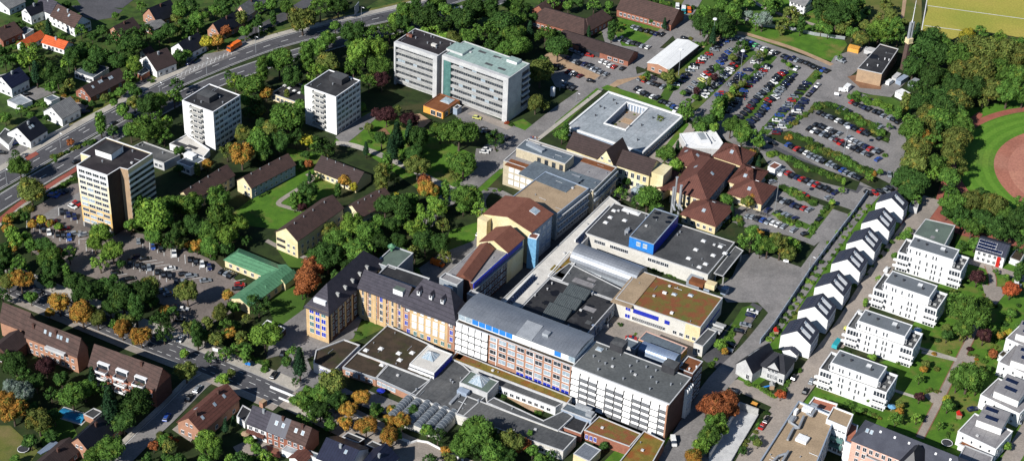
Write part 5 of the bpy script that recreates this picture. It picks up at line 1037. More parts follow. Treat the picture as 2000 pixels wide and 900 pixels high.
# four white villas
V=[([(1622.5,707.5),(1716,741),(1735,716)],'bottom'),([(1675,626),(1768,657.5),(1785.5,635.5)],'third from top'),([(1727,551),(1815.5,581),(1832.5,558)],'second from top'),([(1774,480.5),(1862.5,507.5),(1878,488.75)],'top')]
for pts,nm in V:
    top=rect(*pts,11.6); u=(top[1]-top[0]).normalized(); v=(top[3]-top[0]).normalized()
    base=[top[0]-u*3.2-v*1.8,top[1]+u*4.2-v*1.8,top[2]+u*4.2+v*1.0,top[3]-u*3.2+v*1.0]
    b=Bld('white_villa','white terraced apartment villa, %s of the four'%nm if nm!='bottom' else 'white terraced apartment villa, bottom of the four','apartment villa',base,8.7,'white_render','bitumen',par=.9,isworld=True,group='four white apartment villas',parm='white_render')
    m=MB(); c=b.c; m.prism([tuple(p-c) for p in top],7.8,11.6,top=False); ub=m.build('upper_wall','white_render',b.root)
    m=MB(); m.prism([tuple(p) for p in inset([p-c for p in top],.3)],11.2,11.45); rf=m.build('upper_roof',mat('villa_felt',(.15,.165,.18),(.13,.145,.155),sc=.15),b.root)
    m=MB(); o=inset([p-c for p in top],-.03); i2=inset([p-c for p in top],.35)
    for i in range(4):
        j=(i+1)%4; m.hexa([(*o[i],11.3),(*o[j],11.3),(*i2[j],11.3),(*i2[i],11.3)],[(*o[i],11.62),(*o[j],11.62),(*i2[j],11.62),(*i2[i],11.62)])
    m.build('parapet','white_render',b.root)
    a,d,nr,l,an=b.side(0)
    for k,z in enumerate((.0,2.9,5.6)):
        n=8
        for x in (.22,.31,.36,.47,.56,.61,.70):
            if random.random()<.8: 
                p=a+d*(x*l); b.put('window',winmesh(.5,1.7,'glass','white_frame',0),(p.x,p.y,z+.7),an+math.pi)
    for x in (.12,.17,.27,.32,.42,.53,.58,.86): p=a+d*(x*l)-nr*1.8; b.put('window',winmesh(.5,1.7,'glass','white_frame',0),(p.x,p.y,8.9),an+math.pi)
    for x0 in (.0,.80):
        for z in (2.6,5.3):
            m=MB(); m.box(l*x0-(.9 if x0<.1 else 0),l*(x0+.2)+(.9 if x0>.5 else 0),-1.9,0,z,z+.2,0); m.box(l*x0-(.9 if x0<.1 else 0),l*(x0+.2)+(.9 if x0>.5 else 0),-1.9,-1.75,z,z+1.15,0); m.build('balcony','white_render',b.root,(a.x,a.y,0),an)
        for z in (0,2.8,5.5): b.panel(0,x0+.015,x0+.185,z+.25,z+2.2,'glass',d=.04,name='terrace_door')
        for z in (0,2.8,5.5):
            for q_ in range(4): b.panel(0,x0+.015+q_*.045,x0+.022+q_*.045,z+.2,z+2.3,'white_frame',d=.12,name='door_frame')
    b.wins(1,4,3,.9,2.8,.7,1.6,mull=0)
    pc=(top[0]+top[2])/2-c
    for dx,dy in ((-7,1.5),(-3.2,.6),(5,-.6)):
        p=pc+u*dx+v*dy; m=MB(); m.tube((0,0,0),(0,0,.6),.35); m.tube((0,0,.6),(0,0,.75),.5); m.build('vent','dark_metal',b.root,(p.x,p.y,11.4))
    p=pc+u*3.4+v*1.2; m=MB(); m.box(-.9,.9,-.9,.9,0,.5,0,1); m.build('roof_hatch',['grey_metal','white_roof'],b.root,(p.x,p.y,11.4),an)
    for (s_,t_) in ((.92,.3),(.95,.6),(.9,.8)):
        p=b.L[0].lerp(b.L[1],s_)+(b.L[3]-b.L[0])*t_; m=MB(); m.box(-.6,.6,-.4,.4,0,.7); m.build('planter','concrete',b.root,(p.x,p.y,7.8),an)
    b.done()
flat('grey_roof_house','white house with flat grey roof above the top white villa','house',[(1785,457),(1845,479),(1866,440),(1808,427)],6.5,'white_render','bitumen_green',.2,(6,2,1,2.8,1.4,1.5))
b=pitched('solar_house','white house with solar panels on a slate roof and a red panel','house',[(1906,487),(1962,503),(1976,477)],5.4,8,'u','white_render','tile_anthracite',oh=.3); b.wins(0,5,2,1,2.6,1,1.3); b.panel(0,.76,.88,0,5.0,'red_paint',d=.25,name='red_panel')
for s in range(10):
    for t in (.12,.24,.36): 
        if t==.12 or s<7: slope_item(b,'solar_panel',.06+s*.085,t,1.1,1.3,'solar','white_frame',.08)
b.done(); flat('garage','white garage with dark roof beside the solar house','garage',[(1972,503),(1993,511),(2003,492),(1985,485)],2.8,'white_render','sedum_dark')
# white cubes at right edge
for q,t,lab in (([(1871,841),(1946,877),(1972,838)],[(1908,818),(1957,836),(1974,806)],'white cube house with two solar panels, lowest at the right edge'),([(1915,770),(1992,808),(2018,770)],[(1942,762),(1990,782),(2006,745)],'white cube house with two solar panels, second from bottom at the right edge'),([(1950,706),(2030,742),(2050,700)],[(1975,702),(2030,720),(2045,690)],'white cube house at the right edge, third from bottom'),([(1965,660),(2030,690),(2050,650)],[(1985,650),(2030,664),(2045,640)],'white cube house with grey roof, uppermost at the right edge')):
    b=Bld('cube_house',lab,'house',q,6.2,'white_render','grey_gravel',par=.4,parm='white_render',group='white cube houses'); b.wins(0,4,2,1,2.8,.6,1.1,mull=0); b.wins(1,4,2,.9,2.8,1.4,1.4)
    T=rect(*t,9); m=MB(); m.prism([tuple(p-b.c) for p in T],5.9,8.9,top=False); m.build('upper_wall','white_render',b.root); m=MB(); m.prism([tuple(p-b.c) for p in inset(T,-.1)],8.7,9.0); m.build('upper_roof','grey_gravel',b.root)
    cT=(T[0]+T[2])/2-b.c; uu=(T[1]-T[0]).normalized(); vv=(T[3]-T[0]).normalized(); an=math.atan2(uu.y,uu.x)
    for k,(dx,dy) in enumerate(((-1.6,2.6),(-.2,-2.0))):
        p=cT+uu*dx+vv*dy; m=MB(); m.box(-2.2,2.2,-1.1,1.1,.2,.35,0,1); m.build('solar_panel',['grey_metal','solar'],b.root,(p.x,p.y,9),an)
    b.done()
flat('garage','white garage with planted roof below the lowest cube house','garage',[(1872,865),(1910,884),(1918,872),(1882,858)],3,'white_render','sedum_rust',.2); flat('garage','white garden store beside the upper cube houses','garage',[(1950,692),(1965,700),(1974,690),(1960,683)],2.8,'white_render','sedum_dark')
# bottom right: new building with tan roof
b=Bld('new_apartment_block','large white apartment block with tan gravel roof and silver ducts','apartment block',[(1455,945),(1560,990),(1632,812),(1560,782)],12,'white_render','tan_gravel',par=.9,parm='bluegrey_wall'); b.wins(1,10,4,1,2.9,1.8,1.9,glass='glass_pale')
def duct(b,pts,z,r=.45,name='duct'):
    for i in range(len(pts)-1):
        p=U(*pts[i],z).to_2d()-b.c; q=U(*pts[i+1],z).to_2d()-b.c; m=MB(); m.tube((*p,z-b.z0),(*q,z-b.z0),r,r,6); m.build(name,'grey_metal',b.root)
duct(b,[(1570,812),(1560,835),(1550,835),(1538,858)],12.4); duct(b,[(1560,835),(1545,825),(1552,812)],12.4); duct(b,[(1592,800),(1585,812),(1575,806)],12.4); duct(b,[(1535,885),(1520,890),(1510,900)],12.4); duct(b,[(1540,880),(1528,900)],12.4)
b.item('plant_box',1547,822,2,3,1.3,'grey_metal'); b.item('plant_box',1577,802,3.5,2.5,1.4,'white_render'); b.item('plant_box',1567,859,4,3.4,1.1,'white_render'); b.item('plant_box',1554,808,1,2,2,'white_render'); b.item('plant_box',1590,795,2.4,1.5,1.4,'grey_metal'); b.done()
b=Bld('new_apartment_block','white apartment wing with tan roof and three glass balconies',  'apartment block',[(1614,818),(1655,835),(1667,808),(1628,793)],13,'white_render','tan_gravel',par=.5,parm='white_render'); b.wins(0,5,1,10,3,.9,.7); b.wins(0,4,3,1,2.9,1.2,1.3)
for z in (3.6,6.4): b.panel(0,.35,.95,z,z+1.0,'glass_green',d=1.6,name='balcony')
b.done()
b=Bld('new_apartment_block','white wing with terracotta terrace between the tan roofs','apartment block',[(1578,790),(1628,806),(1636,788),(1590,774)],9,'white_render',mat('terracotta',(.42,.16,.10),(.36,.13,.08),sc=.5),par=.6,parm='white_render'); b.done()
b=Bld('new_apartment_block','white wing with terracotta terrace beside the pink slate building','apartment block',[(1650,860),(1668,868),(1676,830),(1658,822)],9,'white_render','terracotta',par=.5,parm='bluegrey_wall'); b.done()
b=pitched('slate_mansion','pink mansion with long slate mansard roof along the bottom edge','apartment block',[(1664,858),(1880,945),(1905,905)],13,18,'u','pink_render','slate_dark',oh=.4,hip=5,sky=((.09,.3),(.13,.3))); b.roof.data.materials[0]=mat('slate_blue',(.062,.066,.085),(.05,.053,.07),sc=.3,sc2=4); b.wins(0,16,4,1.2,3,1.2,1.7); 
for s in (.2,.33,.46,.7,.83): slope_item(b,'roof_hook',s,.38,.5,.6,'white_frame','white_frame',.3)
b.done()
b=pitched('slate_mansion','dark hipped slate cross wing of the pink mansion at the bottom edge','apartment block',[(1740,925),(1790,945),(1820,890)],12.5,20,'v','pink_render','tile_black',oh=.4,hip=6); b.done()
b=Bld('roof_terrace_wing','pink wing with grey roof terrace in front of the mansion','apartment block',[(1690,890),(1725,905),(1738,870),(1705,858)],10,'pink_render','grey_gravel',par=.7,parm='light_concrete'); b.item('garden_sofa',1722,880,1.6,1.2,.6,'deep_blue'); b.done()
flat('modern_house','glass roofed dark modern house at the bottom right','house',[(1865,905),(1925,930),(1940,890),(1885,868)],6,'grey_cladding','grey_gravel',.4)
b=Bld('kiosk','small white kiosk with rust red roof beside the clinic parking','kiosk',[(1500,325),(1514,331),(1522,320)],3,'white_render','tile_rust',par=.15,parm='white_frame'); b.done()
b=Bld('garage','white transformer hut with grey roof at the end of the row houses','garage',[(1776,402),(1792,407),(1797,390),(1783,386)],3,'light_concrete','grey_gravel'); b.done()
b=pitched('greenhouse','small white glazed greenhouse in the clinic court','greenhouse',[(1233,369),(1248,376),(1263,357)],2.4,3.6,'v','glass_pale','glass_pale',oh=.1); b.done()
# ---------------------------------------------------------------- vehicles
def body_mesh(kind):
    "car body by cross sections, L along x, front +x"
    if kind=='hatch': L,W,H,prof=4.1,1.75,1.45,[(-2.05,.35,.75),(-2.0,.35,.98),(2.0,.3,.62),(2.05,.3,.5)]; gl=[(-1.95,.95),(-1.55,1.42),(.15,1.45),(1.05,.92)]
    elif kind=='estate': L,W,H=4.6,1.8,1.48; gl=[(-2.15,.98),(-1.9,1.42),(.2,1.48),(1.15,.92)]
    else: L,W,H=4.5,1.8,1.42; gl=[(-1.75,.95),(-1.0,1.36),(.2,1.42),(1.15,.9)]
    hl=L/2; b=MB()
    prof=[(-hl,.35),(-hl-.02,.8),(gl[0][0]-.05,.95),(1.1,.92),(hl-.15,.68),(hl,.5),(hl,.3)]
    n=len(prof)
    def ring(y,s): return [(x*s,y,z) for x,z in prof]
    w=W/2; rows=[ring(-w,.97),ring(-w+.06,1.0),ring(w-.06,1.0),ring(w,.97)]
    for r in range(3):
        for i in range(n-1): b.poly([rows[r][i],rows[r+1][i],rows[r+1][i+1],rows[r][i+1]][::-1])
    b.poly(rows[0]); b.poly(rows[3][::-1])
    # roof panel
    b.hexa([(gl[1][0],-w+.22,gl[1][1]-.02),(gl[2][0],-w+.22,gl[2][1]-.02),(gl[2][0],w-.22,gl[2][1]-.02),(gl[1][0],w-.22,gl[1][1]-.02)],[(gl[1][0]+.05,-w+.26,gl[1][1]+.05),(gl[2][0]-.05,-w+.26,gl[2][1]+.04),(gl[2][0]-.05,w-.26,gl[2][1]+.04),(gl[1][0]+.05,w-.26,gl[1][1]+.05)])
    body=b.mesh('body',['car_black'])
    g=MB(); g.hexa([(gl[0][0],-w+.05,.9),(gl[3][0],-w+.05,.9),(gl[3][0],w-.05,.9),(gl[0][0],w-.05,.9)],[(gl[1][0],-w+.2,gl[1][1]),(gl[2][0],-w+.2,gl[2][1]),(gl[2][0],w-.2,gl[2][1]),(gl[1][0],w-.2,gl[1][1])])
    glass=g.mesh('windows',['glass'])
    lt=MB()
    for y in (-w+.28,w-.28): lt.box(hl-.1,hl+.02,y-.18,y+.18,.5,.64)
    return body,glass,lt.mesh('headlights',['lamp_lens']),L,w
CARM={k:body_mesh(k) for k in ('hatch','estate','saloon')}
wm=MB(); wm.tube((0,-.1,0),(0,.1,0),.31,.31,10); WH=wm.mesh('wheel',['tyre'])
lm1=MB(); lm1.box(-.05,.05,-.18,.18,-.07,.07); HLM=lm1.mesh('headlight',['lamp_lens'])
CN=dict(k='black',n='navy',w='white',s='silver',b='blue',r='red',m='maroon',y='yellow',g='green',o='orange',t='teal')
CW=dict(k='black',n='dark blue',w='white',s='silver grey',b='bright blue',r='red',m='dark red',y='pale yellow',g='green',o='orange',t='teal')
CARS=[]
def car(*a,**k): CARS.append((a,k))
def make_car(x,y,c,ang,label,group=None,full=False,kind=None):
    p=U(x,y,.7); k=kind or random.choice(['hatch','hatch','estate','saloon']); body,glass,hl,L,w=CARM[k]
    root=empty('parked_car',(p.x,p.y,.2),label,'car',group,ang)
    o=inst('body',body,root); o.material_slots[0].link='OBJECT'; o.material_slots[0].material=M('car_'+CN[c])
    inst('windows',glass,root)
    for sx in (-1,1):
        for sy in (-1,1): inst('wheel',WH,root,(sx*L*.31,sy*(w-.08),.31))
    if full or y>450:
        for sy in (-1,1): inst('headlight',HLM,root,(L/2+.0,sy*(w-.3),.6))
    return root
ORD=['first','second','third','fourth','fifth','sixth','seventh','eighth','ninth','tenth','eleventh','twelfth','thirteenth','fourteenth','fifteenth','sixteenth','seventeenth','eighteenth','nineteenth','twentieth','twenty-first','twenty-second']
def row(data,ox,oy,sc,head,phrase,group,frm='left',flip=.25):
    """data 'x,y,c ...' tile pixels; head: photo direction vector of the cars"""
    L=[]
    for t in data.split():
        x,y,c=t.split(','); L.append((ox+float(x)/sc,oy+float(y)/sc,c))
    L.sort(key=lambda q:q[0] if frm=='left' else -q[1])
    for i,(x,y,c) in enumerate(L):
        a=U(x,y).to_2d(); q=U(x+head[0],y+head[1]).to_2d()-a; an=math.atan2(q.y,q.x)+random.uniform(-.03,.03)
        if random.random()<flip: an+=math.pi
        car(x,y,c,an,'%s car, %s from %s in %s'%(CW[c],ORD[i],'left' if frm=='left' else 'the bottom',phrase),group)
GA='cars in the large car park'
T=(1240,60,4)
ne=(1,-.62); dr=(1,.62); ho=(1,.06)
row('315,420,w 355,395,n 385,365,n 400,345,k 430,312,s 455,290,w 465,268,k 510,247,r 525,222,w 545,205,s 578,185,r 620,150,s 635,130,k 655,112,n 672,97,s 700,82,b 724,68,w',*T,ho,'the row beside the white roofed hall',GA,'b')
row('415,480,k 440,450,s 470,415,s 522,385,y 543,358,w 567,335,r 590,312,k 612,292,k 665,250,b 685,225,n 705,205,n 730,175,b 755,155,s',*T,dr,'the left row of the first planted strip',GA,'b')
row('540,510,w 555,485,w 585,462,s 610,440,k 628,418,s 655,405,n 672,385,k 690,357,s 712,345,n 727,323,w 745,303,w 757,283,k 775,270,r 795,250,k 815,235,k 832,213,k 850,193,n',*T,dr,'the right row of the first planted strip',GA,'b')
row('655,505,b 690,490,r 750,425,s 775,405,k 800,380,k 815,360,n 832,343,b 880,308,n 935,250,w',*T,ho,'the left row of the second planted strip',GA,'b')
row('705,632,k 725,610,s 750,585,k 768,563,k 788,540,w 828,505,r 850,470,b 880,430,r 905,402,n 930,387,n 945,370,k 965,350,s 988,333,s 1003,312,r 1018,290,w 1040,275,k',*T,ho,'the right row of the second planted strip',GA,'b')
row('820,675,k 850,650,k 880,625,k 900,600,m 915,578,k 935,550,n 955,528,k 975,508,s 1000,488,k 1022,465,s 1040,445,k 1062,425,k 1088,402,w 1102,380,k 1122,360,k 1143,338,r 1165,322,n',*T,dr,'the left row of the narrow third strip',GA,'b')
row('905,742,k 903,708,n 933,688,k 962,662,n 985,642,k 1003,620,k 1022,600,b 1033,573,k 1040,547,r 1072,533,k 1097,517,w 1110,490,s 1128,468,s 1148,450,s 1165,430,k 1182,412,n 1200,392,k 1215,372,k',*T,dr,'the right row of the narrow third strip',GA,'b')
row('1045,762,s 1070,735,k 1110,702,w 1130,662,b 1150,627,n 1172,612,n 1190,590,s 1205,570,s 1225,545,r 1245,515,s 1280,490,k 1303,457,k 1318,435,k 1345,412,n',*T,ho,'the left row of the fourth strip',GA,'b')
row('1105,802,m 1112,780,n 1150,752,w 1168,728,s 1200,707,n 1218,687,n 1240,660,k 1262,632,w 1280,605,n 1292,585,k 1310,563,n 1327,540,n',*T,ho,'the right row of the fourth strip',GA,'b')
row('1360,500,k 1392,468,n 1425,430,w 1262,295,w 1245,350,n',*T,(1,-.9),'the short row at the upper right island',GA)
row('810,60,s 845,72,s 880,85,n 912,97,b 943,113,g 975,130,s 1010,140,w 1042,155,k 1077,165,w 1112,175,k 1165,198,k 1192,210,n 1232,220,n 1267,232,s 1303,240,k 1342,252,k 1375,268,k 1402,283,k 1440,295,k 1472,307,b 1503,317,k',*T,ne,'the top edge row beside the sandy path',GA)
row('42,377,s 80,390,r 122,402,s 150,415,k 185,425,k 218,440,s',*T,ne,'the short row below the white roofed hall',GA)
row('15,455,k 42,475,w 70,492,k 112,505,k 140,515,w 175,527,k 210,552,k 245,562,k 275,577,s 305,595,b 322,622,w',*T,ne,'the row beside the courtyard building lawn',GA)
T=(1440,190,5.625); GB='cars in the right hand car park'
row('1265,50,r 1310,78,k 1372,100,k 1405,115,n 1445,135,k 1520,155,k 1560,175,k 1605,203,s 1680,228,s 1730,245,k 1770,275,k',*T,ne,'the upper edge row of the right car park',GB)
row('1130,125,n 1180,140,s 1230,160,n 1540,300,s 1580,330,s',*T,ne,'the half hidden row behind the upper shrub strip',GB)
row('905,170,k 960,195,k 1003,212,s 1055,228,k 1107,255,w 1160,275,k 1210,300,s 1257,325,n 1302,348,k 1355,370,r 1400,392,k 1442,408,k 1565,450,k',*T,ne,'the row in front of the upper shrub strip',GB)
row('865,300,k 910,318,k 955,333,k 1008,352,w 1062,382,k 1125,400,s 1220,450,s 1262,470,w 1315,492,s 1360,518,s 1415,542,n 1462,565,r 1520,585,s 1565,600,k',*T,ne,'the upper of the two middle rows',GB)
row('790,345,k 838,370,w 890,385,k 940,405,s 995,425,k 1050,447,s 1095,472,m 1137,500,r 1183,520,k 1237,540,w 1290,560,k 1345,585,k 1400,610,s 1460,635,k 1550,680,b',*T,ne,'the lower of the two middle rows',GB)
row('562,520,b 610,545,k 657,565,r 705,590,k 762,608,w 803,640,s 855,660,s 900,685,s 945,703,k 1010,730,s 1058,750,s 1104,773,k 1157,798,b 1200,825,s 1260,850,s 1310,870,k 1350,890,k',*T,ne,'the long row along the perimeter road',GB)
T=(1400,330,5.623); GC2='cars in the clinic car park'
row('685,15,s 735,22,s 785,45,r 830,75,k 885,92,n 935,110,r 985,132,k 1035,158,s 1088,175,r 1142,195,k 1193,215,k 1245,238,k 1300,262,n',*T,ne,'the long top row of the clinic car park',GC2)
row('685,332,k 737,352,s 790,370,k 845,395,n 903,415,k 960,430,r 1018,447,s',*T,ne,'the middle row of the clinic car park',GC2)
row('675,478,k 740,500,s 785,515,s 855,545,n',*T,ne,'the short lower row of the clinic car park',GC2)
row('340,517,s 393,525,s 455,545,k 507,558,b 565,575,s 620,590,w 672,608,w 740,628,s 845,668,s',*T,(1,-.85),'the bottom row of the clinic car park',GC2)
T5=(1060,60,7.5); GD='cars near the garages'
row('870,445,w 935,470,w 990,512,w 1050,530,r 1170,555,k',*T5,(1,-.75),'the row in front of the garage range',GD)
row('370,400,n 480,450,s 535,478,k 615,490,n 690,520,k 735,555,s 782,580,s 850,605,s 930,635,s',*T5,(1,-.7),'the row along the gravel strip',GD)
row('280,550,k 380,600,m 435,630,w 482,645,k 550,665,m',*T5,(1,-.5),'the row below the gravel strip',GD)
row('320,790,s 390,820,k 440,845,k',*T5,(1,-.75),'the row next to the white silo',GD)
T0=(1200,0,4)
row('48,307,s 88,318,k 117,330,s 155,337,k 190,347,k 220,360,s 262,370,w',*T0,(1,-.8),'the row behind the garage range',GD)
row('150,210,s 180,222,s 215,235,k 258,242,k 297,255,k 328,265,n 370,273,k',*T0,(1,-.8),'the row in front of the barn',GD)
T6=(180,440,4.09); GE='cars in the lower left car park'; ve=(.12,1)
row('370,125,s 487,170,b 548,185,k 780,270,k 828,290,k 880,310,w 937,332,n',*T6,ve,'the upper row of the lower left car park',GE)
row('300,300,k 360,320,k 410,335,k 455,338,s 518,370,k 568,390,k 620,402,k 670,447,k 725,448,s',*T6,ve,'the middle row of the lower left car park',GE)
row('345,250,n 415,265,k 620,345,w 730,388,k 790,402,s 905,440,s',*T6,(1,-.15),'slanting middle bays, lower left car park',GE)
row('190,380,k 300,425,k 560,520,s 615,545,s 240,487,s',*T6,(1,-.2),'the bays beside the big dark trees',GE)
row('725,667,w 675,650,m 705,752,k',*T6,(1,.05),'the small bay below the round autumn tree',GE)
row('1040,370,k 1080,382,s 1110,400,k',*T6,(1,-.8),'the bay left of the green roofed house',GE)
row('1178,472,r 1165,503,k',*T6,(1,-.05),'the bay in the corner of the green roofed house',GE)
T7=(20,370,6.925); GF='cars at the foot of the yellow tower'
row('285,475,k 450,535,k 525,580,w 640,605,k 715,620,k 800,650,b',*T7,ve,'the lower bay row left of the yellow tower',GF)
row('700,305,k 785,335,n 870,370,n',*T7,ve,'the bays below the shrubs by yellow tower',GF)
row('365,400,r 560,435,r 730,525,r 885,590,s 985,610,s',*T7,(1,-.2),'the diagonal bays left of the yellow tower',GF)
row('845,230,w 900,190,r',*T7,(1,.5),'the pair beside the yellow tower wall',GF)
row('610,60,b 580,85,b 680,40,n 725,22,k',*T7,(1,.25),'the row between the hedge and the main road',GF)
def one(x,y,c,head,label,**k):
    a=U(x,y).to_2d(); q=U(x+head[0],y+head[1]).to_2d()-a; car(x,y,c,math.atan2(q.y,q.x),label,**k)
G9='cars along the white row houses'
for x,y,c,l in ((1696.5,377,'k','black car beside the left end of the short row above the white row houses'),(1708,377,'r','red car in the short row above the white row houses'),(1720,374,'k','black car right of the red one above the white row houses'),(1731,373,'s','silver car in the short row above the white row houses'),(1738,368,'k','black car at the right end above the white row houses')): one(x,y,c,(1,.5),l,group=G9)
for a in ((1510,280,'k',(1,.3),'black car driving past the hipped clinic roofs'),(1737,341,'s',(.2,1),'silver blue car driving in the right lane by the big trees'),(1757,343,'k',(.2,1),'black car half under the trees at the right of the car park'),(1600,428,'k',(1,-.8),'black car at the exit of the clinic car park'),(1572.5,456.5,'k',(1,-.3),'black car beside the sign at the clinic car park exit'),(1500,410,'n',(1,-.8),'dark blue car alone between the clinic rows'),(1508,355,'s',(1,-.3),'silver car beside the lower right clinic roof'),(1618.5,386,'s',(1,-.35),'silver car leaving the end of the clinic row'),(1572,381,'r',(1,.4),'red car half hidden behind the clinic shrubs'),
  (932,230,'y',(1,.2),'cream estate car in front of the long grey ward block'),(942,252,'k',(1,-.7),'black car, leftmost beside the two round trees'),(944,254.5,'s',(1,-.7),'x'),(952,257,'k',(1,-.7),'x'),(962,261,'k',(1,-.7),'x'),(973,264,'k',(1,-.7),'x'),(981,266,'s',(1,-.7),'x'),(990,270,'n',(1,-.7),'x'),
  (946,297,'w',(1,.1),'white car, lower of the two beside the round dark bush'),(951,292,'w',(1,.1),'white car, upper of the two beside the round dark bush'),(936,455,'w',(.6,-1),'white van like car behind the cream gabled ward'),(896,18,'w',(1,-.2),'white car driving on the main road behind the trees'),
  (1151,108.5,'r',(1,.2),'red car at the carport opening'),(1132,105,'s',(1,.4),'silver car left of the red car by the carport'),(1118,99,'s',(1,.3),'silver car in tree shade by the garage range'),(1088,130,'k',(1,.2),'black car under the round autumn tree by the gravel'),(1154,158,'k',(1,.15),'large black car alone below the gravel strip'),(1337,75,'k',(1,.1),'black car behind the white roofed workshop'),
  (1470,608,'w',(1,.2),'white car at the top of the lay-by beside the delivery yard'),(1466,615,'n',(1,.25),'dark blue car, second in the lay-by beside the delivery yard'),(1456,634,'s',(1,.2),'silver car, third in the lay-by beside the delivery yard'),(1444,646,'k',(1,.2),'black car, fourth in the lay-by beside the delivery yard'),(1425,672,'k',(1,.3),'black car behind the yellow-green tree in the lay-by'),(1421,683,'s',(1,.2),'silver car under the yellow-green tree in the lay-by'),
  (1436,764,'k',(1,.35),'black car by the hedge of the dark blue roofed villa'),(1551,737,'k',(.6,-1),'black car, uppermost on the street beside the villa garden'),(1585,744,'s',(.5,-1),'silver car at the kerb above the black one'),(1573,763,'k',(.5,-1),'black car at the kerb below the silver one'),(1489,831,'r',(.7,-1),'red car on the street beside the ramp'),(1498,819,'k',(.7,-1),'black car above the red car beside the ramp'),
  (1732,526,'w',(.7,-1),'white car on the tan street below the top white villa'),(1677,611,'w',(.7,-1),'white car on the tan street beside the second white villa'),(1992,820,'s',(.3,-1),'silver blue car at the right edge street'),(1990,560,'s',(.2,-1),'silver blue car behind the red maple'),(1900,798,'n',(1,-.2),'dark blue car in the garden beside the cube houses'),
  (1233,660,'r',(1,.1),'red car in the yard beside the barrel roofed hall'),(535,732,'k',(.7,-1),'black car stopped at the hospital forecourt'),(552,690,'k',(.4,-1),'dark car in shade on the forecourt road'),(353,661,'w',(.6,-1),'white car parked across the pavement of the street'),(386,759,'s',(.7,-1),'silver car on the side street beside the weeping tree'),(370,776,'k',(.8,-1),'dark car on the side street below the silver one'),(326,814,'b',(.6,-1),'blue car parked on the side street in tree shade'),(60,557,'n',(1,.35),'dark blue car on the left street in the shade'),(75,571,'k',(1,.35),'black car on the left street in the shade'),
  (29,279,'b',(1,-.5),'bright blue car in front of the white double garage'),(376,116,'s',(1,-.6),'silver car in front of the dark roofed house by the road'),(371,123,'n',(1,-.6),'dark blue car in front of the dark roofed house by the road'),(150,316,'k',(1,-.4),'black car on the main road behind the yellow tower'),(222,241,'k',(.9,-.5),'dark car on the main road behind the small tree'),(167,218,'n',(1,-.2),'dark car beside the pale striped roof house'),(52,184,'k',(1,-.2),'black car on the paved garden yard'),(4,298,'k',(1,0),'dark car at the far left side street'),
  (1650,55,'s',(1,.2),'x'),):
    if a[4]=='x':
        if a[0]>1600: continue
        lab={944:'silver car between the two round trees and the road, second of its row',952:'black car, third of the row beside the round dark bush',962:'black car, fourth of the row beside the round dark bush',973:'black car, fifth of the row beside the round dark bush',981:'silver car, sixth of the row beside the round dark bush',990:'dark blue car, last of the row beside the round dark bush'}[a[0]]
        one(a[0],a[1],a[2],a[3],lab,group='cars beside the round dark bush')
    else: one(*a)
# lorries and vans
def van(x,y,c,head,label,L=5.6,W=2.0,H=2.3,name='van',cat='van',cab=None,boxc=None):
    a=U(x,y,1).to_2d(); q=U(x+head[0],y+head[1],1).to_2d()-a; root=empty(name,(a.x,a.y,.2),label,cat,None,math.atan2(q.y,q.x)); m=MB()
    if boxc is None:
        m.hexa([(-L/2,-W/2,.35),(L/2-.1,-W/2,.35),(L/2-.1,W/2,.35),(-L/2,W/2,.35)],[(-L/2,-W/2+.06,H-.1),(L/2-1.5,-W/2+.12,H-.1),(L/2-1.5,W/2-.12,H-.1),(-L/2,W/2-.06,H-.1)]); m.box(L/2-1.3,L/2,-W/2+.03,W/2-.03,.35,1.15); m.box(-L/2+.1,L/2-1.7,-W/2+.2,W/2-.2,H-.12,H)
        m.build('body','car_'+c,root); m=MB(); m.hexa([(L/2-1.45,-W/2+.06,1.2),(L/2-.7,-W/2+.06,1.16),(L/2-.7,W/2-.06,1.16),(L/2-1.45,W/2-.06,1.2)],[(L/2-1.55,-W/2+.14,H-.2),(L/2-1.35,-W/2+.14,H-.2),(L/2-1.35,W/2-.14,H-.2),(L/2-1.55,W/2-.14,H-.2)]); m.build('windscreen','glass',root)
    else:
        m.hexa([(-L/2,-W/2,.9),(L/2-2.2,-W/2,.9),(L/2-2.2,W/2,.9),(-L/2,W/2,.9)],[(-L/2+.5,-W/2+.1,H),(L/2-2.3,-W/2+.1,H),(L/2-2.3,W/2-.1,H),(-L/2+.5,W/2-.1,H)]); m.build('load_body','car_'+boxc,root)
        m=MB(); m.hexa([(L/2-2.0,-W/2,.5),(L/2,-W/2,.5),(L/2,W/2,.5),(L/2-2.0,W/2,.5)],[(L/2-1.9,-W/2+.08,H-.3),(L/2-.35,-W/2+.08,H-.3),(L/2-.35,W/2-.08,H-.3),(L/2-1.9,W/2-.08,H-.3)]); m.build('cab','car_'+c,root)
        m=MB(); m.hexa([(L/2-.28,-W/2+.1,1.5),(L/2-.08,-W/2+.1,1.5),(L/2-.08,W/2-.1,1.5),(L/2-.28,W/2-.1,1.5)],[(L/2-.38,-W/2+.15,H-.45),(L/2-.24,-W/2+.15,H-.45),(L/2-.24,W/2-.15,H-.45),(L/2-.38,W/2-.15,H-.45)]); m.build('windscreen','glass',root)
        m=MB(); m.box(-L/2+.2,L/2-.3,-.5,.5,.45,.9); m.build('chassis','dark_metal',root)
    for sx in (-.3,.32):
        for sy in (-1,1): inst('wheel',WH,root,(sx*L,sy*(W/2-.1),.36),0,1.15)
van(458,93,'orange',(-1,.55),'orange refuse lorry parked on the hatched bay by the main road',8.6,2.5,3.2,'refuse_lorry','lorry',boxc='orange')
van(854,514,'orange',(1,.35),'orange van parked behind the old slate wing',5.6,2.0,2.2)
van(340,493,'white',(.05,1),'white van in the upper row of the lower left car park',5.4,2.0,2.4)
van(1315.5,861,'white',(.2,1),'white van on the lane right of the blind fronted block',4.6,1.9,2.1)
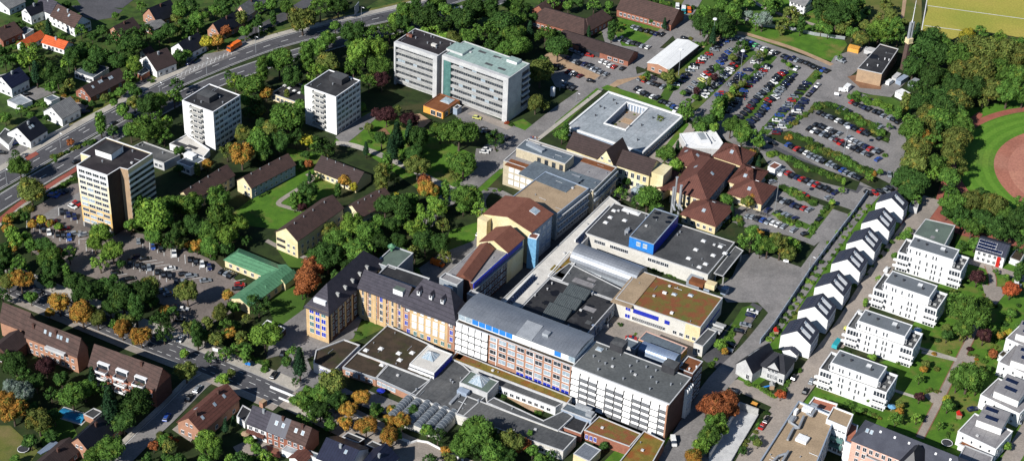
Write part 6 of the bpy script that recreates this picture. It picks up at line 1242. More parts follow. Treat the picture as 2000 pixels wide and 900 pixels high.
van(1738,161,'white',(1,-.7),'white van beside the boiler house',5.2,2,2.2); van(1647,176,'white',(1,.1),'white car like van below the site hut',4.4,1.8,1.6)
van(1642,118,'silver',(1,.4),'silver pick-up with cover in the works yard',5,2.1,2.0)
van(1335,21,'teal',(0,1),'pale green small lorry beside the barn end',6,2.2,2.6,'lorry','lorry',boxc='white'); van(1323,16,'white',(0,1),'white van beside the barn end',5.4,2,2.5); van(1346,20,'orange',(.1,1),'orange machine trailer beside the hedge by the barn',4.5,2,1.8,'trailer','trailer')
van(1634,672,'teal',(.7,-1),'turquoise delivery truck on the tan street by the white villas',6.2,2.2,2.2,'lorry','lorry',boxc='teal'); van(1655,642,'yellow',(1,.4),'small yellow loader on the tan street',2.6,1.4,1.6,'loader','loader')
van(1985,558,'white',(0,1),'white van behind the red maple at the right edge',5,1.9,2.1)
# ---------------------------------------------------------------- street furniture
def lamp(x,y,hh,label,head=True,name='street_lamp',group='street lamps',dx=1.4):
    p=U(x,y); root=empty(name,(p.x,p.y,0),label,'lamp',group,R(-45)); m=MB(); m.tube((0,0,0),(0,0,hh),.13,.07,6); m.build('pole','grey_metal',root)
    m=MB(); 
    if head: m.tube((0,0,hh),(dx,0,hh+.25),.06,.05,6); m.build('arm','grey_metal',root); m=MB(); m.hexa([(dx-.2,-.22,hh+.15),(dx+.9,-.16,hh+.2),(dx+.9,.16,hh+.2),(dx-.2,.22,hh+.15)],[(dx-.2,-.18,hh+.35),(dx+.9,-.1,hh+.32),(dx+.9,.1,hh+.32),(dx-.2,.18,hh+.35)]); m.build('lamp_head','white_frame',root)
    else: m.tube((0,0,hh),(0,0,hh+.5),1.1,.9,8); m.build('lamp_head','white_frame',root)
for x,y,hh,l in ((500,104,9,'street lamp with red notice on its pole near the orange lorry'),(404,146,9,'street lamp beside the main road above the white tower'),(600,56,9,'street lamp on the main road before the big billboard'),(706,46,9,'street lamp next to the billboard'),(812,28,9,'street lamp on the main road right of the billboard'),(506,76,7,'small street lamp at the side road corner'),
    (119,290,8,'street lamp among the lane markings near the black roofed house'),(14,360,8,'street lamp at the left end of the main road'),(313,190,8,'street lamp above the trees beside the main road'),(1093,178,6,'lamp post beside the white silo'),(1125,200,5,'lamp post on the small lawn below the silo'),(1579,532,8,'lamp post beside the blue noise barrier')): lamp(x,y,hh,l)
GM='tall floodlight masts in the car parks'
for x,y,hh,l in ((1443,166,18,'tall floodlight mast in the middle of the large car park'),(1325,148,14,'tall mast in front of the white roofed hall'),(1391,88,14,'tall mast at the curved sandy path'),(1646,310,16,'tall mast in the right hand car park'),(1512.5,416,19,'tall mast with round white head in the clinic car park')): lamp(x,y,hh,l,False,'floodlight_mast',GM)
# billboard
p=U(697,30); root=empty('billboard',(p.x,p.y,0),'billboard seen from behind on the lawn beside the main road','billboard',None,R(75)); m=MB(); m.box(-3,3,-.15,.15,1.2,6); m.build('panel','grey_cladding',root)
for sx in (-2,2): m=MB(); m.box(sx-.12,sx+.12,-.12,.12,0,1.2); m.build('post','dark_metal',root)
def wall(name,label,cat,pts,w,h,m,group=None,base=0):
    L=[U(*q).to_2d() for q in pts]; c=L[0]; root=empty(name,(c.x,c.y,0),label,cat,group); mb=MB()
    a=offs(L,w/2); b=offs(L,-w/2)
    for i in range(len(L)-1): mb.hexa([(*(b[i]-c),0),(*(b[i+1]-c),0),(*(a[i+1]-c),0),(*(a[i]-c),0)],[(*(b[i]-c),h),(*(b[i+1]-c),h),(*(a[i+1]-c),h),(*(a[i]-c),h)])
    mb.build('panel' if 'barrier' in name or 'fence' in name else 'wall_body',m,root); return root,L,c
rt,L,c=wall('noise_barrier','long blue noise barrier between the service road and the row house gardens','barrier',[(1692,383),(1665,422),(1640,455),(1612,492),(1580,535),(1545,588),(1510,640),(1484,672)],.25,2.6,'bluegrey_wall')
for i in range(len(L)-1):
    n=int((L[i+1]-L[i]).length/4)
    for k in range(n):
        p=L[i].lerp(L[i+1],k/n)-c; m=MB(); m.box(-.12,.12,-.2,.2,0,2.8); m.build('post','grey_metal',rt,(*p,0),math.atan2((L[i+1]-L[i]).y,(L[i+1]-L[i]).x))
wall('garden_wall','long white low wall along the planted forecourt beds','wall',[(528,757),(560,770),(600,787),(640,803)],.5,1.0,'white_render'); wall('garden_wall','white low wall below the orange trees','wall',[(640,790),(680,805),(720,826),(760,850),(800,865)],.5,1.,'white_render'); wall('garden_wall','curved white wall at the bottom beside the path','wall',[(795,868),(815,862),(835,865),(860,878),(905,900)],.4,.9,'white_render'); wall('garden_wall','inner white wall of the sunken forecourt bed','wall',[(545,778),(580,792),(620,808)],.4,.8,'white_render'); wall('garden_wall','grey garden wall at the main road beside the black roofed house','wall',[(82,275),(118,258),(135,248)],.3,1.6,'light_concrete')
rt,L,c=wall('ramp_wall','tall concrete wall on the left of the loading ramp','wall',[(1385,895),(1443,798)],.5,3.2,'light_concrete'); wall('ramp_wall','concrete wall at the upper end of the loading ramp','wall',[(1443,798),(1480,812)],.6,3.2,'concrete'); wall('ramp_wall','low concrete kerb wall on the right of the loading ramp','wall',[(1480,812),(1425,905)],.4,1.,'light_concrete')
b_=Bld('entrance_kiosk','small orange brick kiosk at the end of the white forecourt wall','kiosk',[(506,783),(513,787),(519,780)],2.4,'brick_pink','tan_render',par=0)
wall('fence','grey mesh fence between the bright lawn and the park','fence',[(1440,33),(1480,52),(1540,58),(1590,70),(1650,78)],.08,1.8,'grey_metal'); 
# round silo
p=U(1079,190); root=empty('silo',(p.x,p.y,0),'white cylindrical silo with domed top beside the hospital road','silo'); m=MB(); m.tube((0,0,1),(0,0,5),1.15,1.15,16); m.tube((0,0,5),(0,0,5.5),1.15,.5,16); m.build('tank','white_render',root)
for k in range(4): m=MB(); m.box(-.1,.1,-.1,.1,0,1.1); m.build('leg','grey_metal',root,(.8*math.cos(k*1.57),.8*math.sin(k*1.57),0))
p=U(1157,660,0); root=empty('gas_tank',(p.x,p.y,0),'pale blue upright tank beside the black roofed hall','tank'); m=MB(); m.tube((0,0,.6),(0,0,6),1.0,1.0,14); m.tube((0,0,6),(0,0,6.4),1.,.4,14); m.build('tank','blue_metal',root)
for i,(x,y) in enumerate(((1166,640),(1172,632),(1180,640),(1163,650))): 
    q=U(x,y); root=empty('plant_unit',(q.x,q.y,0),['large grey rooftop style plant unit beside the pale tank','upper grey plant unit beside the black roofed hall','right hand grey plant unit by the yard','lowest grey plant unit next to the pale tank'][i],'plant unit','plant units in the yard'); m=MB(); m.box(-1.5,1.5,-1,1,0,2.2); m.build('casing','grey_metal',root); m=MB(); m.tube((-.6,0,2.2),(-.6,0,2.5),.5); m.tube((.7,0,2.2),(.7,0,2.5),.5); m.build('fan','dark_metal',root)
# pools, trampoline, play things
p=U(142,812); root=empty('swimming_pool',(p.x,p.y,0),'covered blue swimming pool in the dark garden, bottom left','pool',None,R(-20)); m=MB(); n=8
for i in range(n):
    a0,a1=math.pi*i/n,math.pi*(i+1)/n; m.hexa([(-5,-2.4*math.cos(a0),.1+.9*math.sin(a0)-.05),(5,-2.4*math.cos(a0),.1+.9*math.sin(a0)-.05),(5,-2.4*math.cos(a1),.1+.9*math.sin(a1)-.05),(-5,-2.4*math.cos(a1),.1+.9*math.sin(a1)-.05)],[(-5,-2.4*math.cos(a0),.1+.9*math.sin(a0)),(5,-2.4*math.cos(a0),.1+.9*math.sin(a0)),(5,-2.4*math.cos(a1),.1+.9*math.sin(a1)),(-5,-2.4*math.cos(a1),.1+.9*math.sin(a1))])
m.build('cover','pool_blue',root); m=MB(); m.box(-5.6,5.6,-3,-2.5,0,.15); m.box(-5.6,5.6,2.5,3,0,.15); m.box(-5.6,-5,-2.5,2.5,0,.15); m.box(5,5.6,-2.5,2.5,0,.15); m.build('surround','light_concrete',root)
def trampoline(x,y,label):
    p=U(x,y); root=empty('trampoline',(p.x,p.y,0),label,'trampoline'); m=MB(); m.tube((0,0,.7),(0,0,.78),1.8,1.8,20); m.build('mat','dark_metal',root); m=MB()
    for i in range(20):
        a,b=2*math.pi*i/20,2*math.pi*(i+1)/20; m.tube((1.9*math.cos(a),1.9*math.sin(a),.8),(1.9*math.cos(b),1.9*math.sin(b),.8),.1,.1,5)
    m.build('rim','white_frame',root)
    for i in range(4): a=i*1.57+.4; m=MB(); m.tube((1.8*math.cos(a),1.8*math.sin(a),0),(1.8*math.cos(a),1.8*math.sin(a),.75),.06); m.build('leg','grey_metal',root)
trampoline(46,879,'round trampoline on the dry lawn at the bottom left'); trampoline(1849,867,'round trampoline at the garden hedge near the slate mansion')
def parasol(x,y,c,label,group='garden parasols'):
    p=U(x,y); root=empty('parasol',(p.x,p.y,0),label,'parasol',group); m=MB(); m.tube((0,0,0),(0,0,2.4),.05); m.build('pole','white_frame',root); m=MB(); m.tube((0,0,2.1),(0,0,2.7),1.6,.08,8); m.build('canopy',c,root)
parasol(744,771,'deep_blue','blue parasol in the shaded courtyard beside the barrel skylights'); parasol(1740,792+10,'light_blue_glass','pale blue parasol on the terrace of the bottom white villa'); parasol(480,855,'tan_render','sand coloured parasol on the terrace beside the terrace houses'); parasol(1791,652,'light_blue_glass','light blue parasol on the third villa garden side')
for x,y,c,l in ((1507,758,'wood','wooden play tower with blue slide in the villa garden'),(1872,815,'red','red garden play house beside the hedge'),(1515,652,'red','small red roofed play house behind the first row house')):
    p=U(x,y); root=empty('play_house',(p.x,p.y,0),l,'play house'); m=MB(); m.box(-.8,.8,-.8,.8,.0,1.9); m.build('wall','tan_render',root); m=MB(); m.hexa([(-1,-1,1.9),(1,-1,1.9),(1,1,1.9),(-1,1,1.9)],[(-.05,-1,2.8),(.05,-1,2.8),(.05,1,2.8),(-.05,1,2.8)]); m.build('roof','red_paint' if c=='red' else 'concrete',root)
    if c=='wood': m=MB(); m.hexa([(-3.6,-.3,.1),(-.8,-.3,1.2),(-.8,.3,1.2),(-3.6,.3,.1)],[(-3.6,-.3,.3),(-.8,-.3,1.4),(-.8,.3,1.4),(-3.6,.3,.3)]); m.build('slide','blue_paint',root)
def bins(x,y,cols,label):
    for i,c in enumerate(cols):
        p=U(x+i*4,y-i*5); root=empty('skip',(p.x,p.y,0),label%['blue','yellow','dark blue'][i],'skip','waste containers in the fenced yard',R(60)); m=MB(); m.hexa([(-1.2,-.9,0),(1.2,-.9,0),(1.2,.9,0),(-1.2,.9,0)],[(-1.5,-1.1,1.5),(1.5,-1.1,1.5),(1.5,1.1,1.5),(-1.5,1.1,1.5)]); m.build('tub',c,root)
bins(1467,800,('blue_paint','orange_wall'),'%s waste container in the fenced yard above the ramp')
for x,y,l in ((1531,648,'x'),):
    pass
for x,y,c,l in ((484,717,'blue_paint','blue information sign beside the street and the forecourt'),(421,690,'white_frame','low white sign board at the street side lawn'),(1633,190,'white_frame','white sign frame at the works yard entrance'),(1534,516,'white_frame','white notice board at the delivery yard trees'),(1572,508,'x','x'),(1000,263,'dark_metal','x')):
    if l=='x': continue
    p=U(x,y); root=empty('sign',(p.x,p.y,0),l,'sign',None,R(-20)); m=MB(); m.tube((0,0,0),(0,0,1.6),.06); m.build('post','grey_metal',root); m=MB(); m.box(-1.1,1.1,-.05,.05,1.1,2.5); m.build('board',c,root)
def person(x,y,shirt,trouser,label,group='people walking on the road'):
    p=U(x,y); bm=bmesh.new(); root=None; V=[(0,0,.92),(0,0,1.15),(0,0,1.42),(0,0,1.54),(0,0,1.68),(.1,0,.86),(.13,.12,.48),(.12,.0,.06),(-.1,0,.86),(-.12,-.1,.48),(-.13,-.24,.06),(.2,0,1.4),(.26,-.05,1.12),(.25,.08,.88),(-.2,0,1.4),(-.26,.05,1.12),(-.25,.1,.88),(.12,.14,.03),(-.13,-.1,.03)]
    E=[(0,1),(1,2),(2,3),(3,4),(0,5),(5,6),(6,7),(0,8),(8,9),(9,10),(2,11),(11,12),(12,13),(2,14),(14,15),(15,16),(7,17),(10,18)]
    RD=[.15,.14,.16,.06,.11,.1,.07,.05,.1,.07,.05,.07,.05,.04,.07,.05,.04,.045,.045]
    m=MB()
    for a,b in E: m.tube(V[a],V[b],RD[a],RD[b],6)
    o=m.build('person','skin'); me=o.data; me.materials.clear(); me.materials.append(M('skin')); me.materials.append(M(shirt)); me.materials.append(M(trouser))
    for f in me.polygons:
        z=f.center.z; f.material_index=2 if z<.95 else (1 if z<1.47 else 0)
    o.location=(p.x,p.y,.06); o.rotation_euler=(0,0,R(random.uniform(0,360))); tag(o,label,'person',group)
mat('skin',(.5,.3,.22)); 
for i,(x,y) in enumerate(((1037,271),(1041,272),(1045,273),(1049,274))): person(x,y,('dark_metal','red_paint','white_render','brick_pink')[i],'dark_metal' if i%2 else 'deep_blue',['person in dark clothes, leftmost of four at the junction','person in red top, second of four at the junction','person in white top, third of four at the junction','person in brown top, rightmost of four at the junction'][i])
person(1000.5,271,'dark_metal','dark_metal','person in dark clothes walking beside the parked cars'); person(1454,198+0,'red_paint','dark_metal','person in red between the rows of the large car park')
# bicycles by the delivery yard and clinic
def bike(x,y,label,group):
    p=U(x,y); root=empty('bicycle',(p.x,p.y,.05),label,'bicycle',group,R(random.uniform(20,100)))
    for sx in (-.55,.55):
        m=MB()
        for i in range(10):
            a,b=2*math.pi*i/10,2*math.pi*(i+1)/10; m.tube((sx+.34*math.cos(a),0,.34+.34*math.sin(a)),(sx+.34*math.cos(b),0,.34+.34*math.sin(b)),.04,.04,4)
        m.build('wheel','tyre',root)
    m=MB(); m.tube((-.55,0,.34),(-.15,0,.85),.04); m.tube((-.15,0,.8),(.4,0,.8),.04); m.tube((-.05,0,.3),(.4,0,.8),.04); m.tube((.55,0,.34),(.4,0,.95),.04); m.tube((-.05,0,.3),(-.2,0,.9),.04); m.build('frame','dark_metal',root); m=MB(); m.box(-.32,-.08,-.08,.08,.88,.95); m.build('saddle','tyre',root); m=MB(); m.tube((.4,-.28,.98),(.4,.28,.98),.03); m.build('handlebar','grey_metal',root)
for i in range(8): bike(1478+i*3.4,416+i*1.0,'%s bicycle from the left in the rack behind the clinic bottom row'%ORD[i],'bicycles in the clinic rack')
for i in range(6): bike(1168+i*4.5+random.uniform(-1,1),155-(i%3)*3,'%s bicycle from the left on the sandy corner by the garages'%ORD[i],'bicycles on the sandy corner')

import numpy as np
def merge(name,items,label,cat):
    "items: (mesh, 4x4 matrix, material name) merged into one object"
    V=[];Fi=[];Fs=[];MI=[];mats=[];off=0;lo=0
    for me,Mx,mn in items:
        n=len(me.vertices); a=np.empty(n*3,'f'); me.vertices.foreach_get('co',a); a=a.reshape(-1,3)
        A=np.array(Mx,dtype='f'); V.append(a@A[:3,:3].T+A[:3,3])
        li=np.empty(len(me.loops),'i'); me.loops.foreach_get('vertex_index',li); Fi.append(li+off)
        ls=np.empty(len(me.polygons),'i'); me.polygons.foreach_get('loop_total',ls); Fs.append(ls)
        if mn not in mats: mats.append(mn)
        MI.append(np.full(len(ls),mats.index(mn),'i')); off+=n
    V=np.concatenate(V);Fi=np.concatenate(Fi);Fs=np.concatenate(Fs);MI=np.concatenate(MI)
    me=bpy.data.meshes.new(name); me.vertices.add(len(V)); me.vertices.foreach_set('co',V.ravel()); me.loops.add(len(Fi)); me.loops.foreach_set('vertex_index',Fi); me.polygons.add(len(Fs))
    me.polygons.foreach_set('loop_start',np.concatenate([[0],np.cumsum(Fs)[:-1]]).astype('i'))
    for m_ in mats: me.materials.append(M(m_))
    me.polygons.foreach_set('material_index',MI); me.update(calc_edges=True); me.validate()
    o=bpy.data.objects.new(name,me); COL.objects.link(o); tag(o,label,cat,None,'stuff'); return o
CARS.sort(key=lambda q:-q[0][1])
for a,k in CARS[:292]: make_car(*a,**k)
IT=[]
for a,k in CARS[292:]:
    x,y,c,ang=a[:4]; p=U(x,y,.7); body,glass,hl,L_,w_=CARM[random.choice(['hatch','hatch','estate','saloon'])]; Mx=Matrix.Translation((p.x,p.y,.2))@Matrix.Rotation(ang,4,'Z')
    IT.append((body,Mx,'car_'+CN[c])); IT.append((glass,Mx,'glass'))
    for sx in (-1,1):
        for sy in (-1,1): IT.append((WH,Mx@Matrix.Translation((sx*L_*.31,sy*(w_-.08),.31)),'tyre'))
merge('parked_cars',IT,'distant parked cars filling the upper rows of the car parks','cars')
# ---------------------------------------------------------------- trees
def crown_mesh(name,seed,kind,q_=1.):
    rd=random.Random(seed); m=MB()
    def ico(c,r,sub=1):
        bm=bmesh.new(); bmesh.ops.create_icosphere(bm,subdivisions=sub,radius=1); a=len(m.v)
        vs=[]
        for v in bm.verts: q=v.co*(r*(.85+.3*rd.random())); vs.append(v.index); m.v.append((c[0]+q.x,c[1]+q.y,c[2]+q.z))
        for f in bm.faces: m.f.append(tuple(a+v.index for v in f.verts)); m.m.append(0)
        bm.free()
    def leaves(c,r,n,s,flat=1.):
        c=Vector(c)
        for i in range(int(n*q_)):
            z=rd.uniform(-.65,1); t=rd.uniform(0,6.283); q=math.sqrt(max(0,1-z*z)); d=Vector((q*math.cos(t),q*math.sin(t),z*flat))
            p=c+d*r*rd.uniform(.84,1.16); nrm=(d+Vector((rd.gauss(0,.38),rd.gauss(0,.38),rd.gauss(0,.38)))).normalized(); a=nrm.orthogonal().normalized(); b=nrm.cross(a); t2=rd.uniform(0,6.28); a,b=a*math.cos(t2)+b*math.sin(t2),b*math.cos(t2)-a*math.sin(t2); ss=s*rd.uniform(.6,1.35)/math.sqrt(q_)
            m.poly([p-a*ss-b*ss*.6,p+a*ss*.9-b*ss*.7,p+a*ss+b*ss*.6,p-a*ss*.7+b*ss*.8])
    if kind=='round':
        n=rd.randint(20,26); fl=rd.uniform(.72,.9); ecc=rd.uniform(.82,1.1)
        for i in range(n):
            z=rd.uniform(-.55,.95); t=i*2.39996+rd.uniform(-.3,.3); q=math.sqrt(max(0,1-z*z)); R_=rd.uniform(.5,.72)
            c=(q*math.cos(t)*R_*ecc,q*math.sin(t)*R_/ecc,z*R_*fl); r=rd.uniform(.24,.38); ico(c,r*.78); leaves(c,r,150,.042)
        ico((0,0,-.05),.55,2)
    elif kind=='tall':
        n=24
        for i in range(n):
            z=-1+2.0*i/n; w=.55*math.sqrt(max(.05,1-(z*.85)**2)); t=i*2.4; c=(w*math.cos(t)*.65,w*math.sin(t)*.65,z*1.15); r=rd.uniform(.24,.34); ico(c,r*.78); leaves(c,r,130,.042)
        ico((0,0,0),.42,2)
    elif kind=='conifer':
        for i in range(26):
            z=-1+2.4*i/26; w=.62*(1-(z+1)/2.5); 
            for k in range(2): t=i*2.4+k*3.1; c=(w*math.cos(t)*.6,w*math.sin(t)*.6,z); r=.14+.22*(1-(z+1)/2.5); ico(c,r*.7); leaves(c,r,36,.05)
    elif kind=='loose':
        n=20
        for i in range(n):
            z=rd.uniform(-.6,.95); t=i*2.4; q=math.sqrt(max(0,1-z*z)); R_=rd.uniform(.55,.85); c=(q*math.cos(t)*R_,q*math.sin(t)*R_,z*R_); r=rd.uniform(.18,.30); ico(c,r*.5); leaves(c,r,60,.05)
    elif kind=='bush':
        for i in range(9):
            t=i*2.4; R_=rd.uniform(.3,.65); c=(R_*math.cos(t),R_*math.sin(t),rd.uniform(.1,.5)); r=rd.uniform(.3,.45); ico(c,r*.8); leaves(c,r,100,.06)
    me=m.mesh(name,['leaf_mid']); return me
CM={k:[crown_mesh('crown',100*i+j,k) for j in range(n)] for i,(k,n) in enumerate((('round',8),('tall',3),('conifer',2),('loose',3),('bush',4)))}
CL={k:[crown_mesh('crown',100*i+j+7,k,.38) for j in range(3)] for i,k in enumerate(CM)}
tm=MB(); tm.tube((0,0,0),(0,0,.55),.1,.06,7); tm.tube((0,0,.5),(.12,.05,1),.055,.02,5); tm.tube((0,0,.5),(-.12,.07,1),.05,.02,5); tm.tube((0,0,.45),(.02,-.14,.95),.045,.02,5); TRUNK=tm.mesh('trunk',['bark'])
LEAF=dict(g='mid',d='dark',l='light',y='yellow',o='orange',r='rust',e='red',b='olive',p='purple',w='silver',c='conifer')
WORD=dict(g='green',d='dark green',l='light green',y='yellow',o='orange autumn',r='rust red',e='bright red',b='olive brown',p='dark purple',w='silvery',c='dark conifer')
TREES=[]; BUSH=[]
def tree(x,y,r,c,kind=None):
    """x,y crown centre in the photo, r crown radius in photo pixels"""
    s=ppm(x,y); R_=r/s*1.07; kind=kind or ('conifer' if c=='c' else random.choice(['round']*6+['loose']*3+['tall']) if r<24 and c in 'gdlb' else 'round')
    if R_<1.6 and kind=='round': kind='bush'
    if kind=='bush': return bush(x,y,r,c)
    hf={'round':.95,'tall':1.5,'conifer':1.6,'loose':1.0}[kind]; zc=R_*hf+min(2.2,R_*.45); p=U(x,y,zc)
    TREES.append((x,y,r,c,kind,R_,zc,p))
def bush(x,y,r,c):
    s=ppm(x,y); R_=r/s; p=U(x,y,R_*.45); BUSH.append((x,y,r,c,R_,p))
def TT(s,kind=None):
    for t in s.split():
        a=t.split(','); tree(float(a[0]),float(a[1]),float(a[2]),a[3],kind)
def BB(s):
    for t in s.split():
        a=t.split(','); bush(float(a[0]),float(a[1]),float(a[2]),a[3])
# belt north of the towers
TT('590,38,26,b 625,15,22,g 660,10,20,d 560,15,16,g 530,10,14,g 480,62,14,g 470,35,14,b 425,80,15,o 441,60,12,r 405,82,14,y 505,40,10,d')
TT('545,118,30,g 512,135,18,g 490,165,26,g 460,160,16,l 520,180,14,o 480,195,14,g 500,200,16,d 570,150,22,d 600,110,20,g 620,92,20,g 640,75,16,g 655,50,12,g 690,65,26,d 620,145,22,l 640,125,24,b 600,175,14,d 655,150,12,b 700,100,26,l 735,92,24,l 725,70,20,g 760,60,20,g 785,45,18,d 740,130,26,g 745,155,18,p 720,160,16,g 690,130,20,g 770,40,16,l 690,180,14,g 705,210,12,g 790,20,20,g 812,12,16,d')
TT('830,35,26,d 865,50,20,d 850,10,18,g 905,35,30,d 930,18,26,d 945,60,22,g 885,75,16,b 915,70,18,g 985,45,26,d 1010,35,20,g 965,85,20,d 1000,70,24,g 1015,62,16,l 1040,35,12,d 985,100,20,g 1010,92,24,g 1065,70,20,g 1035,60,14,c 1055,140,26,b 1090,92,24,d 1085,70,14,d 1046,200,18,b 1062,205,12,b 960,10,22,d 1000,10,18,g 1020,15,16,d 870,20,16,g 955,110,12,d 800,60,12,g 830,65,14,l 850,62,14,l 868,72,12,l')
# left side beside main road
TT('118,104,0.1,d' if False else '')
TT('196,240,16,g 290,205,24,d 310,195,18,l 340,190,16,g 285,250,30,g 320,265,16,g 240,215,14,g 262,200,16,b 255,255,18,g 220,255,12,d 265,180,12,d 345,165,14,d 325,240,14,l 350,295,12,d')
TT('38,325,22,g 60,372,26,b 70,250,8,b 138,278,8,r 108,309,6,g 15,427,10,o')
# top-left gardens
TT('55,110,22,l 40,50,10,d 133,122,14,l 95,140,22,d 70,140,16,c 112,150,18,d 145,110,24,d 165,100,20,d 190,110,20,d 175,130,16,d 215,110,16,d 230,80,22,d 255,88,24,d 260,70,18,d 285,60,14,d 232,120,18,d 262,126,18,l 250,150,12,g 100,170,12,g 135,165,12,b 158,60,12,g 180,72,10,d 95,55,12,c 310,70,14,d 330,60,18,d 360,50,16,d 385,40,18,g 350,20,18,g 370,12,20,d 375,55,10,g 400,30,10,g 420,20,14,g 440,15,14,d 350,110,14,d 365,105,10,g 200,60,12,d 225,30,8,g 275,12,10,g 130,10,10,d 45,95,9,g 10,120,14,d 30,115,12,g 235,180,10,g 252,170,12,g 205,190,9,b 222,200,9,g 60,150,10,d 20,50,8,d')
TT('530,10,12,d 460,5,12,d 505,15,12,g 120,75,9,g 0,100,12,d 10,230,12,g 85,205,7,g 60,225,8,g 40,215,10,g 30,300,8,d')
# between towers and gardens
TT('472,300,26,o 444,295,16,b 505,280,26,g 475,262,18,b 500,262,16,l 560,230,32,g 590,210,16,g 530,250,20,b 545,275,22,d 580,270,18,d 520,300,14,d 630,285,22,d 600,275,14,y 615,285,10,l 405,320,12,o 385,330,10,b 350,330,10,d 560,185,8,b 500,220,14,d 540,215,14,d 510,240,12,d')
TT('300,420,36,l 270,405,20,g 330,400,24,g 370,395,26,g 430,420,30,g 425,385,24,g 445,460,22,l 410,450,22,g 380,440,24,d 350,450,20,d 465,435,18,l 300,460,18,g 335,470,18,d 290,440,16,l 255,440,14,g 260,395,14,d 480,470,12,d 410,480,20,g 440,485,16,d 385,480,14,o 350,478,12,b')
TT('575,392,13,g 600,372,22,d 605,345,8,c 598,392,12,d 602,320,10,r 672,352,13,o 690,365,9,y 660,370,10,d 590,405,10,p 745,345,20,b 770,350,12,b 718,455,28,g 690,440,26,l 660,470,26,g 640,500,30,d 700,490,30,g 740,475,20,d 680,530,20,d 620,500,18,d 645,450,18,b 715,415,12,l 600,545,30,r 612,520,20,r 590,565,16,r 752,400,22,d 770,385,12,y 740,430,14,g 655,545,14,d 700,520,16,g')
TT('715,290,10,c 745,270,18,d 720,248,9,b 765,290,20,c 775,268,22,c 815,270,26,d 800,255,16,c 735,220,12,p 755,225,18,p 800,235,18,p 775,215,10,b 780,240,10,d 810,300,20,d 815,325,24,b 860,255,20,g 897,258,32,g 905,318,26,g 880,310,12,g 835,370,22,o 830,355,16,r 855,405,20,l 830,425,20,l 812,445,22,l 910,382,26,g 935,410,16,l 905,405,14,g 865,440,14,b 960,275,1,d 968,270,17,d 755,320,16,g 790,310,12,d 870,370,14,g 780,400,26,d 800,390,16,g 765,440,20,d 830,470,26,d 860,475,24,d 810,495,16,b 870,500,14,b 780,470,18,d 790,420,14,d 745,500,10,d 848,370,8,g')
TT('818,410,14,l 845,388,14,l 890,345,10,b 815,535,9,g 780,430,12,g')
TT('1025,200,6,d 1033,170,0.1,d' if False else '')
# near left bottom
TT('100,505,24,g 90,480,18,d 135,495,16,g 30,470,16,l 60,480,14,g 10,500,22,d 35,520,20,g 15,550,18,b 40,545,22,o 115,590,22,o 160,610,26,o 190,620,20,b 215,600,18,d 170,570,28,d 145,550,20,d 195,510,18,l 185,475,18,l 205,455,16,l 220,490,20,l 235,515,10,d 100,525,20,d 240,580,28,d 210,560,22,d 275,570,28,d 290,560,24,b 265,600,22,d 250,625,16,b 238,640,20,o 275,655,20,o 312,625,22,d 320,650,18,d 338,610,14,d 365,570,24,b 385,650,20,d 370,640,16,b 400,655,14,d 360,690,10,l 430,610,18,b 440,640,18,g 420,660,16,b 455,600,14,g 445,575,12,o 470,660,14,b 440,690,14,g 480,690,14,g 478,692,10,l 505,592,22,d 517,655,30,l 530,640,16,l 450,650,14,o 0,530,14,d 5,580,16,d 60,580,14,g 96,610,10,o 85,548,12,d 130,530,12,g')
TT('95,425,12,o 80,445,9,r 105,440,8,y 75,420,7,r 205,440,12,r 125,462,9,l' if False else '82,430,11,y 98,437,9,o 115,443,9,l 82,488,10,o 115,490,9,r 195,455,22,l 25,458,16,l 50,462,12,g')
TT('363,722,22,b 435,740,14,l 452,728,10,b 585,705,22,c 575,690,16,g 590,780,20,g 577,745,9,d 600,790,14,d 650,745,30,b 625,770,22,g 655,780,22,d 625,800,20,d 600,815,18,g 705,775,18,o 680,800,18,o 675,825,16,o 715,830,22,o 760,850,22,o 785,820,18,o 760,820,14,o 600,760,10,g 645,830,14,g 730,800,12,d 770,800,10,d 560,705,12,d')
TT('25,800,26,o 10,780,20,o 75,820,26,b 60,860,16,d 45,765,22,w 20,755,18,w 70,745,18,d 30,710,26,d 10,700,20,d 90,715,18,p 120,740,16,d 100,770,14,d 140,770,26,g 165,760,20,g 180,735,14,c 200,760,16,d 215,790,30,c 260,790,34,d 240,820,24,d 280,760,20,d 290,720,14,d 225,790,10,l 218,795,10,o 215,875,26,g 180,890,18,g 190,865,12,o 330,870,16,b 320,860,14,g 300,870,12,r 405,860,24,l 440,830,11,c 456,822,9,c 420,880,18,g 400,900,16,g 350,900,16,d 500,875,12,g 520,890,14,l 488,860,10,l 470,895,16,d 100,850,14,d 30,895,10,g 380,800,8,g')
TT('930,845,34,g 925,830,20,l 900,870,24,g 960,880,26,g 1000,860,22,b 1020,865,16,r 1010,870,14,r 940,880,22,d 855,850,18,d 835,840,14,g 870,880,12,o 1040,880,14,g 990,890,20,d 1075,890,12,d 1055,895,12,g 1180,870,10,d 970,850,14,d 1035,850,9,g 880,900,14,b 840,900,16,d')
BB('1217,215,4,g 1224,220,3,o 1232,215,3,g 1210,238,3,b 1202,243,4,b 1239,224,3,g 1196,240,3,g 967,770,7,c 1042,786,7,d 1050,790,6,d 1058,792,7,d 1050,806,9,g 985,772,7,d 975,765,6,c 1150,840,5,g')
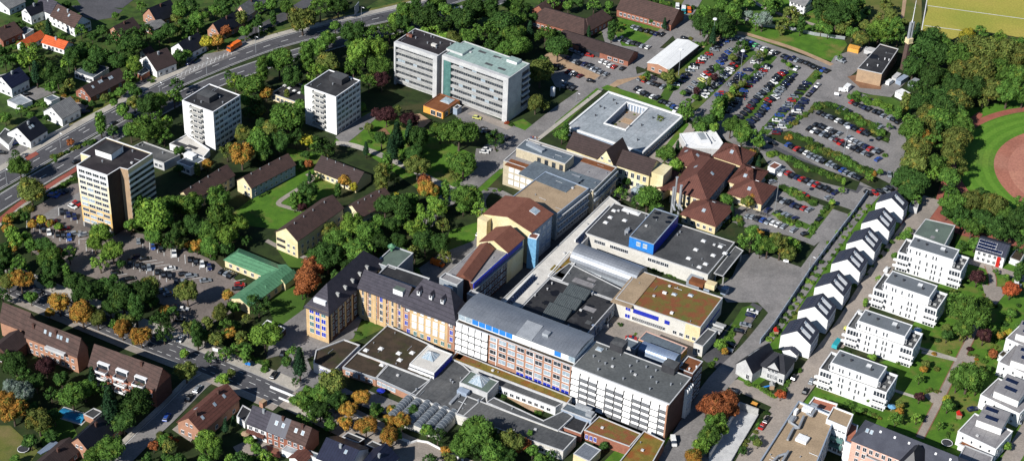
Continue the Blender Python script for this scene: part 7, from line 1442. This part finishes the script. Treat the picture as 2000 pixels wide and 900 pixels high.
# bottom right of centre
TT('1395,790,26,r 1420,780,24,r 1380,795,18,r 1410,800,22,r 1432,800,14,r 1405,825,20,g 1385,850,22,g 1370,870,20,l 1355,890,18,o 1410,835,14,l 1390,820,14,g 1525,770,11,e 1408,672,13,l 1415,685,8,o 1480,865,10,b 1475,855,8,d 1450,880,9,d')
TT('1467,470,22,g 1500,478,22,g 1525,480,22,b 1540,495,16,b 1545,475,16,l 1470,450,14,g 1515,465,14,b 1485,490,12,d 1560,485,8,d 1480,455,12,o')
TT('1213,378,14,g 1265,385,24,g 1245,395,14,d 1280,405,14,g 1300,300,20,g 1320,325,16,l 1327,350,10,d 1460,395,14,b 1468,385,12,o 1418,388,13,g 1365,305,8,d 1323,290,10,c 1430,410,9,c 1410,430,8,d 1470,300,9,o 1482,315,8,c 1225,355,10,d 1492,345,7,g')
TT('1098,263,15,g 1105,255,12,d 1338,212,16,g 1342,222,14,g 1362,240,12,d 1385,235,16,d 1400,225,16,g 1428,245,20,g 1450,260,20,g 1395,250,12,l 1475,270,16,g 1485,280,12,g 1370,250,14,g')
TT('1310,150,12,b 1315,155,10,d 1298,148,9,b 1262,150,9,g 1255,152,7,o 1290,235,9,b 1265,145,6,d 1415,200,12,d 1400,205,12,g 1425,190,12,b 1430,180,10,l 1435,170,7,b')
# parking lot green strip trees
TT('1445,92,11,d 1455,85,8,d 1438,100,8,d 1430,112,9,b 1405,138,9,d 1400,130,7,g 1395,152,9,p 1385,160,7,b 1370,168,9,d 1360,178,8,p 1357,190,7,g 1485,108,10,b 1495,105,7,g 1478,112,8,d 1460,95,6,l 1478,130,7,d 1458,152,8,d 1450,165,9,b 1440,185,9,b 1405,215,14,g 1355,135,0.1,d' if False else '1445,92,11,d 1455,85,8,d 1438,100,8,d 1430,112,9,b 1405,138,9,d 1400,130,7,g 1395,152,9,p 1385,160,7,b 1370,168,9,d 1360,178,8,p 1357,190,7,g 1485,108,10,b 1495,105,7,g 1478,112,8,d 1460,95,6,l 1478,130,7,d 1458,152,8,d 1450,165,9,b 1440,185,9,b 1405,205,14,g 1335,182,7,g')
TT('1308,170,7,g 1345,195,6,g 1360,187,6,g 1541,127,6,l 1595,147,6,g 1492,250,5,g 1435,229,5,g 1458,238,5,g 1737,247,7,g 1731,272,6,g 1729,303,6,g 1720,336,7,g 1699,348,8,l 1648,354,6,l 1644,371,7,l 1626,395,7,l 1594,434,6,l 1543,195,6,g')
# strips of shrubs
def strip(pts,n,r,cols,jit=4):
    for i in range(n):
        t=(i+.5)/n*(len(pts)-1); k=min(int(t),len(pts)-2); f=t-k; x=pts[k][0]+(pts[k+1][0]-pts[k][0])*f; y=pts[k][1]+(pts[k+1][1]-pts[k][1])*f
        bush(x+random.uniform(-jit,jit),y+random.uniform(-jit,jit)*.6,r*random.uniform(.75,1.3),random.choice(cols))
strip([(1595,208),(1630,205),(1660,225),(1700,245),(1725,262)],26,9,'dggbdg',6); strip([(1640,215),(1690,240)],8,9,'gbg',5)
strip([(1535,262),(1560,268),(1600,285),(1650,310),(1690,330),(1710,340)],30,9,'gdggbdgggo',6); strip([(1575,283),(1640,305),(1690,335)],10,10,'gb',4)
strip([(1505,298),(1530,305),(1570,325),(1610,340),(1640,350)],24,8,'gdbggl',5)
strip([(1525,365),(1560,380),(1590,395)],14,9,'gbdg',5); strip([(1515,415),(1540,430),(1565,440)],10,8,'glb',4); strip([(1540,250),(1565,230),(1590,210)],9,6,'gb',3)
strip([(1620,398),(1600,425),(1580,455)],9,6,'gbd',3); strip([(1530,118),(1545,128),(1560,135)],5,6,'gd',3); strip([(1588,150),(1600,152)],4,5,'gd',2)
strip([(1660,185),(1700,195),(1740,215),(1765,230)],18,9,'gdgl',7); strip([(1380,80),(1350,95),(1345,70)],6,7,'bg',5)
strip([(1680,400),(1640,450),(1600,510),(1560,575),(1520,640),(1495,665)],26,6,'glgd',5); strip([(1700,395),(1665,440),(1630,490),(1590,545),(1550,610),(1512,660)],22,5,'glgd',5)
strip([(1455,745),(1490,760),(1515,775)],10,6,'gl',2); strip([(1530,765),(1545,735),(1560,720)],7,6,'gl',2); strip([(1560,690),(1572,680)],3,6,'gl',2)
strip([(1795,855),(1845,870)],0,5,'g') ; strip([(1885,775),(1860,830),(1845,862)],9,4,'dg',2); strip([(1990,590),(1960,640),(1930,690),(1905,740),(1885,775)],20,6,'gdl',4)
strip([(1600,775),(1640,795),(1690,805),(1720,815)],16,6,'gdlb',3); strip([(1640,680),(1660,690),(1700,712)],8,6,'gd',3); strip([(1735,745),(1760,700),(1780,650)],6,6,'gd',4); strip([(1745,820),(1760,790)],4,6,'dg',3)
strip([(1760,640),(1800,655),(1840,665)],6,5,'dg',3); strip([(1660,560),(1690,540),(1720,500),(1745,470),(1765,455)],9,5,'glb',3)
strip([(1800,770),(1818,760),(1838,765)],7,4,'by',2); strip([(1890,690),(1908,695),(1905,712)],5,4,'bo',2); strip([(1915,560),(1930,590),(1945,600)],6,5,'gb',3); strip([(1862,560),(1900,540)],5,5,'gb',4)
strip([(105,405),(80,425),(10,440),(5,440)],0,5,'g'); strip([(100,352),(150,330)],0,5,'g'); strip([(10,435),(30,420),(60,405)],9,8,'gdb',3); strip([(100,375),(130,355),(150,347)],6,6,'dg',2); strip([(100,308),(130,298),(165,282),(185,275)],10,6,'gdb',3)
strip([(140,205),(160,200),(200,185),(240,165),(275,150)],0,5,'g'); strip([(112,182),(135,190),(170,205)],10,5,'bo',2); strip([(195,195),(220,185),(250,172),(265,165)],8,7,'gd',3); strip([(375,75),(460,60)],0,5,'g'); strip([(470,80),(500,68),(530,55)],8,4,'dg',2)
strip([(0,105),(30,90),(60,75)],8,7,'dg',3); strip([(30,30),(60,20)],5,6,'d',3); strip([(45,215),(70,205),(85,198)],6,6,'gd',2); strip([(120,240),(150,228),(172,220)],8,4,'d',1.5); strip([(290,155),(300,160)],2,5,'d',2)
strip([(400,470),(380,475),(340,475),(300,470)],14,9,'gobd',5); strip([(420,505),(400,490),(370,485)],8,8,'gd',4); strip([(345,440),(420,500)],0,5,'g')
strip([(500,700),(520,710),(515,722)],6,7,'gd',3); strip([(440,690),(470,690),(500,700)],6,6,'glr',4); strip([(410,700),(440,715)],0,5,'g'); strip([(1090,225),(1140,190)],0,4,'g')
strip([(1262,600),(1300,615)],0,4,'g'); strip([(1265,520),(1282,527),(1308,535),(1318,542)],9,4,'dg',1.5); strip([(1205,630),(1215,635)],2,4,'d',1); strip([(1225,668),(1245,650)],5,3,'lb',1.5)
strip([(1440,630),(1425,660),(1412,690)],7,5,'gl',3); strip([(1385,715),(1400,700)],3,6,'gl',3); strip([(1500,800),(1470,850),(1450,880)],8,7,'gdb',3); strip([(640,395),(700,390)],0,4,'g'); strip([(530,360),(570,335)],8,4,'d',2); strip([(505,385),(530,372)],4,4,'d',1.5)
strip([(700,245),(730,265),(720,280)],4,5,'gd',3); strip([(990,240),(1000,245)],3,5,'ged',2); strip([(880,330),(890,360)],4,6,'bgl',4); strip([(940,370),(985,372)],3,5,'gl',3); strip([(600,465),(580,475)],0,4,'g')
strip([(1205,365),(1230,350)],5,5,'gd',3); strip([(1410,440),(1440,425),(1450,440)],7,7,'gdb',4); strip([(1380,360),(1420,365)],0,4,'g'); strip([(1465,310),(1490,320)],4,5,'gb',3); strip([(1220,215),(1245,205)],4,3,'g',2)
strip([(450,705),(500,735)],0,5,'g'); strip([(690,645),(715,660)],4,4,'d',2); strip([(560,845),(600,870)],0,4,'g'); strip([(480,890),(540,895)],6,7,'gl',4); strip([(470,845),(500,860)],4,6,'g',3); strip([(305,845),(345,860)],5,7,'gbr',4); strip([(330,690),(345,700)],0,5,'g')
strip([(1190,38),(1240,55)],6,4,'gb',2); strip([(1270,40),(1300,50)],3,6,'c',2); strip([(1210,-5),(1300,5),(1380,20)],14,6,'gd',2); strip([(1260,5),(1400,28)],6,5,'g',2)
# park right
TT('1895,610,34,g 1870,590,20,g 1920,595,18,g 1880,640,20,g 1885,650,14,b 1882,638,9,e 1910,540,16,p 1975,565,16,e 1922,655,16,p 1850,655,12,d 1848,640,10,b 1892,735,30,g 1870,745,18,g 1910,745,16,d 1796,738,10,g 1830,720,7,b 1791,815,11,l 1750,818,13,g 1758,790,9,b 1757,802,8,o 1796,775,11,p 1852,790,14,g 1848,778,8,y 1835,830,8,g 1808,710,9,b 1803,720,8,o 1852,687,6,b 1825,690,6,o 1895,680,7,p 1940,690,10,r 1955,655,9,o 1972,650,9,y 1935,640,10,g 1990,640,10,g 1975,610,10,g 1930,720,8,g 1965,540,7,g 1945,530,6,g 1825,560,5,g 1700,780,8,g 1655,790,9,g 1680,800,8,g 1704,697,9,l 1760,695,8,d 1860,570,8,b 1748,500,8,g 1718,545,8,l 1690,590,7,l 1965,870,10,l 1745,505,7,l 1770,460,12,g 1775,450,8,l 1758,612,8,g 1683,538,0.1,g' if False else '1895,610,34,g 1870,590,20,g 1920,595,18,g 1880,640,20,g 1885,650,14,b 1882,638,9,e 1910,540,16,p 1975,565,16,e 1922,655,16,p 1850,655,12,d 1848,640,10,b 1892,735,30,g 1870,745,18,g 1910,745,16,d 1796,738,10,g 1830,720,7,b 1791,815,11,l 1750,818,13,g 1758,790,9,b 1757,802,8,o 1796,775,11,p 1852,790,14,g 1848,778,8,y 1835,830,8,g 1808,710,9,b 1803,720,8,o 1852,687,6,b 1825,690,6,o 1895,680,7,p 1940,690,10,r 1955,655,9,o 1972,650,9,y 1935,640,10,g 1990,640,10,g 1975,610,10,g 1930,720,8,g 1965,540,7,g 1945,530,6,g 1700,780,8,g 1655,790,9,g 1680,800,8,g 1704,697,9,l 1860,570,8,b 1748,500,8,g 1718,545,8,l 1690,590,7,l 1965,870,10,l 1770,460,12,g 1775,450,8,l 1525,470,0,g' .replace(' 1525,470,0,g',''))
TT('1905,475,14,g 1990,530,14,d 1880,480,10,d 2000,480,20,d 1950,445,24,d 1985,430,26,d 1900,440,20,g 1870,400,24,g 1900,395,26,b 1940,400,28,b 1880,425,22,d 1920,430,24,d 1960,420,20,g 1855,370,14,d 1842,395,10,g 1915,375,12,d 1975,460,16,d 1850,415,12,d 1790,390,12,g 1990,395,12,g')
# avenue to the right of the car parks
TT('1782,255,26,g 1790,290,26,b 1785,320,28,b 1770,345,24,d 1790,360,28,d 1775,375,18,d 1755,355,16,d 1810,270,18,o 1815,250,20,b 1820,280,18,g 1825,320,22,g 1820,340,16,l 1835,235,24,g 1870,270,28,b 1880,245,20,g 1860,300,26,b 1865,325,22,b 1855,345,20,g 1850,210,26,d 1870,200,26,b 1830,190,26,d 1800,200,24,d 1795,175,22,d 1820,150,26,d 1785,130,22,d 1800,90,32,d 1835,110,26,d 1790,70,16,c 1820,75,24,d 1840,85,18,g 1870,110,28,g 1900,95,30,b 1930,100,28,b 1965,100,28,b 1995,110,26,b 1890,70,18,y 1915,65,14,g 1950,80,20,l 1985,90,20,g 1880,140,28,b 1915,140,30,b 1950,140,28,g 1985,150,28,g 1900,175,26,d 1935,175,26,b 1970,180,26,g 2000,185,20,g 1860,165,24,d 1870,225,18,g 1845,250,16,d 1775,235,14,g 1810,220,20,b 1830,255,14,d 1920,200,10,b 1768,200,14,b 1755,220,10,g 1805,235,14,d 1840,150,20,g')
# behind the works, park at top right
TT('1745,50,20,g 1735,70,18,g 1718,60,22,l 1700,70,18,g 1680,75,18,b 1665,65,14,g 1720,40,14,b 1755,70,16,d 1690,50,12,b 1765,45,10,b 1612,15,22,d 1635,30,26,d 1660,15,26,d 1620,35,18,b 1650,45,16,b 1730,10,14,b 1740,28,12,b 1670,35,14,d 1600,30,14,d 1605,52,14,g 1618,60,12,g 1545,25,16,b 1555,40,10,b 1505,10,16,g 1520,8,12,g 1565,48,12,d 1595,55,10,d 1530,50,14,b 1525,60,8,b 1490,38,18,w 1478,42,14,g 1462,28,10,w 1430,20,16,g 1410,12,14,g 1370,45,18,d 1395,35,20,d 1410,50,24,d 1385,60,16,d 1420,65,14,d 1380,30,14,g 1440,40,14,g 1393,70,12,c 1430,62,12,g 1460,5,14,g 1440,0,14,g 1405,-4,12,g 1695,25,8,d 1590,5,10,d 1195,60,13,d 1200,50,10,d 1405,0,10,d 1160,10,14,g 1110,12,12,g 1130,5,12,d 1080,5,14,g 1190,10,10,g 1060,10,10,d 1185,25,8,g 1150,62,8,c 1273,40,7,d 1298,47,8,c 1350,35,6,g 1372,20,8,g 1640,112,6,g')
# belts and woods are closed by many lesser trees
FILL=[]
def wood(poly,n,rmin,rmax,cols):
    xs=[q[0] for q in poly]; ys=[q[1] for q in poly]; k=0; t=0
    while k<n and t<n*30:
        t+=1; x=random.uniform(min(xs),max(xs)); y=random.uniform(min(ys),max(ys)); ins=False
        for i in range(len(poly)):
            (x1,y1),(x2,y2)=poly[i-1],poly[i]
            if (y1>y)!=(y2>y) and x<(x2-x1)*(y-y1)/(y2-y1)+x1: ins=not ins
        if ins:
            r=random.uniform(rmin,rmax); s=ppm(x,y); P=U(x,y,r/s*1.3); bad=False
            for Q in FOOT:
                n=len(Q); c0=False
                if (Q[0]-P.to_2d()).length>90: continue
                for i in range(n):
                    a,b=Q[i-1],Q[i]; e=b-a; tt=max(0,min(1,(P.to_2d()-a).dot(e)/e.length_squared))
                    if (P.to_2d()-a-e*tt).length<r/s*.75: bad=True
                    if (a.y>P.y)!=(b.y>P.y) and P.x<(b.x-a.x)*(P.y-a.y)/(b.y-a.y)+a.x: c0=not c0
                if c0: bad=True
                if bad: break
            if not bad: FILL.append((x,y,r,random.choice(cols))); k+=1
wood([(500,150),(560,110),(620,85),(700,65),(790,50),(800,60),(770,90),(770,150),(705,215),(640,150),(590,170),(520,215)],70,10,17,'dggbdl')
wood([(830,60),(890,20),(1020,-5),(1050,60),(1095,110),(1030,160),(1030,130),(930,95),(880,75)],60,10,17,'dgdgb')
wood([(800,0),(860,-10),(880,30),(850,60),(800,50)],14,10,15,'dg')
wood([(230,200),(330,170),(360,190),(355,260),(340,290),(260,280),(210,250)],26,9,14,'ggdlb')
wood([(480,190),(530,190),(590,200),(600,260),(640,280),(600,300),(500,310),(470,280)],34,10,15,'dgdb')
wood([(255,395),(340,385),(430,370),(470,420),(480,480),(440,500),(300,470),(250,440)],40,10,15,'glgdg')
wood([(1780,180),(1830,120),(1800,90),(1880,70),(2010,100),(2010,195),(1900,205),(1870,240),(1840,330),(1770,390),(1755,350),(1780,250)],120,12,20,'bgbgdb')
wood([(1850,380),(1930,380),(2010,410),(2010,490),(1900,470),(1850,420)],34,12,18,'dgdb')
wood([(1590,-10),(1680,-10),(1690,60),(1770,60),(1740,95),(1600,60)],30,9,15,'dgdb')
wood([(620,420),(720,400),(770,440),(740,520),(660,560),(610,510)],40,10,16,'gldg')
wood([(740,380),(830,360),(880,400),(870,500),(790,510),(740,450)],30,10,15,'dgbgd')
wood([(80,110),(200,90),(270,110),(250,160),(100,170)],22,8,13,'dg'); wood([(330,30),(400,10),(480,-5),(480,30),(400,45),(330,80)],16,8,12,'dgb')
wood([(100,540),(280,550),(340,600),(330,640),(200,640),(110,600)],40,9,14,'dgdbo'); wood([(0,440),(60,440),(100,560),(0,580)],22,9,14,'gbdo'); wood([(380,640),(480,600),(500,680),(430,690)],14,9,13,'gdb')
wood([(0,700),(120,700),(210,740),(300,760),(280,830),(120,800),(60,830),(0,760)],34,9,15,'dgd'); wood([(590,730),(660,720),(700,760),(640,830),(580,790)],16,9,13,'gd'); wood([(870,820),(960,850),(1070,870),(1060,905),(830,905)],24,9,14,'gdgb')
wood([(1370,840),(1400,800),(1430,810),(1400,860),(1360,905),(1340,900)],12,8,13,'glb'); wood([(1360,20),(1440,30),(1440,60),(1370,80)],14,8,12,'dg')
wood([(0,20),(60,0),(280,0),(420,0),(480,60),(400,100),(330,120),(270,110),(230,170),(150,180),(100,200),(0,210)],230,7,13,'ddgdgb')
wood([(0,90),(40,80),(120,120),(180,110),(260,90),(270,130),(180,140),(60,170),(0,150)],30,8,13,'dgd'); wood([(420,0),(690,0),(690,20),(600,50),(540,60),(470,60)],30,9,15,'dgdb')
wood([(70,390),(150,350),(150,370),(80,420)],0,8,10,'d'); wood([(150,520),(240,540),(300,560),(330,600),(420,600),(440,640),(400,690),(330,660),(200,620),(120,580)],26,9,15,'dgbd'); wood([(430,590),(490,600),(520,650),(500,700),(450,690)],10,9,13,'dgb')
wood([(0,720),(330,790),(260,860),(150,900),(110,830),(0,790)],75,10,18,'ddgd'); wood([(250,215),(350,180),(430,152),(520,120),(620,92),(740,62),(745,85),(620,112),(520,142),(430,172),(340,210),(270,240)],60,8,13,'gdlgd'); wood([(0,510),(60,533),(200,588),(340,650),(420,690),(415,705),(330,670),(200,612),(60,556),(0,535)],30,9,13,'gobd'); wood([(560,75),(640,50),(700,36),(700,40),(640,56),(560,82)],0,8,9,'g'); wood([(0,260),(60,230),(180,170),(190,200),(60,250),(0,300)],14,6,9,'dgd'); wood([(0,420),(90,400),(140,500),(60,560),(0,560)],24,9,15,'dgbdo'); wood([(290,850),(345,850),(345,900),(280,900)],12,9,13,'dg'); wood([(390,870),(480,850),(620,900),(390,905)],16,7,12,'gdl'); wood([(700,760),(800,790),(870,830),(840,850),(760,850),(700,830)],9,9,13,'dgo')
wood([(580,290),(640,330),(640,420),(590,420)],5,8,11,'d'); wood([(1500,-10),(1600,0),(1600,60),(1480,50)],10,7,12,'gdb')
for x,y,r,c in FILL: tree(x,y,r,c)
# labels by nearest landmark
LM=[(215,350,'the yellow tower'),(415,230,'the first white tower'),(655,200,'the second white tower'),(900,130,'the long grey ward block'),(863,205,'the orange pavilion'),(1215,240,'the courtyard building'),(1100,330,'the beige clinic block'),(1010,430,'the cream gabled ward'),(620,560,'the long slate roofed wing'),(850,590,'the slate roofed pavilion'),(505,540,'the green roofed house'),(1230,750,'the blind fronted ward'),(1310,600,'the rust red planted roof'),(1390,360,'the hipped clinic roofs'),(1300,100,'the white roofed workshop'),(1715,115,'the boiler house'),(1775,70,'the tall chimney'),(1680,760,'the bottom white villa'),(1730,660,'the third white villa'),(1780,570,'the second white villa'),(1830,500,'the top white villa'),(1495,700,'the dark blue roofed villa'),(1600,590,'the white row houses'),(1940,490,'the solar panel house'),(1910,840,'the lowest cube house'),(1760,860,'the slate mansion'),(1540,850,'the tan roofed block'),(410,790,'the long red-brown roof'),(250,720,'the white balcony house'),(95,660,'the orange brick apartment house'),(545,830,'the terrace houses'),(640,320,'the dark brown lodge'),(600,430,'the cream gabled flats'),(100,75,'the orange tiled bungalow'),(200,160,'the long dark brown house'),(120,210,'the pale striped roof'),(60,260,'the black roofed house'),(300,120,'the red panel house'),(310,30,'the tall brick gable'),(455,90,'the orange lorry'),(700,30,'the billboard'),(1100,50,'the brick villas'),(1260,25,'the long barn'),(1890,60,'the hay coloured field'),(1960,320,'the clay sports area'),(1450,160,'the large car park mast'),(1650,260,'the right hand car park'),(1560,390,'the clinic car park'),(330,530,'the lower left car park'),(930,760,'the green glass pyramid'),(830,810,'the barrel skylights'),(1480,560,'the delivery yard'),(140,812,'the covered pool'),(1430,850,'the loading ramp'),(550,740,'the forecourt'),(1830,410,'the red clay path'),(1890,660,'the garden path in the park')]
DIR=['right of','upper right of','above','upper left of','left of','lower left of','below','lower right of']
from collections import defaultdict
def assign(items,noun,mk):
    D=defaultdict(list)
    for it in items:
        x,y,c=it[0],it[1],it[3]; big='' 
        r=it[2]; sz='tiny' if r<7 else 'small' if r<12 else 'mid-sized' if r<19 else 'large' if r<27 else 'huge'
        l=min(LM,key=lambda q:(q[0]-x)**2+(q[1]-y)**2); k=int(((math.degrees(math.atan2(l[1]-y,x-l[0]))+22.5)%360)//45)
        D[(mk(it),sz,l[2],DIR[k])].append(it)
    out=[]
    for (nm,sz,l,d),L in D.items():
        L.sort(key=lambda q:q[0])
        for i,it in enumerate(L):
            base='%s %s %s %s'%(sz,nm,d,l)
            if len(L)>1: base+=', '+(ORD[i]+' from left' if i<len(L)-1 or len(L)>9 else 'rightmost')
            out.append((it,base))
    return out
KN={'round':'tree','tall':'tree','conifer':'tree','loose':'tree'}
NF=len(FILL); HAND=TREES[:len(TREES)-NF]; HAND.sort(key=lambda t:-t[2]); TREES=HAND+TREES[len(TREES)-NF:]; BUSH.sort(key=lambda t:-t[2]); BUSH=[b for b in BUSH if b[4]<9]
NT=292
for (x,y,r,c,kind,R_,zc,p),lab in assign(TREES[:NT],'tree',lambda t:WORD[t[3]]+(' tree')):
    nm='conifer' if kind=='conifer' else 'tree'
    root=empty(nm,(p.x,p.y,0),lab,nm,'trees of the hospital district',random.uniform(0,6.28))
    o=inst('crown',random.choice(CM[kind]),root,(0,0,zc),random.uniform(0,6.28),(R_*random.uniform(.86,1.14),R_*random.uniform(.86,1.14),R_*random.uniform(.92,1.1)))
    o.material_slots[0].link='OBJECT'; o.material_slots[0].material=M('leaf_'+LEAF[c])
    inst('trunk',TRUNK,root,(0,0,0),0,(R_*.8,R_*.8,zc))
IT=[]
def xf(p,z,s,sz): return Matrix.Translation((p.x,p.y,z))@Matrix.Rotation(random.uniform(0,6.28),4,'Z')@Matrix.Diagonal((s,s,sz,1))
for (x,y,r,c,kind,R_,zc,p) in TREES[NT:]:
    IT.append((random.choice(CL.get(kind,CL['round'])),xf(p,zc,R_,R_*random.uniform(.92,1.1)),'leaf_'+LEAF[c])); IT.append((TRUNK,xf(p,0,R_*.8,zc),'bark'))
merge('small_trees',IT,'smaller trees filling the gaps between the large ones','trees')
for (x,y,r,c,R_,p),lab in assign(BUSH[:292],'bush',lambda t:WORD[t[3]].replace('conifer','evergreen')+' bush'):
    o=inst('bush',random.choice(CM['bush']),None,(p.x,p.y,0),random.uniform(0,6.28),(R_*1.05,R_*1.05,R_*random.uniform(.9,1.3)))
    tag(o,lab,'bush','shrubs and bushes'); o.material_slots[0].link='OBJECT'; o.material_slots[0].material=M('leaf_'+LEAF[c])
IT=[(random.choice(CL['bush']),xf(p,0,R_*1.05,R_*random.uniform(.9,1.3)),'leaf_'+LEAF[c]) for (x,y,r,c,R_,p) in BUSH[292:]]
merge('low_shrubs',IT,'low shrubs and hedge plants along strips and gardens','shrubs')
print('trees',len(TREES),'bushes',len(BUSH),'cars',len(CARS),'objects',len(bpy.data.objects))

for o in bpy.data.objects:
    l=o.get('label')
    if l and len(l.replace(',',' ').split())>16: print('LONG',l)
